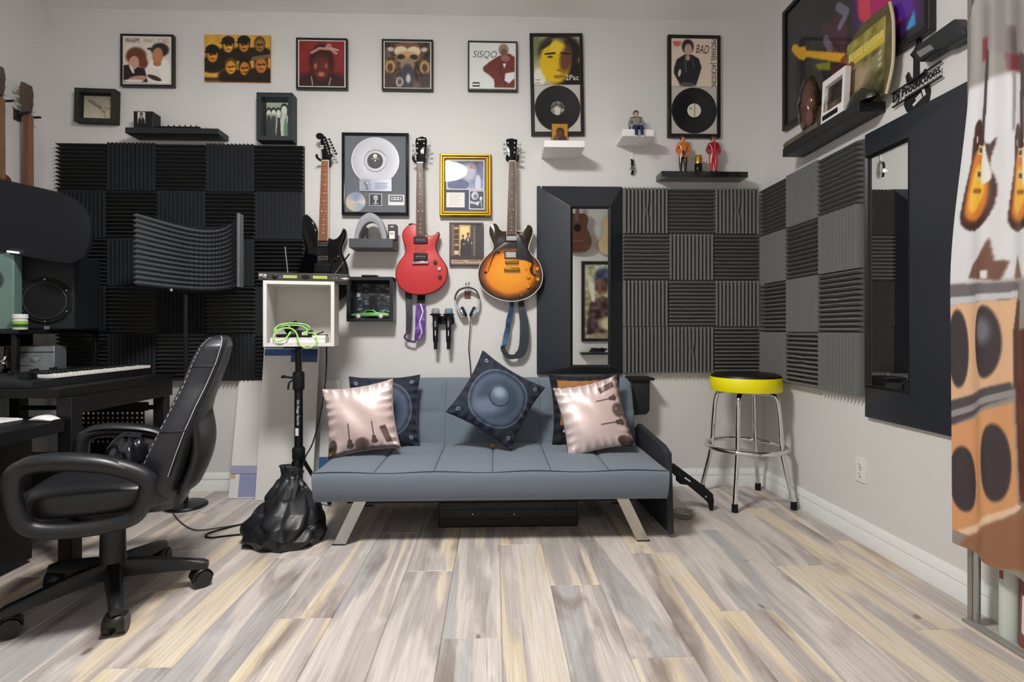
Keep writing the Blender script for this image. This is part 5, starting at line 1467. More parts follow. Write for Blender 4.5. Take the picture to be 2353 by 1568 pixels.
def amppic():
    P = Pic(120, 120, (30, 31, 36))
    P.rect(.1, .08, .92, .72, (196, 134, 84))
    for i in range(42):
        P.line([(.1 + i * .02, .08), (.1 + i * .02, .72)], .0035, (142, 90, 52))
    for i in range(33):
        P.line([(.1, .08 + i * .02), (.92, .08 + i * .02)], .0035, (150, 98, 58))
    P.rect(.1, .76, .92, .86, (20, 20, 22))
    for i in range(8):
        P.ell(.16 + i * .1, .81, .022, .022, (220, 220, 222), soft=.3)
    return P
p = onY(879, 947, .40); pillow('throw_pillow', 'navy loudspeaker print pillow tucked behind the left pink pillow', (p.x, -.36, p.z), (.41, .41), (R(-16), R(-1), R(4)), spkpic(3), .065, (34, 40, 52), None, 3)
p = onY(825, 969, .62); pillow('throw_pillow', 'pink satin pillow with band silhouettes leaning on a loudspeaker pillow', (p.x, -.575, p.z + .008), (.375, .375), (R(-16), R(-8), R(6)), satinpic(2), .07, (160, 130, 124), SATIN, 5)
p = onY(1141, 922, .50); pillow('throw_pillow', 'navy loudspeaker print pillow standing on its corner alone against the backrest', (p.x, -.455, p.z + .002), (.415, .405), (R(-17), R(31), 0), spkpic(4), .075, (34, 40, 52), None, 6)
p = onY(1349, 942, .38); pillow('throw_pillow', 'black pillow with an orange amplifier grille print', (p.x, -.355, p.z), (.42, .42), (R(-15), R(-2), R(-4)), amppic(), .055, (26, 27, 31), None, 8)
p = onY(1364, 960, .55); pillow('throw_pillow', 'plain side of a pink satin pillow propped on the amplifier pillow', (p.x, -.535, p.z + .004), (.37, .40), (R(-20), R(-12), R(-3)), satinpic(7, True), .07, (40, 34, 36), SATIN, 9)
p = onZ(1131, 1022, .362)
pc = thing('pencil', 'short yellow pencil stub lying on the sofa seat', 'pencil', (p.x + .004, p.y - .045, .366), rot=(R(86), 0, R(14)))
MB().lathe([(0, -.028), (.006, -.026), (.006, .016), (.0014, .03), (0, .031)], n=6).build('shaft', M('pencil_yellow', (240, 206, 40), .4), pc)
# ---------------------------------------------------------------- things at the right end of the sofa
o = MB().prism([(-.60, 0), (.0, 0), (.0, .43), (-.05, .46), (-.50, .415), (-.58, .39)], .016, -.016, bev=.006).build('flat_case', M('case_fabric', (40, 41, 47), .8, var=.1, vs=40, bump=.3, bs=400), None, (.868, -.82 + 0, 0), rot=(0, 0, -PI / 2))
o.location = (.862, -.26, 0); o.rotation_euler = (0, R(2.0), PI / 2); tag(o, 'thin black fabric case standing on edge against the sofa end', 'case')
st = thing('folded_stand', 'black notched metal stand arm propped beside the sofa', 'stand', (1.02, -.47, 0))
pp = [(1541, 1066), (1549, 1066), (1612, 1113), (1637, 1135), (1639, 1152), (1637, 1173), (1631, 1174), (1628, 1158), (1617, 1146), (1600, 1132), (1578, 1114), (1562, 1112), (1554, 1105), (1554, 1096), (1541, 1084)]
pl = [(onY(a, b_, .47).x - 1.02, max(0, onY(a, b_, .47).z)) for a, b_ in pp]
MB().prism(pl, .012, -.012, bev=.003).build('arm', BLKM, st)
a = onY(1580, 1103, .485); MB().tube([(a.x - 1.02 - .016, -.0125, a.z + .011), (a.x - 1.02 + .016, -.0125, a.z - .011)], .004, 8).build('logo_badge', WHITE, st)
a = onY(1622, 1142, .485); MB().lathe([(.007, 0), (.006, .006), (0, .007)], (a.x - 1.02, -.011, a.z), 'y', 10).build('bolt', STEEL, st)
cd = thing('wall_caddy', 'black hanging caddy with a top lip on the wall behind the sofa', 'caddy', (.92, -.001, .485))
MB().prism([(-.075, .0), (.03, .006), (.05, .03), (.052, .225), (-.075, .225)], -.02, -.14, bev=.004).build('pocket', M('caddy_black', (24, 27, 28), .7), cd)
MB().box(-.075, -.16, .22, .075, -.0, .236).build('lip', BLK, cd, bevel=.002)
p = onZ(1570, 1190, 0)
at = thing('glass_ashtray', 'round cut glass ashtray on the floor beside the sofa', 'ashtray', (p.x, p.y, 0))
MB().lathe([(0, .001), (.045, .001), (.058, .012), (.064, .032), (.060, .034), (.05, .03), (.044, .012), (0, .010)], n=24).build('bowl', glassmat('cut_glass', (226, 224, 220), .05, .07), at)
for i in range(3):
    q = 2 * PI * i / 3 + .4
    MB().box(-.006, -.01, .031, .006, .01, .036).build('rest', glassmat('cut_glass', (226, 224, 220), .05, .07), at, (.055 * math.cos(q), .055 * math.sin(q), 0), rot=(0, 0, q))
cs = thing('equipment_case', 'low black equipment case with bright corner studs under the sofa', 'case', (.07, -.56, 0))
MB().box(-.36, -.13, 0, .36, .14, .135).build('shell', M('case_shell', (15, 16, 18), .5), cs, bevel=.008)
for zz in (.045, .09):
    MB().box(-.355, -.134, zz - .004, .355, -.129, zz + .004).build('ridge', BLK, cs)
for x, z in ((-.30, .11), (-.27, .112), (-.235, .118), (-.185, .125), (.03, .124), (.25, .108), (-.185, .07), (.03, .068)):
    MB().sphere((x, -.132, z), .0045, 8).build('stud', CHROME, cs)

# ================================================================ bar stool
SX, SY = 1.503, -.30
t = thing('bar_stool', 'chrome bar stool with black seat and bright yellow band', 'stool', (SX, SY, 0), R(0))
MB().lathe([(0, .655), (.165, .655), (.198, .66), (.198, .675)], n=48).build('seat_base', BLKM, t)
MB().lathe([(.198, .66), (.2, .664), (.2015, .70), (.2, .738), (.194, .744)], n=48).build('seat_band', M('band_yellow', (255, 236, 0), .5), t, sharp=60)
MB().lathe([(.197, .741), (.192, .752), (.17, .762), (.1, .768), (0, .77)], n=48).build('seat_pad', M('pad_vinyl', (22, 24, 24), .45), t)
ft = [onZ(1687, 1168, 0), onZ(1818, 1161, 0), onZ(1729, 1122, 0)]
ang = [R(-128), R(-42), R(48), R(138)]
for q in ang:
    ca, sa = math.cos(q), math.sin(q)
    pt = lambda r, z: (r * ca, r * sa, z)
    lg = MB().tube(bez([pt(.03, .648), pt(.1, .648), pt(.15, .640), pt(.172, .615), pt(.182, .56), pt(.192, .45), pt(.199, .335), pt(.214, .24), pt(.248, .1), pt(.258, .05), pt(.261, .0)], 5), .0138, 12).build('leg', CHROME, t)
    MB().lathe([(.0, 0), (.017, 0), (.018, .004), (.0165, .045), (.013, .047)], (.261 * ca, .261 * sa, 0), n=14).build('rubber_foot', BLKM, lg)
    MB().sphere(pt(.236, .325), .008, 8).build('rivet', CHROME, lg)
MB().tube([(.2225 * math.cos(2 * PI * i / 48), .2225 * math.sin(2 * PI * i / 48), .325) for i in range(48)], .0132, 12, closed=True).build('foot_ring', CHROME, t)

# ================================================================ cube, receiver, speaker stand, boards, bag
CUZ = .932; CPH = R(11)
CMAT = Matrix.Translation((-1.044, -.568, CUZ)) @ Matrix.Rotation(CPH, 4, 'Z')      # middle of the lower front edge
def cw(x, y, z=0):
    return CMAT @ Vector((x, y, z))
cube = thing('cube_shelf', 'white open cube box standing on a speaker pole', 'shelf', cw(0, .125), CPH)
w, h, d = .1785, .35, .125
CW = M('cube_white', (222, 218, 214), .5, var=.015)
for nm, bxs in (('side_panel', (-w, -d, 0, -w + .018, d, h)), ('side_panel', (w - .018, -d, 0, w, d, h)), ('top_panel', (-w + .018, -d, h - .018, w - .018, d, h)), ('bottom_panel', (-w + .018, -d, 0, w - .018, d, .018)), ('back_panel', (-w + .018, d - .006, .018, w - .018, d, h - .018))):
    MB().box(*bxs).build(nm, CW, cube, bevel=.0008)
zb = .0185
wb = thing('white_box', 'flat white box lying inside the cube', 'box', cw(-.002, .11, zb), CPH)
MB().box(-.145, -.095, 0, .132, .09, .029).build('carton', WHITE, wb, bevel=.002); MB().box(-.144, -.0958, .024, .131, -.0945, .025).build('lid_line', M('card_light', (146, 146, 150), .7), wb)
hb = thing('notebook', 'small dark topped pad on the white box in the cube', 'pad', cw(.096, .11, zb + .0295), CPH)
MB().box(-.036, -.065, 0, .032, .05, .012).build('pages', PAPER, hb); MB().box(-.037, -.066, .012, .033, .051, .016).build('cover', M('cover_brown', (96, 82, 78), .6), hb)
ad = thing('power_adapter', 'black power adapter block on the white box', 'adapter', cw(-.002, .125, zb + .0295), CPH)
MB().box(-.026, -.045, 0, .05, .04, .04).build('block', BLK, ad, bevel=.004); MB().box(.004, -.0462, .012, .034, -.0448, .03).build('rating_label', WHITE, ad)
bb = thing('black_pouch', 'flat black pouch under the coiled green cable', 'pouch', cw(-.08, .11, zb + .0295), CPH); MB().box(-.048, -.05, 0, .044, .06, .018).build('body', BLKM, bb, bevel=.006)
mc = thing('desk_microphone', 'short black microphone body lying against the cube side', 'microphone', cw(-.105, .19, zb + .034 + .03), rot=(0, R(58), CPH))
MB().lathe([(0, 0), (.022, .002), (.024, .03), (.024, .065), (.02, .08), (0, .085)], n=18).build('body', BLK, mc); MB().lathe([(.0245, .03), (.025, .032), (.025, .036), (.0245, .038)], n=18).build('band', STEEL, mc)
GRN = M('cable_green', (168, 228, 110), .45)
gco = cw(0, .1, zb)
def cp(px, py, d_):
    v = onY(px, py, d_ + .268); return v - gco
gc = thing('green_cable', 'lime green cable coiled in the cube with a loop hanging over its edge', 'cable', gco)
MB().tube(bez([cp(702, 769, .24), cp(698, 764, .23), cp(709, 760, .2), cp(711, 752, .2), cp(700, 746, .19), cp(675, 743, .2), cp(645, 746, .22), cp(632, 756, .25), cp(632, 762, .26), cp(640, 752, .22), cp(660, 748, .21), cp(690, 749, .2), cp(705, 756, .22), cp(706, 764, .25), cp(716, 765.5, .27), cp(724, 768, .285), cp(728, 778, .305), cp(727, 788, .31), cp(720, 796, .315), cp(705, 800, .32), cp(691, 794, .32), cp(685, 780, .32), cp(682, 768, .3), cp(674, 758, .28), cp(660, 754, .28), cp(643, 758, .29), cp(631, 768, .32), cp(629, 778, .33), cp(636, 785, .33), cp(650, 782, .33), cp(662, 772, .31), cp(668, 763, .29)], 8), .0038, 8).build('cord', GRN, gc)
MB().tube([cp(667, 764, .29), cp(664, 769, .295)], .006, 8).build('plug', M('plug_mint', (120, 214, 150), .4), gc)
pn = thing('stylus_pen', 'thin black pen sticking up inside the cube', 'pen', cw(.04, .19, zb + .034), rot=(0, R(66), CPH)); MB().lathe([(0, 0), (.003, .004), (.004, .02), (.004, .065), (0, .07)], n=10).build('barrel', BLK, pn)
# receiver
rc = thing('wireless_receiver', 'slim grey rack receiver with two aerials on top of the cube', 'receiver', cw(.024, .105, .3505), CPH)
MB().box(-.228, -.1, 0, .228, .1, .043).build('chassis', M('receiver_grey', (66, 62, 60), .4, .3), rc, bevel=.003)
LCD = M('lcd_green', (160, 178, 84), .4, emit=.08)
for x0_, x1_ in ((-.105, -.035), (.045, .118)):
    MB().box(x0_, -.102, .014, x1_, -.0995, .030).build('display', LCD, rc)
MB().lathe([(0, 0), (.02, 0), (.018, .003), (0, .004)], (.008, -.1, .022), 'y', 20, sx=1, sy=.62).build('badge', BLKG, rc)
for x in (-.195, -.145):
    MB().lathe([(.013, 0), (.012, .007), (.009, .009), (0, .009)], (x, -.1, .021), 'y', 18).build('knob', STEEL if x < -.17 else BLK, rc)
for x in (-.12, -.118, .15, .165):
    MB().lathe([(.004, 0), (.0035, .002), (0, .002)], (x, -.1, .017 if x < 0 else .02), 'y', 10).build('button', STEEL, rc)
MB().box(-.222, -.1015, .022, -.2, -.0998, .034).build('maker_plate', M('plate_pale', (206, 206, 206), .3, .5), rc)
MB().prism([(.185, .018), (.21, .012), (.235, .018), (.21, .024)], -.0998, -.1015).build('maker_emblem', M('plate_pale', (206, 206, 206), .3, .5), rc)
rcinv = (Matrix.Translation(cw(.024, .105, .3505)) @ Matrix.Rotation(CPH, 4, 'Z')).inverted()
def rp(px, py, d_):
    v = onY(px, py, d_ + .25); return rcinv @ v
a1 = MB().tube([rp(662, 632, .27), rp(655, 567, .27)], .0028, 8).build('aerial', STEEL, rc)
a2 = MB().tube([rp(765, 635, .27), rp(790, 601, .30)], .0028, 8).build('aerial', STEEL, rc); MB().tube([rp(790, 601, .30), rp(803, 583.5, .32)], .004, 8).build('aerial_tip', BLK, a2)
# speaker stand pole with tripod
PX, PY = -1.092, -.445
sp_ = thing('speaker_stand', 'black tripod speaker stand whose pole carries the white cube', 'stand', (PX, PY, 0))
z = lambda py: onY(685, py, .445).z
MB().lathe([(.0225, .14), (.0225, z(860))], n=18).build('lower_tube', M('stand_black', (22, 24, 28), .35, .2), sp_)
MB().lathe([(.0175, z(862)), (.0175, CUZ - .012)], n=18).build('upper_tube', M('stand_black', (22, 24, 28), .35, .2), sp_)
MB().lathe([(.028, z(896)), (.031, z(893)), (.031, z(858)), (.024, z(854))], n=18).build('collar', BLKM, sp_)
MB().box(-.06, -.06, CUZ - .012, .06, .06, CUZ - .0005).build('top_plate', BLKM, sp_)
kn = MB().tube([(-.028, -.012, z(868)), (-.075, -.02, z(865.5))], .006, 8).build('lock_screw', BLKM, sp_); MB().tube([(-.075, -.034, z(865.5)), (-.075, -.006, z(865.5))], .009, 8).build('lock_handle', BLKM, kn)
MB().tube(bez([(-.03, -.01, z(874)), (-.045, -.02, z(880)), (-.05, -.02, z(895))], 4), .005, 6).build('safety_pin', BLKM, sp_)
text('On Stage Stands', z(918) - z(976), .018, (.004, -.0236, (z(918) + z(976)) / 2), sp_, WHITE, rot=-PI / 2)
MB().box(-.009, -.0236, z(1000), .008, -.0222, z(983)).build('sticker', PAPER, sp_)
for q in (R(160), R(40), R(275)):
    xa, ya = math.cos(q), math.sin(q)
    MB().tube([(0, 0, .34), (xa * .12, ya * .12, .12), (xa * .18, ya * .18, .012)], .011, 8).build('tripod_leg', BLKM, sp_)
MB().lathe([(.03, .3), (.034, .31), (.034, .36), (.028, .37)], n=16).build('tripod_hub', BLKM, sp_)
# black bag slumped over the tripod
bg = thing('black_bag', 'slumped black drawstring bag on the floor at the sofa corner', 'bag', (-.995, -.815, 0))
ctr = [(0, 0, .0, .15, .15), (0, -.01, .04, .168, .16), (0, .0, .10, .16, .145), (0, .02, .15, .135, .12), (-.02, .05, .20, .105, .085), (-.035, .08, .24, .078, .06), (-.04, .10, .27, .055, .042), (-.038, .105, .295, .044, .034), (-.035, .11, .335, .06, .03)]
def bagf(u, v):
    i = v * (len(ctr) - 1); k_ = min(int(i), len(ctr) - 2); f_ = i - k_
    f_ = f_ * f_ * (3 - 2 * f_) * .5 + f_ * .5
    c0, c1 = ctr[k_], ctr[k_ + 1]; cx_, cy_, cz_, rx, ry = [a + (b_ - a) * f_ for a, b_ in zip(c0, c1)]
    q = 2 * PI * u
    fold = abs(math.sin(3.5 * q + 4 * v + 1.2 * math.sin(7 * v))) ** .5 - .6
    crea = (1 - abs(math.sin(9 * v + 1.7 * math.cos(q + 1) + .8 * math.sin(3 * q)))) ** 3
    k2 = 1 + .16 * fold * min(1, v * 4) - .13 * crea * min(1, v * 8) + .035 * math.sin(11 * q - 23 * v)
    lob = 1 + .42 * max(0, math.cos(q - R(200))) ** 2 * max(0, 1 - 1.5 * v)
    hang = -.035 * max(0, math.cos(q - R(20))) * (v > .85)
    return (cx_ + rx * lob * k2 * math.cos(q), cy_ + ry * k2 * math.sin(q), max(0, cz_ + hang + .02 * crea * math.sin(3 * q) * (v > .1)))
mb = MB().grid(bagf, 96, 80, 0, True, True)
mb.f.append(tuple(range(95, -1, -1))); mb.m.append(0); mb.s.append(False); mb.f.append(tuple(80 * 96 + i for i in range(96))); mb.m.append(0); mb.s.append(True)
mb.build('sack', M('bag_black', (26, 27, 31), .42, var=.15, vs=20, bump=.3, bs=120), bg, sharp=0)
MB().tube([(ctr[7][0] + .042 * math.cos(2 * PI * i / 20), ctr[7][1] + .034 * math.sin(2 * PI * i / 20), .292) for i in range(20)], .006, 6, closed=True).build('drawstring', BLKM, bg)
# leaning boards
BW = M('foam_board', (226, 224, 222), .6, var=.015)
def board(label, x0, x1, h, yb, yt, prints, th=.012):
    t = thing('foam_board', label, 'board', ((x0 + x1) / 2, yb, 0), group='white boards leaning on the wall')
    t.rotation_euler = (-math.atan2(yt - yb, h), 0, 0)
    w = (x1 - x0) / 2; L = math.hypot(h, yt - yb)
    MB().box(-w, -th, .0, w, 0, L).build('sheet', BW, t, bevel=.001)
    for nm, a, c_, b_, d_, col in prints:
        MB().box(-w + a * 2 * w, -th - .0008, c_ * L, -w + b_ * 2 * w, -th + .0004, d_ * L).build(nm, M('print_' + nm + str(col[0]), col, .5), t)
    return t
board('narrow white board with lilac printing low on it leaning on the wall', -1.612, -1.440, .70, -.165, -.03, [('lilac_band', 0, .205, 1, .27, (166, 164, 194)), ('lilac_block', .33, .01, .99, .2, (146, 152, 190)), ('gold_mark', .02, .16, .18, .2, (206, 176, 128)), ('rule', 0, .2, 1, .205, (110, 104, 130))])
board('tall white board with blue printing at its top behind the speaker pole', -1.432, -1.095, 1.0, -.21, -.075, [('blue_band', .02, .86, .98, .90, (48, 84, 150)), ('pale_blue_band', .02, .905, .7, .94, (104, 134, 190)), ('navy_band', .5, .82, .98, .9, (60, 80, 124))])
board('short white board with a blue foot half hidden by the sofa', -1.09, -.985, .70, -.13, -.03, [('blue_foot', .0, .17, .99, .33, (62, 98, 150))])
# black lead from the cube to the bag
lp = thing('power_lead', 'thin black lead drooping from the cube to the bag', 'cable', (-1.0, -.3, .4))
def lpt(px, py, d_):
    v = onY(px, py, d_); return (v.x + 1.0, v.y + .3, v.z - .4)
MB().tube(bez([lpt(750, 797, .45), lpt(750, 840, .46), lpt(745, 900, .48), lpt(735, 960, .5), lpt(718, 1020, .52), lpt(702, 1050, .54), lpt(696, 1072, .56)], 6), .0038, 7).build('cord', BLKM, lp)
fc = thing('floor_cable', 'thin black cable looping on the floor from the bag to the office chair', 'cable', (-1.3, -.9, 0))
def fpt(px, py):
    v = onZ(px, py, .005); return (v.x + 1.3, v.y + .9, .005)
MB().tube(bez([fpt(560, 1228), fpt(520, 1232), fpt(485, 1236), fpt(472, 1232), fpt(485, 1224), fpt(520, 1214), fpt(552, 1206), fpt(575, 1202)], 7), .0045, 7).build('cord', BLKM, fc)
fc2 = thing('floor_cable', 'second thin cable curving on the floor behind the office chair', 'cable', (-1.5, -.8, 0))
def fpt2(px, py):
    v = onZ(px, py, .004); return (v.x + 1.5, v.y + .8, .004)
MB().tube(bez([fpt2(395, 1175), fpt2(405, 1190), fpt2(422, 1206), fpt2(440, 1216), fpt2(460, 1219), fpt2(500, 1214), fpt2(545, 1207)], 7), .0035, 7).build('cord', M('cord_grey', (70, 68, 66), .6), fc2)
# ================================================================ office chair
CHC = Vector((-1.45, -1.36, 0)); CHR = R(-69)
chair = thing('office_chair', 'black leather office chair with looped armrests and castor base', 'chair', CHC, CHR)
LEA = M('chair_leather', (30, 31, 36), .36, var=.08, vs=30, bump=.15, bs=300, spec=.5)
PLA = M('chair_plastic', (24, 25, 28), .42, bump=.1, bs=400)
GRYT = M('stitch_grey', (176, 176, 180), .7)
# base
for k in range(5):
    q = R(-53 + 72 * k) - CHR
    ca, sa = math.cos(q), math.sin(q)
    mb = MB(); vs = []; secs = [(.03, .118, .030, .030), (.12, .112, .026, .026), (.22, .098, .022, .020), (.30, .086, .022, .016), (.318, .082, .016, .012)]
    for r_, z_, w_, h_ in secs:
        for a, b_ in ((-1, -1), (1, -1), (1, .3), (.6, 1), (-.6, 1), (-1, .3)):
            vs.append((r_ * ca - a * w_ * sa, r_ * sa + a * w_ * ca, z_ + b_ * h_))
    n_ = 6; fs = [(i * n_ + j, i * n_ + (j + 1) % n_, (i + 1) * n_ + (j + 1) % n_, (i + 1) * n_ + j) for i in range(len(secs) - 1) for j in range(n_)]
    fs += [tuple(range(n_ - 1, -1, -1)), tuple(range((len(secs) - 1) * n_, len(secs) * n_))]
    mb.add(vs, fs, 0, True); sp = mb.build('base_spoke', PLA, chair, sharp=50)
    cx_, cy_ = .292 * ca, .292 * sa
    q2 = q + R([70, -60, 100, 40, 75][k]); ax_, ay_ = math.cos(q2), math.sin(q2)
    cs = MB()
    for s in (-1, 1):
        cs.tube([(cx_ + s * .010 * ax_, cy_ + s * .010 * ay_, .033), (cx_ + s * .033 * ax_, cy_ + s * .033 * ay_, .033)], [.033, .031], 20)
    cs.tube([(cx_ - .031 * ax_, cy_ - .031 * ay_, .033), (cx_ + .031 * ax_, cy_ + .031 * ay_, .033)], .010, 10)
    cs.tube([(cx_, cy_, .045), (cx_, cy_, .075)], .012, 10)
    mb = MB().grid(lambda u, v: (cx_ + (v - .5) * .058 * ax_ + .036 * math.cos(PI * u) * -ay_, cy_ + (v - .5) * .058 * ay_ + .036 * math.cos(PI * u) * ax_, .035 + .036 * math.sin(PI * u)), 12, 2)
    ob = mb.build('castor_hood', PLA, sp); md = ob.modifiers.new('t', 'SOLIDIFY'); md.thickness = .003
    cs.build('castor', PLA, chair)
MB().lathe([(.045, .09), (.05, .1), (.05, .14), (.042, .15), (.040, .27), (.034, .275), (.034, .35)], n=24).build('gas_column', PLA, chair)
MB().box(-.11, -.13, .335, .11, .13, .365).build('tilt_plate', PLA, chair, bevel=.006)
MB().tube(bez([(.05, -.1, .335), (.09, -.05, .30), (.11, .02, .295), (.1, .09, .335)], 6), .003, 6).build('loose_wire', M('wire_white', (226, 226, 226), .5), chair)
# seat
def seatf(u, v):
    q = 2 * PI * u; b_ = PI * (v - .5)
    c_, s_ = math.cos(q), math.sin(q); e = .55
    sx = abs(c_) ** e * (1 if c_ >= 0 else -1); sy = abs(s_) ** e * (1 if s_ >= 0 else -1); cb = abs(math.cos(b_)) ** .45; sb = math.sin(b_); sb = abs(sb) ** .7 * (1 if sb >= 0 else -1)
    x = .262 * sx * cb; y = -.01 + .255 * sy * cb; z = .425 + .062 * sb + .02 * (x / .26) ** 2 * (sb > 0) - .02 * (y < -.18) * (sb > 0)
    return (x, y, z)
MB().grid(seatf, 48, 20, 0, True, True).build('seat', LEA, chair, sharp=0)
# backrest: centre line leans back; sections widen to the wings
SEC = [(.19, .36, .17, .055), (.20, .42, .215, .065), (.215, .50, .245, .07), (.235, .58, .25, .068), (.255, .66, .24, .062), (.275, .74, .205, .058), (.30, .82, .165, .058), (.325, .90, .150, .060), (.345, .96, .138, .052), (.355, .988, .11, .036), (.358, 1.0, .06, .012)]
def backf(u, v):
    i = v * (len(SEC) - 1); k_ = min(int(i), len(SEC) - 2); f_ = i - k_
    y, z, w_, t_ = [a + (b_ - a) * f_ for a, b_ in zip(SEC[k_], SEC[k_ + 1])]
    q = 2 * PI * u; c_, s_ = math.cos(q), math.sin(q); e = .46
    x = w_ * abs(c_) ** e * (1 if c_ >= 0 else -1); d = t_ * abs(s_) ** e * (1 if s_ >= 0 else -1)
    wing = -.055 * (abs(x) / .25) ** 2 * max(0, 1 - v * 1.45)                       # wings come forward
    dip = .012 * (s_ < 0) * math.exp(-(x / (w_ * .55)) ** 4)
    return (x, y + d + wing + dip, z)
bk = MB().grid(backf, 56, 44, 0, True, True).build('backrest', LEA, chair, sharp=0)
bl = lambda t_, v: Vector(backf(t_, v))
for u_, off in ((.07, .002), (.43, .002)):
    MB().tube([bl(u_, v / 40) + Vector((.002 if u_ < .2 else -.002, off, 0)) for v in range(8, 40)], .0030, 6).build('piping', LEA, bk)
    MB().tube([bl(u_ - .018 if u_ < .2 else u_ + .018, v / 40) + Vector((.0015 if u_ < .2 else -.0015, 0, 0)) for v in range(8, 40)], .0016, 5).build('stitching', GRYT, bk)
for u_ in (.93, .57):
    for k_ in range(30):
        a_, b_ = bl(u_, .22 + .024 * k_), bl(u_, .22 + .024 * k_ + .013)
        MB().tube([a_ + Vector((.001 if u_ > .7 else -.001, -.001, 0)), b_ + Vector((.001 if u_ > .7 else -.001, -.001, 0))], .0013, 4).build('stitch', GRYT, bk)
for v in (.68, .40):
    for us in ([.935 + .14 * i / 10 for i in range(11)], [.435 + .13 * i / 10 for i in range(11)]):
        MB().tube([bl(u_ % 1.0, v) + Vector((.0012 if (u_ % 1) > .8 or (u_ % 1) < .2 else -.0012, 0, 0)) for u_ in us], .0026, 6).build('panel_seam', M('seam_black', (8, 8, 10), .6), bk)
# plastic shell behind the lower back
def shell(u, v):
    x = (u - .5) * .40; z = .42 + .28 * v
    return (x, .292 + .03 * math.sin(PI * v) - .05 * (abs(x) / .23) ** 2 + .035 * v, z)
ob = MB().grid(shell, 14, 12).build('back_shell', PLA, chair); md = ob.modifiers.new('t', 'SOLIDIFY'); md.thickness = .018
q_ = bl(0.0, .10)
MB().ring(-.02, 0, .02, .035, -.0155, .0045, .0155, .0305, .004, -.002).build('side_tag', GRYT, bk, (q_.x + .001, q_.y - .01, q_.z), rot=(0, R(12), R(90)))
# looped arms
for s in (1, -1):
    pts = bez([(0, .165, .52), (0, .08, .565), (0, -.04, .59), (0, -.13, .592), (0, -.178, .565), (0, -.185, .50), (0, -.17, .43), (0, -.14, .385), (0, -.06, .365), (0, .05, .365), (0, .13, .385), (0, .16, .43), (0, .172, .48)], 5, True)
    mb = MB(); pts = [Vector((s * (.298 - .02 * max(0, (.45 - p_.z) / .1)), p_.y, p_.z)) for p_ in pts]
    mb.tube(pts, [.029 if p_.z > .5 else .026 for p_ in pts], 10, closed=True, flat=1.0)
    am = mb.build('armrest', PLA, chair)
    pd = bez([(s * .298, .15, .535), (s * .298, .06, .583), (s * .298, -.05, .604), (s * .298, -.135, .604), (s * .298, -.17, .588)], 6)
    n_ = len(pd); MB().tube(pd, [.014 + .022 * math.sin(PI * min(1, max(0, (i + .6) / (n_ + .2)))) ** .5 for i in range(n_)], 12, flat=.55).build('arm_pad', M('arm_pad', (30, 31, 35), .36), am)
    MB().tube([(s * .27, -.05, .375), (s * .12, -.02, .352)], .018, 8).build('arm_bracket', PLA, chair)
# shiny bag lying on the seat
sb_ = thing('belt_bag', 'glossy black belt bag with metal clasps lying on the chair seat', 'bag', CHC + Vector((-.03, .13, .492)), R(-60))
def bagg(u, v):
    q = 2 * PI * u; b_ = PI * v / 2
    r = 1 + .12 * math.sin(5 * q + 4 * v) + .06 * math.sin(9 * q)
    return (.10 * r * math.cos(q) * math.cos(b_) ** .7, .065 * r * math.sin(q) * math.cos(b_) ** .7, .10 * math.sin(b_) * (1 + .1 * math.sin(7 * q)))
mb = MB().grid(bagg, 36, 14, 0, True, True); mb.f.append(tuple(range(35, -1, -1))); mb.m.append(0); mb.s.append(False)
mb.build('pouch', M('patent_black', (26, 27, 32), .16, spec=.6, bump=.3, bs=30), sb_, sharp=0)
for i in range(3):
    x = -.05 + i * .04
    MB().tube(bez([(x, -.07, .01), (x, -.066, .06), (x, -.02, .105), (x, .04, .095)], 5), .008, 6, flat=.5).build('strap', M('patent_black', (26, 27, 32), .16, spec=.6, bump=.3, bs=30), sb_)
    MB().box(x - .012, -.082, .006, x + .012, -.072, .02).build('clasp', CHROME, sb_, bevel=.003)

# ================================================================ desk and what is on it
DKM = M('desk_black', (15, 15, 17), .5, var=.15, vs=20, bump=.1, bs=200, spec=.35)
desk = thing('studio_desk', 'black two level studio desk with perforated end panel', 'desk', (-2.3, -.9, 0))
def dbox(n, x0, y0, z0, x1, y1, z1, m=DKM, bv=.003):
    return MB().box(x0 + 2.3, y0 + .9, z0, x1 + 2.3, y1 + .9, z1).build(n, m, desk, bevel=bv)
dbox('keyboard_tier', -2.80, -1.07, .725, -1.885, -.25, .765)
dbox('front_apron', -1.905, -1.06, .64, -1.890, -.26, .725)
dbox('main_top', -2.80, -2.5, .60, -1.862, -.98, .632)
dbox('tray_edge', -1.862, -2.5, .585, -1.845, -1.09, .634)
for x, y in ((-1.865, -1.035), (-1.935, -.29), (-2.74, -.29), (-2.74, -1.05)):
    dbox('leg', x - .03, y - .03, 0, x + .03, y + .03, .725)
for x, y in ((-1.93, -2.4), (-2.74, -2.4)):
    dbox('leg', x - .03, y - .03, 0, x + .03, y + .03, .60)
dbox('rear_brace', -2.74, -.30, .56, -1.94, -.28, .585)
dbox('lower_shelf', -2.78, -1.02, .30, -1.96, -.32, .325)
dbox('cabinet_panel', -2.05, -1.03, .02, -2.03, -1.9, .60)
# hutch
dbox('hutch_side', -2.79, -.62, .765, -2.77, -.16, 1.0); dbox('hutch_post', -2.40, -.20, .765, -2.375, -.175, 1.0); dbox('hutch_post', -2.40, -.72, .765, -2.375, -.695, 1.0); dbox('hutch_top', -2.80, -.74, 1.0, -2.35, -.12, 1.022)
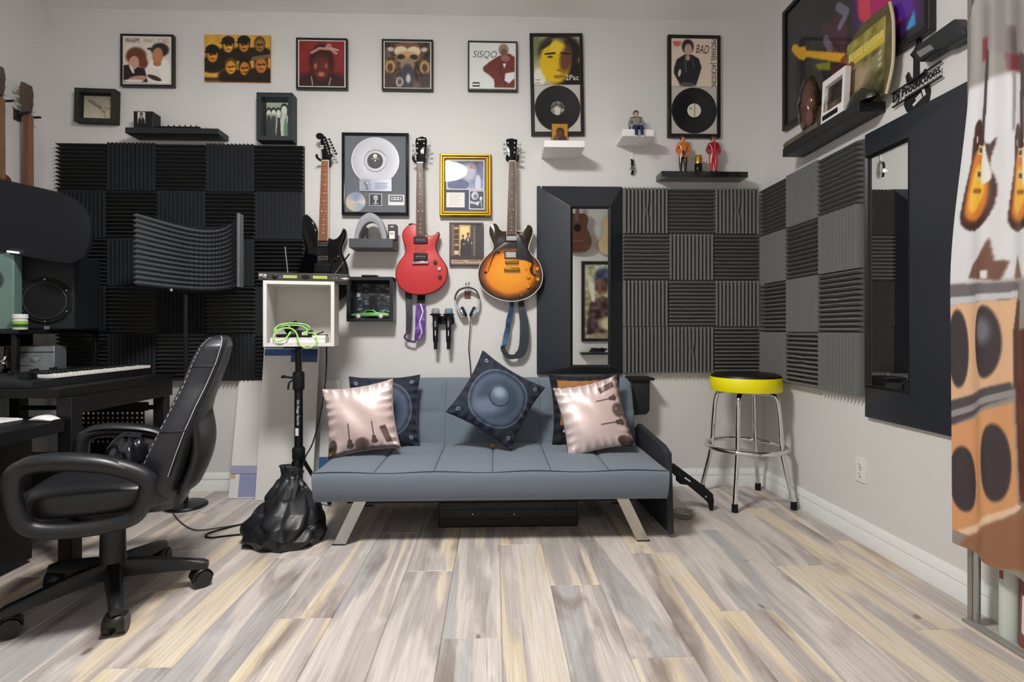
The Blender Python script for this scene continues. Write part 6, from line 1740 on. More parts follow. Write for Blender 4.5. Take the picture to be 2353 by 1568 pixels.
# perforated panel
mb = MB(); a = onY(175, 945, .30); b_ = onY(332, 1020, .30)
nx, nz = 14, 7; cwid = (b_.x - a.x) / nx; chgt = (a.z - b_.z) / nz; rr = min(cwid, chgt) * .27
for yy in (0, .004):
    for i in range(nx):
        for j in range(nz):
            cx_ = a.x + (i + .5) * cwid; cz_ = b_.z + (j + .5) * chgt
            sq = [(1, 0), (1, 1), (0, 1), (-1, 1), (-1, 0), (-1, -1), (0, -1), (1, -1)]
            vs = [(cx_ + u * cwid / 2 + 2.3, -.302 + .9 + yy, cz_ + v * chgt / 2) for u, v in sq] + [(cx_ + rr * math.cos(PI / 4 * k) + 2.3, -.302 + .9 + yy, cz_ + rr * math.sin(PI / 4 * k)) for k in range(8)]
            mb.add(vs, [(k, (k + 1) % 8, 8 + (k + 1) % 8, 8 + k) for k in range(8)])
mb.build('perforated_panel', DKM, desk, sharp=0)
dbox('panel_post', a.x - .03, -.305, 0.0, a.x, -.29, .725); dbox('panel_header', a.x - .03, -.305, a.z, b_.x + .02, -.29, a.z + .05); dbox('panel_sill', a.x - .03, -.305, b_.z - .1, b_.x + .02, -.29, b_.z)
# midi keyboard
kb = thing('midi_keyboard', 'black music keyboard with white keys and small knobs on the desk', 'keyboard', (-2.13, -.66, .766))
KL, KW = .80, .25                            # length along y, depth along x; keys face +x
MB().prism([(-KW / 2, 0), (KW / 2, 0), (KW / 2, .03), (KW / 2 - .15, .045), (-KW / 2, .055)], .40, -.40, bev=.003).build('case', M('keyboard_case', (26, 27, 30), .4), kb)
nk = 29; y_a, y_b = -.28, .385; kw = (y_b - y_a) / nk
WK = M('key_white', (236, 234, 226), .3); BK = M('key_black', (16, 16, 18), .3)
for i in range(nk):
    y = y_a + i * kw
    MB().box(KW / 2 - .148, y + .0006, .034, KW / 2 - .002, y + kw - .0006, .050).build('white_key', WK, kb, bevel=.0015, seg=1)
    if i % 7 in (0, 1, 3, 4, 5) and i < nk - 1:
        MB().box(KW / 2 - .150, y + kw - .006, .046, KW / 2 - .055, y + kw + .006, .061).build('black_key', BK, kb, bevel=.0015, seg=1)
for i in range(8):
    MB().lathe([(.009, .05), (.009, .066), (.007, .068), (0, .068)], (-KW / 2 + .03 + .025 * (i % 2), -.34 + i * .055, 0), n=12).build('knob', BLK, kb)
MB().box(-KW / 2 + .07, -.1, .046, -KW / 2 + .095, .1, .0505).build('screen', M('screen_dark', (70, 76, 84), .2), kb)
for i in range(2):
    MB().lathe([(.022, -.008), (.022, .008)], (KW / 2 - .07, -.34 - .03 * i + .015, .045), 'y', 18).build('pitch_wheel', BLK, kb)
# mouse and white pad
p = onZ(103, 966, .636)
ms = thing('computer_mouse', 'slim white computer mouse near the edge of the lower desk level', 'mouse', (p.x, p.y, .6345), R(-10))
MB().grid(lambda u, v: ((.115 * (u - .5)) * 1.0, .058 * (v - .5) * (1 - .25 * (2 * u - 1) ** 4), .003 + .021 * math.sin(PI * min(.97, max(.03, u))) ** .7 * (1 - (2 * v - 1) ** 4 * .7)), 20, 12).build('shell', M('mouse_white', (240, 240, 242), .15), ms)
MB().box(-.05, -.022, 0, .05, .022, .006).build('base', M('mouse_base', (190, 192, 196), .3), ms, bevel=.002)
p = onZ(30, 974, .632)
kd = thing('white_keyboard', 'thin white computer keyboard on the lower desk level', 'keyboard', (p.x - .12, p.y - .12, .6325), R(80))
MB().box(-.21, -.06, 0, .21, .06, .010).build('case', M('kb_white', (232, 232, 234), .35), kd, bevel=.004)
for r_ in range(5):
    for c_ in range(14):
        MB().box(-.2 + c_ * .0287, -.054 + r_ * .022, .010, -.2 + c_ * .0287 + .024, -.054 + r_ * .022 + .018, .013).build('key', WHITE, kd)
# loudspeaker
p = onY(92, 770, .62)
sk = thing('studio_monitor', 'dark studio loudspeaker with one large woofer on the desk hutch', 'loudspeaker', (p.x - .052, -.43, 1.0225), R(14))
zt = onY(92, 600, .62).z - 1.0225
SPK = M('speaker_box', (30, 33, 36), .55, var=.1, spec=.3)
MB().box(-.132, -.15, 0, .132, .15, max(zt, .40)).build('cabinet', SPK, sk, bevel=.01)
wz = onY(97, 690, .62).z - 1.0225
MB().lathe([(.118, 0), (.121, .006), (.115, .012), (.103, .010), (.1, .014)], (.008, -.15, wz), 'y', 44).build('surround', BLKM, sk)
MB().lathe([(.101, .010), (.094, .016), (.085, .006), (.06, -.004), (.045, .002), (.03, .010), (0, .014)], (.008, -.15, wz), 'y', 40).build('cone', M('cone_grey', (62, 66, 74), .22, spec=.6), sk)
for k in range(6):
    q = R(30 + 60 * k); MB().lathe([(.004, 0), (.004, .004), (0, .005)], (.008 + .110 * math.cos(q), -.16, wz + .110 * math.sin(q)), 'y', 8).build('bolt', STEEL, sk)
MB().box(.0, -.1525, wz - .150, .022, -.1495, wz - .134).build('maker_badge', M('badge_silver', (170, 176, 180), .3, .7), sk)
# loudspeaker further left; teal screen glow is put into its colour
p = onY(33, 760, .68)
gs = thing('glow_tinted_speaker', 'loudspeaker cabinet with teal screen glow painted on, cut off beside the studio loudspeaker', 'loudspeaker', (p.x, -.68, 1.0225), R(14))
MB().box(-.20, 0, 0, -.002, .07, .38).build('cabinet', M('cabinet_painted_glow', (104, 132, 126), .5, var=.15, vs=5), gs, bevel=.006)
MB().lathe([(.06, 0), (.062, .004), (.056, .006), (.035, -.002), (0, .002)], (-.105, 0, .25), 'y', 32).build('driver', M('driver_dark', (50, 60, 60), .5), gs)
# bottle
p = onY(34, 748, .74)
bt = thing('supplement_bottle', 'small white bottle with a green label before the loudspeakers', 'bottle', (p.x + .0, -.71, 1.0225))
zt = onY(34, 712, .74).z - onY(34, 748, .74).z
MB().lathe([(0, 0), (.027, 0), (.029, .003), (.029, zt * .62), (.025, zt * .68), (0, zt * .68)], n=24).build('jar', WHITE, bt)
MB().lathe([(.0295, zt * .1), (.0297, zt * .1), (.0297, zt * .56), (.0295, zt * .56)], n=24).build('label_wrap', M('label_lime', (150, 196, 70), .5), bt); MB().lathe([(.0299, zt * .16), (.03, zt * .16), (.03, zt * .36), (.0299, zt * .36)], n=24).build('label_band', M('label_forest', (40, 74, 36), .5), bt)
MB().lathe([(.028, zt * .7), (.030, zt * .72), (.030, zt * .98), (.028, zt), (0, zt)], n=24).build('cap', WHITE, bt)
# silver box
p = onY(86, 850, .55)
sv = thing('silver_case', 'small silver grey metal box behind the music keyboard', 'box', (p.x - .02, -.50, .766), R(8))
MB().box(-.09, -.05, 0, .09, .05, .17).build('case', M('case_silver', (150, 158, 160), .35, .6, var=.2, vs=8), sv, bevel=.004)
MB().box(-.088, -.0515, .135, .088, -.0495, .14).build('lid_line', BLK, sv); MB().lathe([(.016, 0), (.014, .004), (0, .005)], (0, -.05, .1), 'y', 16, sx=1.4).build('latch', STEEL, sv); MB().box(-.088, -.0515, .065, .088, -.0495, .068).build('seam_line', STEEL, sv)
p = onY(15, 850, .6)
gm = thing('glass_mug', 'small glass jar with metal clip beside the silver box', 'jar', (p.x, -.62, .766))
MB().lathe([(0, 0), (.05, 0), (.052, .005), (.052, .10), (.045, .115), (.047, .17), (.044, .17), (.042, .115), (.048, .1), (.048, .008), (0, .008)], n=24).build('jar_glass', glassmat('jar_glass', (180, 170, 160), .06, .06), gm)
MB().lathe([(0, .01), (.046, .01), (.046, .09), (0, .092)], n=20).build('contents', M('contents_brown', (96, 80, 66), .6, var=.3), gm)
MB().tube(bez([(.03, -.05, .09), (.05, -.05, .1), (.055, -.045, .12)], 4), .006, 8).sphere((.05, -.05, .085), .01).build('clip', CHROME, gm)
# large dark screen
tv = thing('large_monitor', 'large dark monitor on a wall arm above the desk', 'monitor', (-2.42, -.70, 1.34))
outl = [(-60, 398), (60, 424), (130, 440), (170, 458), (196, 484), (207, 520), (205, 560), (192, 592), (165, 606), (140, 606), (60, 590), (-60, 566)]
ol = [(onY(a, b_, .70).x + 2.42, onY(a, b_, .70).z - 1.34) for a, b_ in outl]
MB().prism(ol, .03, -.0, bev=.008).build('housing', M('monitor_navy', (16, 19, 27), .55, var=.05, bump=.2, bs=500, spec=.3), tv)
MB().tube([(-.25, .03, .25), (-.32, .05, .25), (-.396, .05, .25)], .02, 8).build('wall_arm', BLKM, tv)
a = onY(17, 578, .705); b_ = onY(42, 581, .705)
MB().hexa([(a.x + 2.42, -.008, a.z - 1.34 - .004), (b_.x + 2.42, -.008, b_.z - 1.34 - .004), (a.x + 2.42, .002, a.z - 1.34 - .004), (b_.x + 2.42, .002, b_.z - 1.34 - .004), (a.x + 2.42, -.008, a.z - 1.34 + .004), (b_.x + 2.42, -.008, b_.z - 1.34 + .004), (a.x + 2.42, .002, a.z - 1.34 + .004), (b_.x + 2.42, .002, b_.z - 1.34 + .004)]).build('status_light', M('led_white', (245, 250, 250), .4, emit=2.0), tv)
# coiled lead beside the desk
mb = MB(); x_, y_ = onY(368, 900, .2).x, -.2
cl = thing('coiled_lead', 'black coiled telephone lead hanging between desk and chair', 'cable', (x_, y_, .5))
MB().tube([(.008 * math.cos(i * .9) + .012 * math.sin(i * .02), .008 * math.sin(i * .9), .20 - i * .0011) for i in range(170)] , .0022, 5).build('coil', BLKM, cl)

# ================================================================ vocal shield on a floor stand
vs_ = thing('vocal_shield', 'curved ridged foam vocal shield on a black floor stand', 'shield', (-1.655, -.40, 0))
zb_, zt_ = 1.262, 1.640
def shf(u, v, off=0.0):
    x = (u - .5) * .565
    c_ = .20 * (abs(2 * u - .95)) ** 2.3
    zt2 = zt_ - .035 * math.sin(PI * min(1, u * 1.0)) ** 1.2 + .012 * (1 - u)
    z = zb_ + (zt2 - zb_) * v - .015 * math.sin(PI * u)
    rid = abs(((v * 14) % 1) - .5) * 2
    mid = max(0, 1 - ((u - .62) / .3) ** 4)
    sc = (.5 + .5 * math.cos(2 * PI * u * 24)) * mid
    d = .030 * (1 - rid) * (1 - .55 * sc)
    return (x, -c_ - d + .08 + off, z)
mb = MB().grid(lambda u, v: shf(u, v), 120, 84)
mb.build('foam_face', M('shield_foam', (74, 76, 80), .95, var=.08, vs=60, bump=.4, bs=600, spec=.1), vs_, sharp=0)
def shb(u, v):
    p_ = shf(u, round(v * 14) / 14); return (p_[0], p_[1] + .012 + .0 + (.03 * 0), zb_ - .012 + (zt_ - zb_ + .012) * v - .02 * math.sin(PI * u))
ob = MB().grid(shb, 40, 6).build('back_shell', BLKM, vs_); md = ob.modifiers.new('t', 'SOLIDIFY'); md.thickness = .01; md.offset = 1
e = shf(1, .5)
MB().box(e[0] - .003, e[1] - .016, zb_ - .012, e[0] + .012, e[1] + .03, zt_ + .004).build('end_plate', M('shield_plate', (92, 94, 100), .5), vs_, bevel=.002)
MB().tube([(-.13, .09, .03), (-.13, .09, 1.30)], .012, 12).build('stand_pole', BLKM, vs_)
MB().lathe([(0, 0), (.11, 0), (.114, .008), (.105, .018), (.02, .028), (0, .03)], (-.13, .09, 0), n=32).build('stand_base', BLK, vs_)
p_ = onY(399, 672, .36); MB().sphere((p_.x + 1.655, -.0 + .02, p_.z + .012), .012, 10).tube([(p_.x + 1.655, .02, p_.z + .012), (p_.x + 1.655, .05, p_.z + .03)], .006, 8).build('clamp_screw', CHROME, vs_)

# ================================================================ guitars on the left wall
def leftguitar(label, y_, ztop, body, n=6):
    t = thing('hanging_guitar', label, 'guitar', (XL + .002, y_, ztop - 1.02), PI / 2, 'guitars on the left wall')
    wd = .045
    MB().prism([(-.02, .42), (.02, .42), (.023, .84), (-.023, .84)], -.055, -.075, bev=.003).build('neck', WOODN, t)
    fb = MB().prism([(-.022, .40), (.022, .40), (.020, .84), (-.020, .84)], -.0755, -.082).build('fretboard', M('fingerboard_brown', (120, 86, 66), .5, var=.2, vs=30), t)
    for i in range(6):
        x = -.016 + i * .0064
        MB().tube([(x, -.0845, .20), (x * .9, -.0845, .845)], .0009, 4).build('string', M('bronze_string', (150, 112, 80), .6, .3), t)
    for i in range(9):
        MB().box(-.021, -.083, .835 - .045 * i, .021, -.0818, .8365 - .045 * i).build('fret', STRG, fb)
    MB().prism([(-.022, .84), (.022, .84), (.036, .9), (.04, .98), (.03, 1.02), (-.03, 1.02), (-.04, .98), (-.036, .9)], -.05, -.066, bev=.002).build('headstock', M('head_brown', (92, 74, 66), .45), t, rot=(R(0), 0, 0))
    for i in range(3):
        for s in (-1, 1):
            MB().sphere((s * .052, -.05, .88 + i * .045), .009, 8).tube([(s * .03, -.056, .88 + i * .045), (s * .05, -.052, .88 + i * .045)], .003, 6).build('tuner', M('tuner_bone', (196, 188, 170), .4), t)
    ol_ = bez([(-.05, .42, 0), (-.075, .36, 0), (-.06, .28, 0), (-.08, .18, 0), (-.075, .05, 0), (0, 0, 0), (.075, .05, 0), (.08, .18, 0), (.06, .28, 0), (.075, .36, 0), (.05, .42, 0)], 4, True)
    MB().prism([(q.x, q.y) for q in ol_], -.02, -.075, bev=.004).build('body', body, t)
    MB().box(-.03, -.085, .14, .03, -.075, .155).build('bridge', ROSE, t)
    hk_ = thing('guitar_hanger', 'black padded wall hanger holding the ' + ('nearer' if y_ < -.3 else 'farther') + ' left wall guitar', 'hanger', (XL + .001, y_, ztop - .185), PI / 2, 'guitar hangers')
    MB().box(-.02, -.015, -.03, .02, 0, .03).build('wall_block', HANG, hk_, bevel=.003)
    mb = MB().tube([(0, -.015, 0), (0, -.05, 0)], .006, 8)
    for s in (-1, 1):
        mb.tube(bez([(0, -.044, 0), (s * .03, -.046, 0), (s * .036, -.06, .002), (s * .036, -.11, .004)], 4), .0065, 8)
    mb.build('yoke', HANG, hk_)
    return t
leftguitar('brown necked guitar hanging on the left wall close to the room corner', -.22, 2.47, M('body_honey', (150, 96, 50), .25))
leftguitar('brown necked guitar hanging on the left wall one place out from the corner', -.40, 2.49, M('body_walnut', (104, 66, 40), .3))

# ================================================================ the wall behind the camera, seen only in the mirror
def rearguitar(label, x, z0_, col):
    t = thing('acoustic_guitar', label, 'guitar', (x, YR + .002, z0_), PI, 'acoustic guitars on the wall behind')
    ol_ = bez([(-.03, .50, 0), (-.11, .49, 0), (-.145, .42, 0), (-.125, .32, 0), (-.17, .22, 0), (-.19, .12, 0), (-.14, .02, 0), (0, 0, 0), (.14, .02, 0), (.19, .12, 0), (.17, .22, 0), (.125, .32, 0), (.145, .42, 0), (.11, .49, 0), (.03, .50, 0)], 4, True)
    MB().prism([(q.x, q.y) for q in ol_], -.02, -.12, bev=.005).build('body', col, t)
    MB().lathe([(0, 0), (.05, 0), (.05, .001), (0, .001)], (0, -.12, .31), 'y', 24).build('sound_hole', BLKM, t)
    MB().box(-.08, -.13, .13, .08, -.12, .15).build('bridge', ROSE, t)
    MB().prism([(-.027, .38), (.027, .38), (.022, .78), (-.022, .78)], -.11, -.135, bev=.002).build('neck', ROSE, t)
    MB().prism([(-.022, .78), (.022, .78), (.038, .80), (.038, .88), (-.038, .88), (-.038, .80)], -.105, -.122, bev=.002).build('headstock', BLK, t)
    return t
rearguitar('brown sunburst acoustic guitar on the wall behind, seen in the mirror', 1.07, 2.04, M('acoustic_brown', (96, 58, 38), .25))
rearguitar('pale acoustic guitar on the wall behind, seen in the mirror', 1.545, 2.0, M('acoustic_pale', (196, 172, 132), .25))
t = thing('framed_poster', 'black framed beige concert poster on the wall behind, seen in the mirror', 'poster', (1.43, YR + .002, .87), PI)
MB().ring(-.29, 0, .29, 1.06, -.25, .04, .25, 1.02, 0, -.03).build('frame', FRB, t, bevel=.003)
P = Pic(60, 120, (176, 170, 140)); P.grad((186, 184, 150), (150, 140, 110)); P.cloud(40, 8, 3); P.ell(.5, .2, .22, .16, (52, 66, 96), soft=.4).ell(.55, .3, .16, .12, (120, 90, 70), soft=.4)
P.poly([(.15, .9), (.25, .5), (.5, .42), (.85, .5), (.95, .95)], (74, 52, 50), 3).cloud(90, 5, 4).ell(.3, .8, .3, .1, (206, 196, 160), soft=.6).poly([(.75, .25), (.9, .22), (.8, .5), (.72, .5)], (220, 216, 206), 2)
flatpic(P, 'poster_print', t, -.25, .25, .04, 1.02, -.012)
o = MB().box(-.3, -.16, 0, .3, 0, .03).build('wall_shelf', SB, None, (1.42, YR + .001, .70), bevel=.002, rot=(0, 0, PI)); tag(o, 'black shelf under the beige poster on the wall behind', 'shelf')
t = thing('white_carton', 'small white carton on the shelf behind, seen in the mirror', 'box', (1.62, YR + .1, .7305), PI); MB().box(-.05, -.05, 0, .05, .05, .12).build('carton', WHITE, t, bevel=.002); MB().box(-.03, -.0512, .03, .03, -.0495, .06).build('carton_mark', M('card_light', (146, 146, 150), .7), t)
t = thing('cable_heap', 'dark heap of coiled cables on the shelf behind', 'cables', (1.35, YR + .09, .7305), PI)
MB().tube([((.1 + .02 * math.sin(i * .37)) * math.cos(i * .31), (.045 + .01 * math.sin(i * .5)) * math.sin(i * .31), .008 + i * .0004) for i in range(110)], .007, 6).build('coil', BLKM, t); MB().box(-.02, -.05, .05, .02, .05, .056).build('cable_tie', STEEL, t)
# ================================================================ mirrors
MIR = M('mirror_glass', (235, 238, 238), .015, 1.0, var=0.0)
MFR = M('mirror_frame', (34, 38, 47), .42, var=.06, vs=6, spec=.6)
def mirror(label, loc_, rz, O, I, di, lipw=.012, rec=None):
    """O: outer x0,z0,x1,z1 at the wall; I: inner edge of the sloping frame, di in front of the wall"""
    t = thing('wall_mirror', label, 'mirror', loc_, rz)
    fr = MB().ring(O[0], O[1], O[2], O[3], I[0], I[1], I[2], I[3], 0, -.02, -di).build('frame', MFR, t, bevel=.003)
    MB().ring(I[0] - .004, I[1] - .004, I[2] + .004, I[3] + .004, I[0] + lipw, I[1] + lipw, I[2] - lipw, I[3] - lipw, (-di + .03) if rec is None else -rec + .004, -di - .004, -di + .006).build('inner_lip', BLK, t, bevel=.002)
    yp = -di + .010 if rec is None else -rec
    MB().box(I[0] + .002, yp, I[1] + .002, I[2] - .002, yp + .002, I[3] - .002).build('mirror_pane', MIR, t)
    return t
mx, mz = .5465, .736
a = onY(1312, 475, .13); b_ = onY(1402, 843, .13)
mirror('tall black framed mirror on the back wall beside the sunburst guitar', (mx, -.001, mz), 0, (.271 - mx, 0, .826 - mx, 1.952 - mz), (a.x - mx, b_.z - mz, b_.x - mx, a.z - mz), .13)
a = onX(1990, 362, XR - .05); b_ = onX(2087, 903, XR - .05)
my, mz2 = -1.28, .612
O0, O1 = -(-.985 - my), -(-1.60 - my)
mirror('tall black framed mirror on the right wall beside the charcoal foam', (XR - .001, my, mz2), -PI / 2, (O0, 0, O1, 1.94 - mz2), (-(a.y - my), b_.z - mz2, -(b_.y - my), a.z - mz2), .05, .008, .036)
ec = thing('charging_cable', 'white charging cable hanging down the frame of the back wall mirror', 'cable', (.3, -.027, .75))
def ept(px, py, d_):
    v = onY(px, py, d_); return (v.x - .3, v.y + .027, v.z - .75)
MB().tube(bez([ept(1242, 424, .01), ept(1243.5, 430, .03), ept(1244, 470, .027), ept(1247.5, 486, .027), ept(1245.5, 540, .027), ept(1247, 600, .027), ept(1245.5, 640, .027), ept(1247.5, 700, .027), ept(1246, 760, .027), ept(1247.5, 800, .027), ept(1244.5, 838, .027)], 6), .0028, 7).build('cord', WHITE, ec)
MB().tube([ept(1245, 466, .027), ept(1246.5, 484, .027)], .0065, 8).build('inline_remote', WHITE, ec)
MB().tube([ept(1244.5, 836, .027), ept(1243, 845, .027)], .006, 8).build('plug_grip', WHITE, ec); MB().tube([ept(1243, 845, .027), ept(1242, 852, .027)], .004, 8).build('plug_tip', STEEL, ec)

# ================================================================ right wall: poster, shelf, sign, bracket
def rw(px, py, d):
    return onX(px, py, XR - d)
RX = XR - .001
# poster
a = rw(1797, 303, .03)
t = thing('framed_poster', 'large black framed dark poster with a yellow guitar and magenta light', 'poster', (RX, a.y, a.z), -PI / 2)
Wp, Hp = 1.075, .72
MB().ring(0, 0, Wp, Hp, .026, .026, Wp - .026, Hp - .026, 0, -.03).build('frame', FRB, t, bevel=.003)
PO = rw(1797, 303, .03)
def pu(px, py):
    v = rw(px, py, .016); return ((-(v.y - PO.y) - .026) / (Wp - .052), 1 - (v.z - PO.z - .026) / (Hp - .052))
def pp_(l):
    return [pu(*q) for q in l]
P = Pic(220, 150, (34, 34, 38)); P.cloud(14, 8, 3)
def pe(px, py, rx, ry, c_, ang=0, soft=.8, al=1.0):
    l = pu(px, py); P.ell(l[0], l[1], rx, ry, c_, ang, soft, al)
P.poly(pp_([(1950, -40), (2110, -140), (2120, 40), (2050, 100), (1990, 110), (1960, 60)]), (70, 24, 96), 12)
P.poly(pp_([(1968, -20), (2000, -30), (2004, 60), (1990, 62), (1972, 40)]), (222, 70, 96), 5).poly(pp_([(2000, -30), (2040, -60), (2060, 60), (2030, 40), (2002, 60)]), (190, 20, 110), 6).poly(pp_([(2036, -60), (2090, -90), (2100, 30), (2060, 50)]), (96, 34, 160), 7)
P.poly(pp_([(1998, 62), (2070, 42), (2060, 60), (2030, 90), (2010, 80)]), (214, 62, 88), 4).poly(pp_([(2080, 70), (2100, 20), (2104, 55), (2092, 65)]), (60, 164, 216), 2)
P.poly(pp_([(1884, 60), (1930, 30), (1950, 60), (1940, 130), (1900, 120)]), (72, 36, 52), 8).line(pp_([(1925, 15), (1945, 28), (1938, 45), (1930, 60)]), .02, (150, 150, 176), .7).line(pp_([(1896, 90), (1908, 112)]), .02, (150, 140, 160), .6)
Yg = (238, 180, 34)
P.poly(pp_([(1818, 114), (1822, 102), (1832, 102), (1836, 108), (1850, 106), (1852, 116), (1918, 120), (1976, 126), (1988, 112), (1984, 96), (1978, 88), (1996, 86), (2004, 96), (2000, 108), (2006, 104), (2000, 130), (1985, 146), (1950, 146), (1918, 142), (1852, 131), (1848, 139), (1836, 136), (1824, 124)]), Yg, 1)
P.poly(pp_([(1930, 138), (1944, 122), (1948, 134), (1936, 148)]), (150, 56, 26), 2).poly(pp_([(1872, 148), (1908, 140), (1908, 162), (1880, 160)]), (170, 176, 36), 3, .8)
P.poly(pp_([(1910, 150), (1945, 148), (1950, 180), (1912, 190)]), (86, 32, 24), 6).line(pp_([(2024, 98), (2050, 86)]), .008, (232, 150, 90))
flatpic(P, 'poster_print', t, .026, Wp - .026, .026, Hp - .026, -.014)
MB().box(.026, -.0185, .026, Wp - .026, -.018, Hp - .026).build('glass_pane', GLASS, t)
# shelf
a = rw(1848, 362, .0); b_ = rw(2036, 256, .0)
zs = a.z + .045; ya, yb = a.y, b_.y
o = MB().box(0, -.125, 0, ya - yb, 0, .045).build('wall_shelf', SB, None, (RX, ya, a.z), bevel=.002, rot=(0, 0, -PI / 2))
tag(o, 'black floating shelf with glassware and tins on the right wall', 'shelf')
# driftwood tray on the shelf
t = thing('slate_tray', 'dark mottled tray lying along the right wall shelf', 'tray', (RX - .07, ya - .02, zs), -PI / 2)
TRM = M('tray_mottled', (86, 80, 70), .5, var=.8, vs=18)
MB().prism([(-.005, 0), (.30, 0), (.31, .02), (.29, .028), (.02, .03), (-.01, .022)], .05, -.06, bev=.006).build('tray_body', TRM, t)
for i in range(3):
    MB().sphere((.15 + i * .05, -.02 + .02 * (i % 2), .036), .022, 8, 0, (1.2, .9, .7)).build('pebble', TRM, t)
# glass ornament
p = rw(1858, 322, .09)
t = thing('glass_ornament', 'tall rippled smoky glass ornament on the right wall shelf', 'ornament', (RX - .086, p.y, zs + .034), -PI / 2)
SMK = glassmat('smoky_glass', (196, 176, 160), .12, .07)
def orn(u, v):
    q = 2 * PI * u; r = .035 + .028 * math.sin(PI * min(1, v * 1.15)) ** .8 + .004 * math.sin(7 * q + 20 * v) * math.sin(PI * v)
    r *= (1 if v < .93 else max(.05, (1 - v) / .07))
    return (r * math.cos(q), r * math.sin(q) * .8, .30 * v)
mb = MB().grid(orn, 28, 26, 0, True, True); mb.f.append(tuple(range(27, -1, -1))); mb.m.append(0); mb.s.append(False)
mb.build('vessel', SMK, t, sharp=0)
mb = MB().grid(lambda u, v: tuple(.7 * c_ if k < 2 else .02 + .82 * c_ for k, c_ in enumerate(orn(u, v))), 20, 18, 0, True, True); mb.build('filling', M('filling_pink', (150, 118, 104), .5, var=.5, vs=40), t, sharp=0)
MB().lathe([(0, 0), (.03, 0), (.03, .03), (0, .034)], (0, 0, 0), n=16).build('foot', M('foot_dark', (60, 54, 46), .5, var=.4, vs=30), t)
# yellowish picture tin with lettering
p = rw(1985, 275, .09)
t = thing('picture_tin', 'old yellow picture tin lettered BLUES GUITAR leaning on the wall', 'tin', (RX - .047, rw(1940, 290, .06).y, zs), rot=(R(-2), 0, -PI / 2))
P = Pic(70, 90, (92, 84, 58)); P.grad((150, 140, 60), (70, 64, 50)); P.cloud(70, 7, 6)
P.rect(.05, .16, .98, .34, (206, 184, 70), 1, 1).ell(.12, .36, .1, .08, (110, 74, 56)).rect(.5, .42, .85, .6, (150, 142, 110), .7, 3).ell(.3, .6, .3, .18, (170, 150, 124), soft=.7)
for i in range(3):
    P.ell(.88, .44 + i * .08, .05, .03, (180, 176, 150), soft=.6)
hT = .40; wT = .30
MB().prism([(0, 0), (wT - .03, 0), (wT, .12), (wT - .005, .3), (wT - .03, hT), (.1, hT), (.0, hT - .06)], .0, -.016, bev=.003).build('tin_body', M('tin_olive', (104, 96, 60), .4, .4, var=.4, vs=10), t)
flatpic(P, 'tin_print', t, .012, wT - .035, .01, hT - .05, -.0168)
MB().tube(bez([(wT - .03, -.008, 0), (wT + .002, -.008, .12), (wT - .003, -.008, .3), (wT - .028, -.008, hT)], 6), .007, 8).build('rolled_edge', M('tin_cream', (206, 196, 160), .4), t)
text('BLUES GUITAR', .225, .034, (.142, -.0176, hT - .125), t, M('tin_letters', (236, 224, 150), .4))
# white frame ornament in front
p = rw(1925, 275, .1)
t = thing('white_frame_stand', 'small white rectangular frame stand before the yellow tin', 'frame', (RX - .095, rw(1897, 275, .1).y, zs + .001), rot=(R(-3), 0, -PI / 2))
MB().ring(0, 0, .17, .215, .016, .05, .154, .182, 0, -.03).build('frame_body', WHITE, t, bevel=.002)
MB().box(.018, -.022, .012, .13, -.034, .034).build('lower_slot', BLKM, t)
MB().tube(bez([(.02, -.034, .06), (.024, -.036, .1), (.036, -.036, .13), (.046, -.034, .128)], 5), .004, 6).build('white_hook', WHITE, t)
MB().box(.02, -.012, .06, .15, -.010, .175).build('tinted_pane', SMK, t)
# dark figurine / rock by the tin
p = rw(1985, 262, .08)
t = thing('dark_figurine', 'dark glossy lumpy figurine beside the white frame stand', 'figurine', (RX - .096, rw(1972, 262, .085).y - .03, zs))
mb = MB(); mb.grid(lambda u, v: ((.028 + .004 * math.sin(6.28 * u * 3)) * math.sin(PI * (v * .5 + .5)) * math.cos(2 * PI * u), (.085 + .01 * math.sin(6.28 * u * 4)) * math.sin(PI * (v * .5 + .5)) * math.sin(2 * PI * u), .062 * (1 - (1 - v) ** 2) * (1 + .15 * math.sin(9 * u + 7 * v))), 26, 12, 0, True, True)
mb.build('lump', M('figurine_dark', (38, 40, 30), .25, var=.6, vs=20), t, sharp=0)
# sign: guitar shape with lettering
p = rw(2105, 245, .012); s0 = p
t = thing('guitar_sign', 'black cut out guitar sign reading DJ Productions above the right mirror', 'sign', (RX, p.y, p.z), -PI / 2)
def sg(px, py):
    v = rw(px, py, .012); return (-(v.y - s0.y), v.z - s0.z)
SGN = M('sign_black', (20, 21, 24), .5)
nk = [(2097, 190), (2098, 135), (2090, 126), (2098, 116), (2114, 86), (2112, 112), (2108, 132), (2108, 184)]
MB().prism([sg(*q) for q in nk], -.002, -.010).build('sign_neck', SGN, t)
hn = [(2096, 189), (2098, 183), (2089, 177), (2085, 166), (2080, 176), (2082, 189), (2085, 197), (2100, 189), (2120, 177), (2125, 170), (2124, 158), (2117, 168), (2109, 176), (2108, 184)]
MB().prism([sg(*q) for q in hn], -.002, -.0095).build('sign_horns', SGN, t)
bd = [(2079, 223), (2076, 242), (2083, 258), (2100, 260), (2118, 252), (2130, 232), (2134, 208), (2131, 192), (2119, 199), (2100, 211)]
MB().prism([sg(*q) for q in bd], -.002, -.010).build('sign_body', SGN, t)
for i in range(6):
    q = sg(2104 + i * 1.6, 116 - i * 5); MB().lathe([(.006, 0), (.006, .004), (0, .004)], (q[0] - .01, -.004, q[1]), 'y', 8).build('sign_tuner', SGN, t)
l0, l1, l2, l3 = sg(2050, 240), sg(2163, 160), sg(2049, 222), sg(2164, 150)
a0 = sg(2052, 232); a1 = sg(2164, 158)
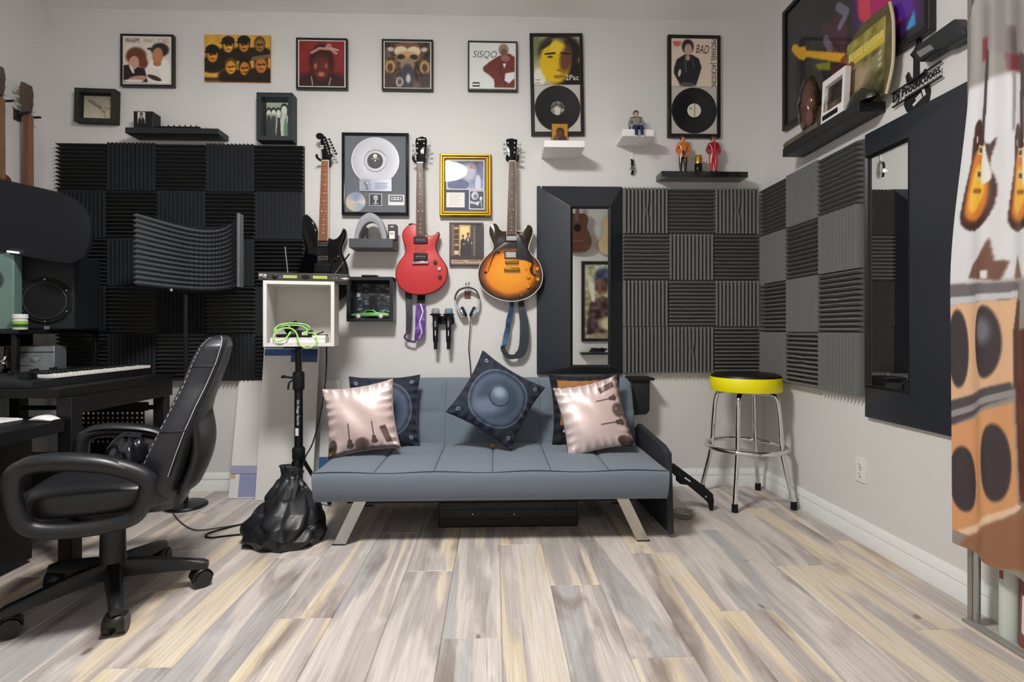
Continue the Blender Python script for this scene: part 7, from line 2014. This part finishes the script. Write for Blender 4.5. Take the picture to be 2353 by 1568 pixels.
ang_ = math.atan2(a1[1] - a0[1], a1[0] - a0[0]); Lw = math.hypot(a1[0] - a0[0], a1[1] - a0[1])
cm = ((a0[0] + a1[0]) / 2, (a0[1] + a1[1]) / 2)
text('DJ Productions', Lw * .97, .046, (cm[0], -.014, cm[1]), t, SGN, rot=ang_, ext=.002, shear=.2)
nx, nz = -math.sin(ang_), math.cos(ang_)
for o_ in (-.030, .030):
    MB().hexa([(a0[0] + nx * (o_ - .0028), -.018, a0[1] + nz * (o_ - .0028)), (a1[0] + nx * (o_ - .0028), -.018, a1[1] + nz * (o_ - .0028)), (a0[0] + nx * (o_ - .0028), -.008, a0[1] + nz * (o_ - .0028)), (a1[0] + nx * (o_ - .0028), -.008, a1[1] + nz * (o_ - .0028)),
               (a0[0] + nx * (o_ + .0028), -.018, a0[1] + nz * (o_ + .0028)), (a1[0] + nx * (o_ + .0028), -.018, a1[1] + nz * (o_ + .0028)), (a0[0] + nx * (o_ + .0028), -.008, a0[1] + nz * (o_ + .0028)), (a1[0] + nx * (o_ + .0028), -.008, a1[1] + nz * (o_ + .0028))]).build('sign_bar', SGN, t)
WPT = M('sign_cutout', (214, 212, 208), .8)
for px, py, w_, h_, r_ in ((2108, 232, .05, .012, .4), (2110, 222, .03, .01, .4), (2122, 210, .012, .04, .3)):
    q = sg(px, py); MB().box(-w_ / 2, -.0112, -h_ / 2, w_ / 2, -.0098, h_ / 2).build('sign_cutout', WPT, t, (q[0], 0, q[1]), rot=(0, -r_, 0))
# black pouch on a wall bracket
p = rw(2160, 95, .06); k0 = p
t = thing('wall_pouch', 'black pouch with a clear label window hung high on the right wall', 'pouch', (RX, p.y, p.z), -PI / 2)
def pk(px, py, d=.06):
    v = rw(px, py, d); return (-(v.y - k0.y), v.z - k0.z)
pg = [(2098, 124), (2106, 140), (2112, 142), (2160, 112), (2168, 112), (2219, 84), (2220, 72), (2208, 62), (2190, 44), (2112, 100)]
MB().prism([pk(*q) for q in pg], -.002, -.06, bev=.008).build('pouch_body', M('pouch_nylon', (34, 37, 40), .45, var=.3, vs=12, bump=.4, bs=40), t)
MB().prism([pk(*q) for q in ((2107, 120), (2139, 102), (2148, 112), (2116, 132))], -.06, -.0625).build('label_window', M('window_grey', (120, 124, 124), .3), t)
MB().prism([pk(*q, .03) for q in ((2204, 60), (2214, 54), (2219, 68), (2210, 74))], -.002, -.03).build('clear_corner', M('window_grey', (120, 124, 124), .3), t)

# ================================================================ printed banner on a stand
BX = 1.62
y0, y1 = -1.60, -2.06
bn = thing('printed_banner', 'hanging fabric banner printed with sunburst guitars and tan amplifiers', 'banner', (BX, y0, 0), -PI / 2)
BW_, zb0, zb1 = -(y1 - y0), .22, 2.30
NP_H = 520; NP_W = 130
P = Pic(NP_W, NP_H, (206, 206, 208))
ZT = lambda py, X=BX: onX(2270, py, X)
def bu(px, py):                            # print coordinates measured on the cloth
    v = onX(px, py, BX); return ((-(v.y - y0)) / BW_, 1 - (v.z - zb0) / (zb1 - zb0))
def bp(pts):
    return [bu(*q) for q in pts]
P.grad((150, 146, 144), (150, 140, 130)); P.rect(0, bu(2250, 200)[1], 1, bu(2250, 650)[1], (216, 216, 218), 1, 8)
P.poly(bp([(2245, 30), (2300, 0), (2353, 0), (2400, 60), (2400, 140), (2290, 130), (2260, 120), (2245, 140)]), (140, 134, 130), 5)
P.poly(bp([(2235, 110), (2262, 100), (2262, 150), (2235, 160)]), (134, 64, 64), 3).poly(bp([(2300, 125), (2400, 130), (2400, 170), (2305, 168)]), (112, 52, 56), 3).poly(bp([(2304, 66), (2330, 66), (2338, 130), (2304, 125)]), (100, 88, 86), 3)
for i in range(6):
    P.poly(bp([(2320 - 3 + i * 0, 170), (2330, 170), (2326, 300), (2318, 300)]), (150, 144, 146), 2, .4)
def bguitar(P, dx):
    q = lambda l: bp([(v.x + dx, v.y) for v in bez([(x, y, 0) for x, y in l], 4, True)] if len(l) > 4 else [(x + dx, y) for x, y in l])
    P.poly(q([(2254, 120), (2268, 130), (2262, 330), (2248, 330)]), (82, 66, 66), 1)
    P.poly(q([(2224, 300), (2246, 288), (2264, 330), (2278, 335), (2290, 322), (2280, 380), (2292, 420), (2290, 470), (2272, 515), (2240, 532), (2214, 525), (2206, 500), (2212, 440), (2220, 380)]), (72, 44, 40), 1)
    P.poly(q([(2230, 360), (2262, 360), (2278, 400), (2278, 460), (2262, 500), (2236, 510), (2216, 500), (2216, 460)]), (214, 130, 50), 6).poly(q([(2236, 390), (2262, 390), (2268, 450), (2240, 490), (2222, 480), (2226, 430)]), (244, 190, 70), 6)
    P.poly(q([(2262, 336), (2272, 356), (2284, 405), (2272, 424), (2258, 415)]), (226, 222, 210), 1)
    for yy in (342, 395):
        P.poly(q([(2240, yy), (2262, yy), (2260, yy + 20), (2238, yy + 20)]), (226, 206, 150), 0).poly(q([(2243, yy + 4), (2259, yy + 4), (2258, yy + 16), (2242, yy + 16)]), (120, 80, 50), 0)
    P.poly(q([(2230, 438), (2264, 436), (2262, 447), (2232, 448)]), (160, 100, 40), 1)
    P.line([bu(2232 + dx, 325), bu(2233 + dx, 335)], .006, (230, 226, 220))
bguitar(P, 0); bguitar(P, 105)
P.poly(bp([(2228, 640), (2240, 610), (2262, 590), (2284, 545), (2292, 600), (2316, 598), (2300, 645)]), (116, 82, 66), 2).poly(bp([(2268, 622), (2282, 620), (2282, 640), (2266, 640)]), (220, 216, 210), 1).poly(bp([(2325, 640), (2338, 585), (2360, 640)]), (130, 100, 82), 2)
def amp(P, dx, dy, w=1.0):
    q = lambda l: bp([(2190 + (x - 2190) * w + dx, y + dy) for x, y in l])
    return q
tan = (220, 178, 140)
P.poly(bp([(2185, 655), (2345, 648), (2345, 690), (2185, 700)]), (112, 106, 106), 1).poly(bp([(2192, 685), (2338, 668), (2338, 684), (2192, 702)]), (196, 196, 198), 1)
P.poly(bp([(2185, 702), (2334, 686), (2320, 770), (2322, 880), (2185, 925)]), tan, 1)
P.poly(bp([(2185, 925), (2316, 878), (2320, 910), (2185, 985)]), (84, 78, 80), 2).line([bu(2190, 955), bu(2315, 905)], .02, (150, 144, 148))
P.poly(bp([(2185, 985), (2320, 925), (2330, 1170), (2215, 1245), (2185, 1243)]), (214, 156, 108), 2)
P.poly(bp([(2200, 1243), (2330, 1165), (2345, 1170), (2230, 1262)]), (232, 200, 170), 1).poly(bp([(2215, 1256), (2345, 1175), (2430, 1180), (2430, 1330), (2190, 1330)]), (150, 108, 80), 3)
P.poly(bp([(2334, 690), (2350, 690), (2338, 780), (2340, 880), (2320, 900), (2320, 770)]), (80, 64, 62), 1).poly(bp([(2330, 760), (2420, 750), (2420, 1160), (2336, 1160), (2325, 930)]), (96, 56, 48), 2)
for c_, rx_, ry_ in (((2206, 802), 20, 90), ((2274, 786), 28, 84), ((2212, 1110), 26, 80), ((2290, 1068), 26, 92)):
    l = bu(*c_); e = bu(c_[0] + rx_, c_[1]); f_ = bu(c_[0], c_[1] + ry_)
    P.ell(l[0], l[1], abs(e[0] - l[0]), abs(f_[1] - l[1]), (66, 58, 60), soft=.12)
P.ell(bu(2270, 760)[0], bu(2270, 760)[1], .05, .02, (112, 112, 120), soft=.8)
def cloth(u, v):
    z = zb0 + (zb1 - zb0) * v
    sw = .010 * math.sin(16 * u + 2 * v) * (1 - .4 * v)
    k = min(1, max(0, (z - 1.15) / .85)); k = k * k * (3 - 2 * k)
    x = u * BW_ + .092 * k * max(0, 1 - u * 1.4) ** 2
    z -= .24 * max(0, (v - .86) / .14) ** 1.5 * max(0, 1 - u * 2.2) ** 1.3
    z += .05 * (1 - v) ** 10 * (1 - u)
    return (x, sw - .03 * v * (1 - u) - .008 * math.sin(23 * u + 1), z)
P.build('cloth', bn, cloth, vcmat('print_cloth_sheen', .5, .35))
MB().tube([(-.01, -.015, zb1 + .012), (BW_ + .02, -.015, zb1 + .012)], .012, 10).build('top_rod', STEEL, bn)
sd = thing('banner_stand', 'brushed steel banner stand with grey foot rail by the right wall', 'stand', (1.665, -1.64, 0), -PI / 2)
ALU = M('stand_aluminium', (168, 170, 166), .35, .8)
MB().tube([(0, 0, 0), (0, 0, 2.36)], .011, 12).build('pole', STEEL, sd)
MB().box(-.03, -.006, 0, -.012, .01, 2.33).build('side_rail', ALU, sd)
MB().box(-.03, -.028, 0, .50, .004, .010).build('foot_rail', M('rail_grey', (150, 150, 144), .45, .3), sd, bevel=.003)
MB().tube([(.46, 0, 0), (.46, 0, 2.36)], .011, 12).build('pole', STEEL, sd)
MB().tube([(0, 0, 2.35), (.46, 0, 2.35)], .009, 10).build('crossbar', STEEL, sd)
MB().tube([(.2, 0, 2.35), (.2, -.045, 2.33)], .005, 8).build('hook_arm', STEEL, sd) 
# boards behind the banner foot
t = thing('grip_board', 'grey green deck board with white shapes standing behind the banner', 'board', (1.735, -1.665, .0), rot=(R(-1.5), 0, -PI / 2))
MB().prism([(-.005, 0), (.075, 0), (.075, .62), (.06, .7), (.01, .7), (-.005, .62)], .0, -.012, bev=.003).build('deck', M('deck_grey', (112, 116, 104), .6, var=.1), t)
MB().prism([(.025, .06), (.062, .05), (.066, .42), (.03, .44)], -.012, -.0135).build('white_shape', M('deck_white', (216, 224, 214), .5), t)
MB().prism([(.02, .005), (.06, .005), (.06, .035), (.02, .04)], -.012, -.0135).build('white_foot', M('deck_white', (216, 224, 214), .5), t)
t = thing('paper_roll', 'pale rolled tube standing behind the banner foot', 'roll', (1.698, -1.725, .0), -PI / 2)
MB().lathe([(0, 0), (.028, 0), (.028, .5), (.0, .5)], n=24).build('tube', M('roll_pale', (206, 214, 206), .6), t)
MB().box(-.008, -.0295, .2, .004, -.027, .27).build('red_mark', M('mark_rust', (150, 84, 70), .5), t)
t = thing('letter_board', 'rust red board with large white lettering behind the banner', 'board', (1.70, -1.762, .0), rot=(R(-1.5), 0, -PI / 2))
MB().box(0, -.012, 0, .24, 0, .5).build('panel', M('panel_rust', (140, 82, 74), .55), t, bevel=.002)
MB().prism([(.01, .05), (.05, .02), (.13, .0), (.13, .10), (.06, .12), (.01, .17)], -.012, -.0135).build('white_shape', M('deck_white', (216, 224, 214), .5), t)
text('N', .13, .17, (.085, -.0128, .26), t, M('deck_white', (216, 224, 214), .5), ext=.0008)
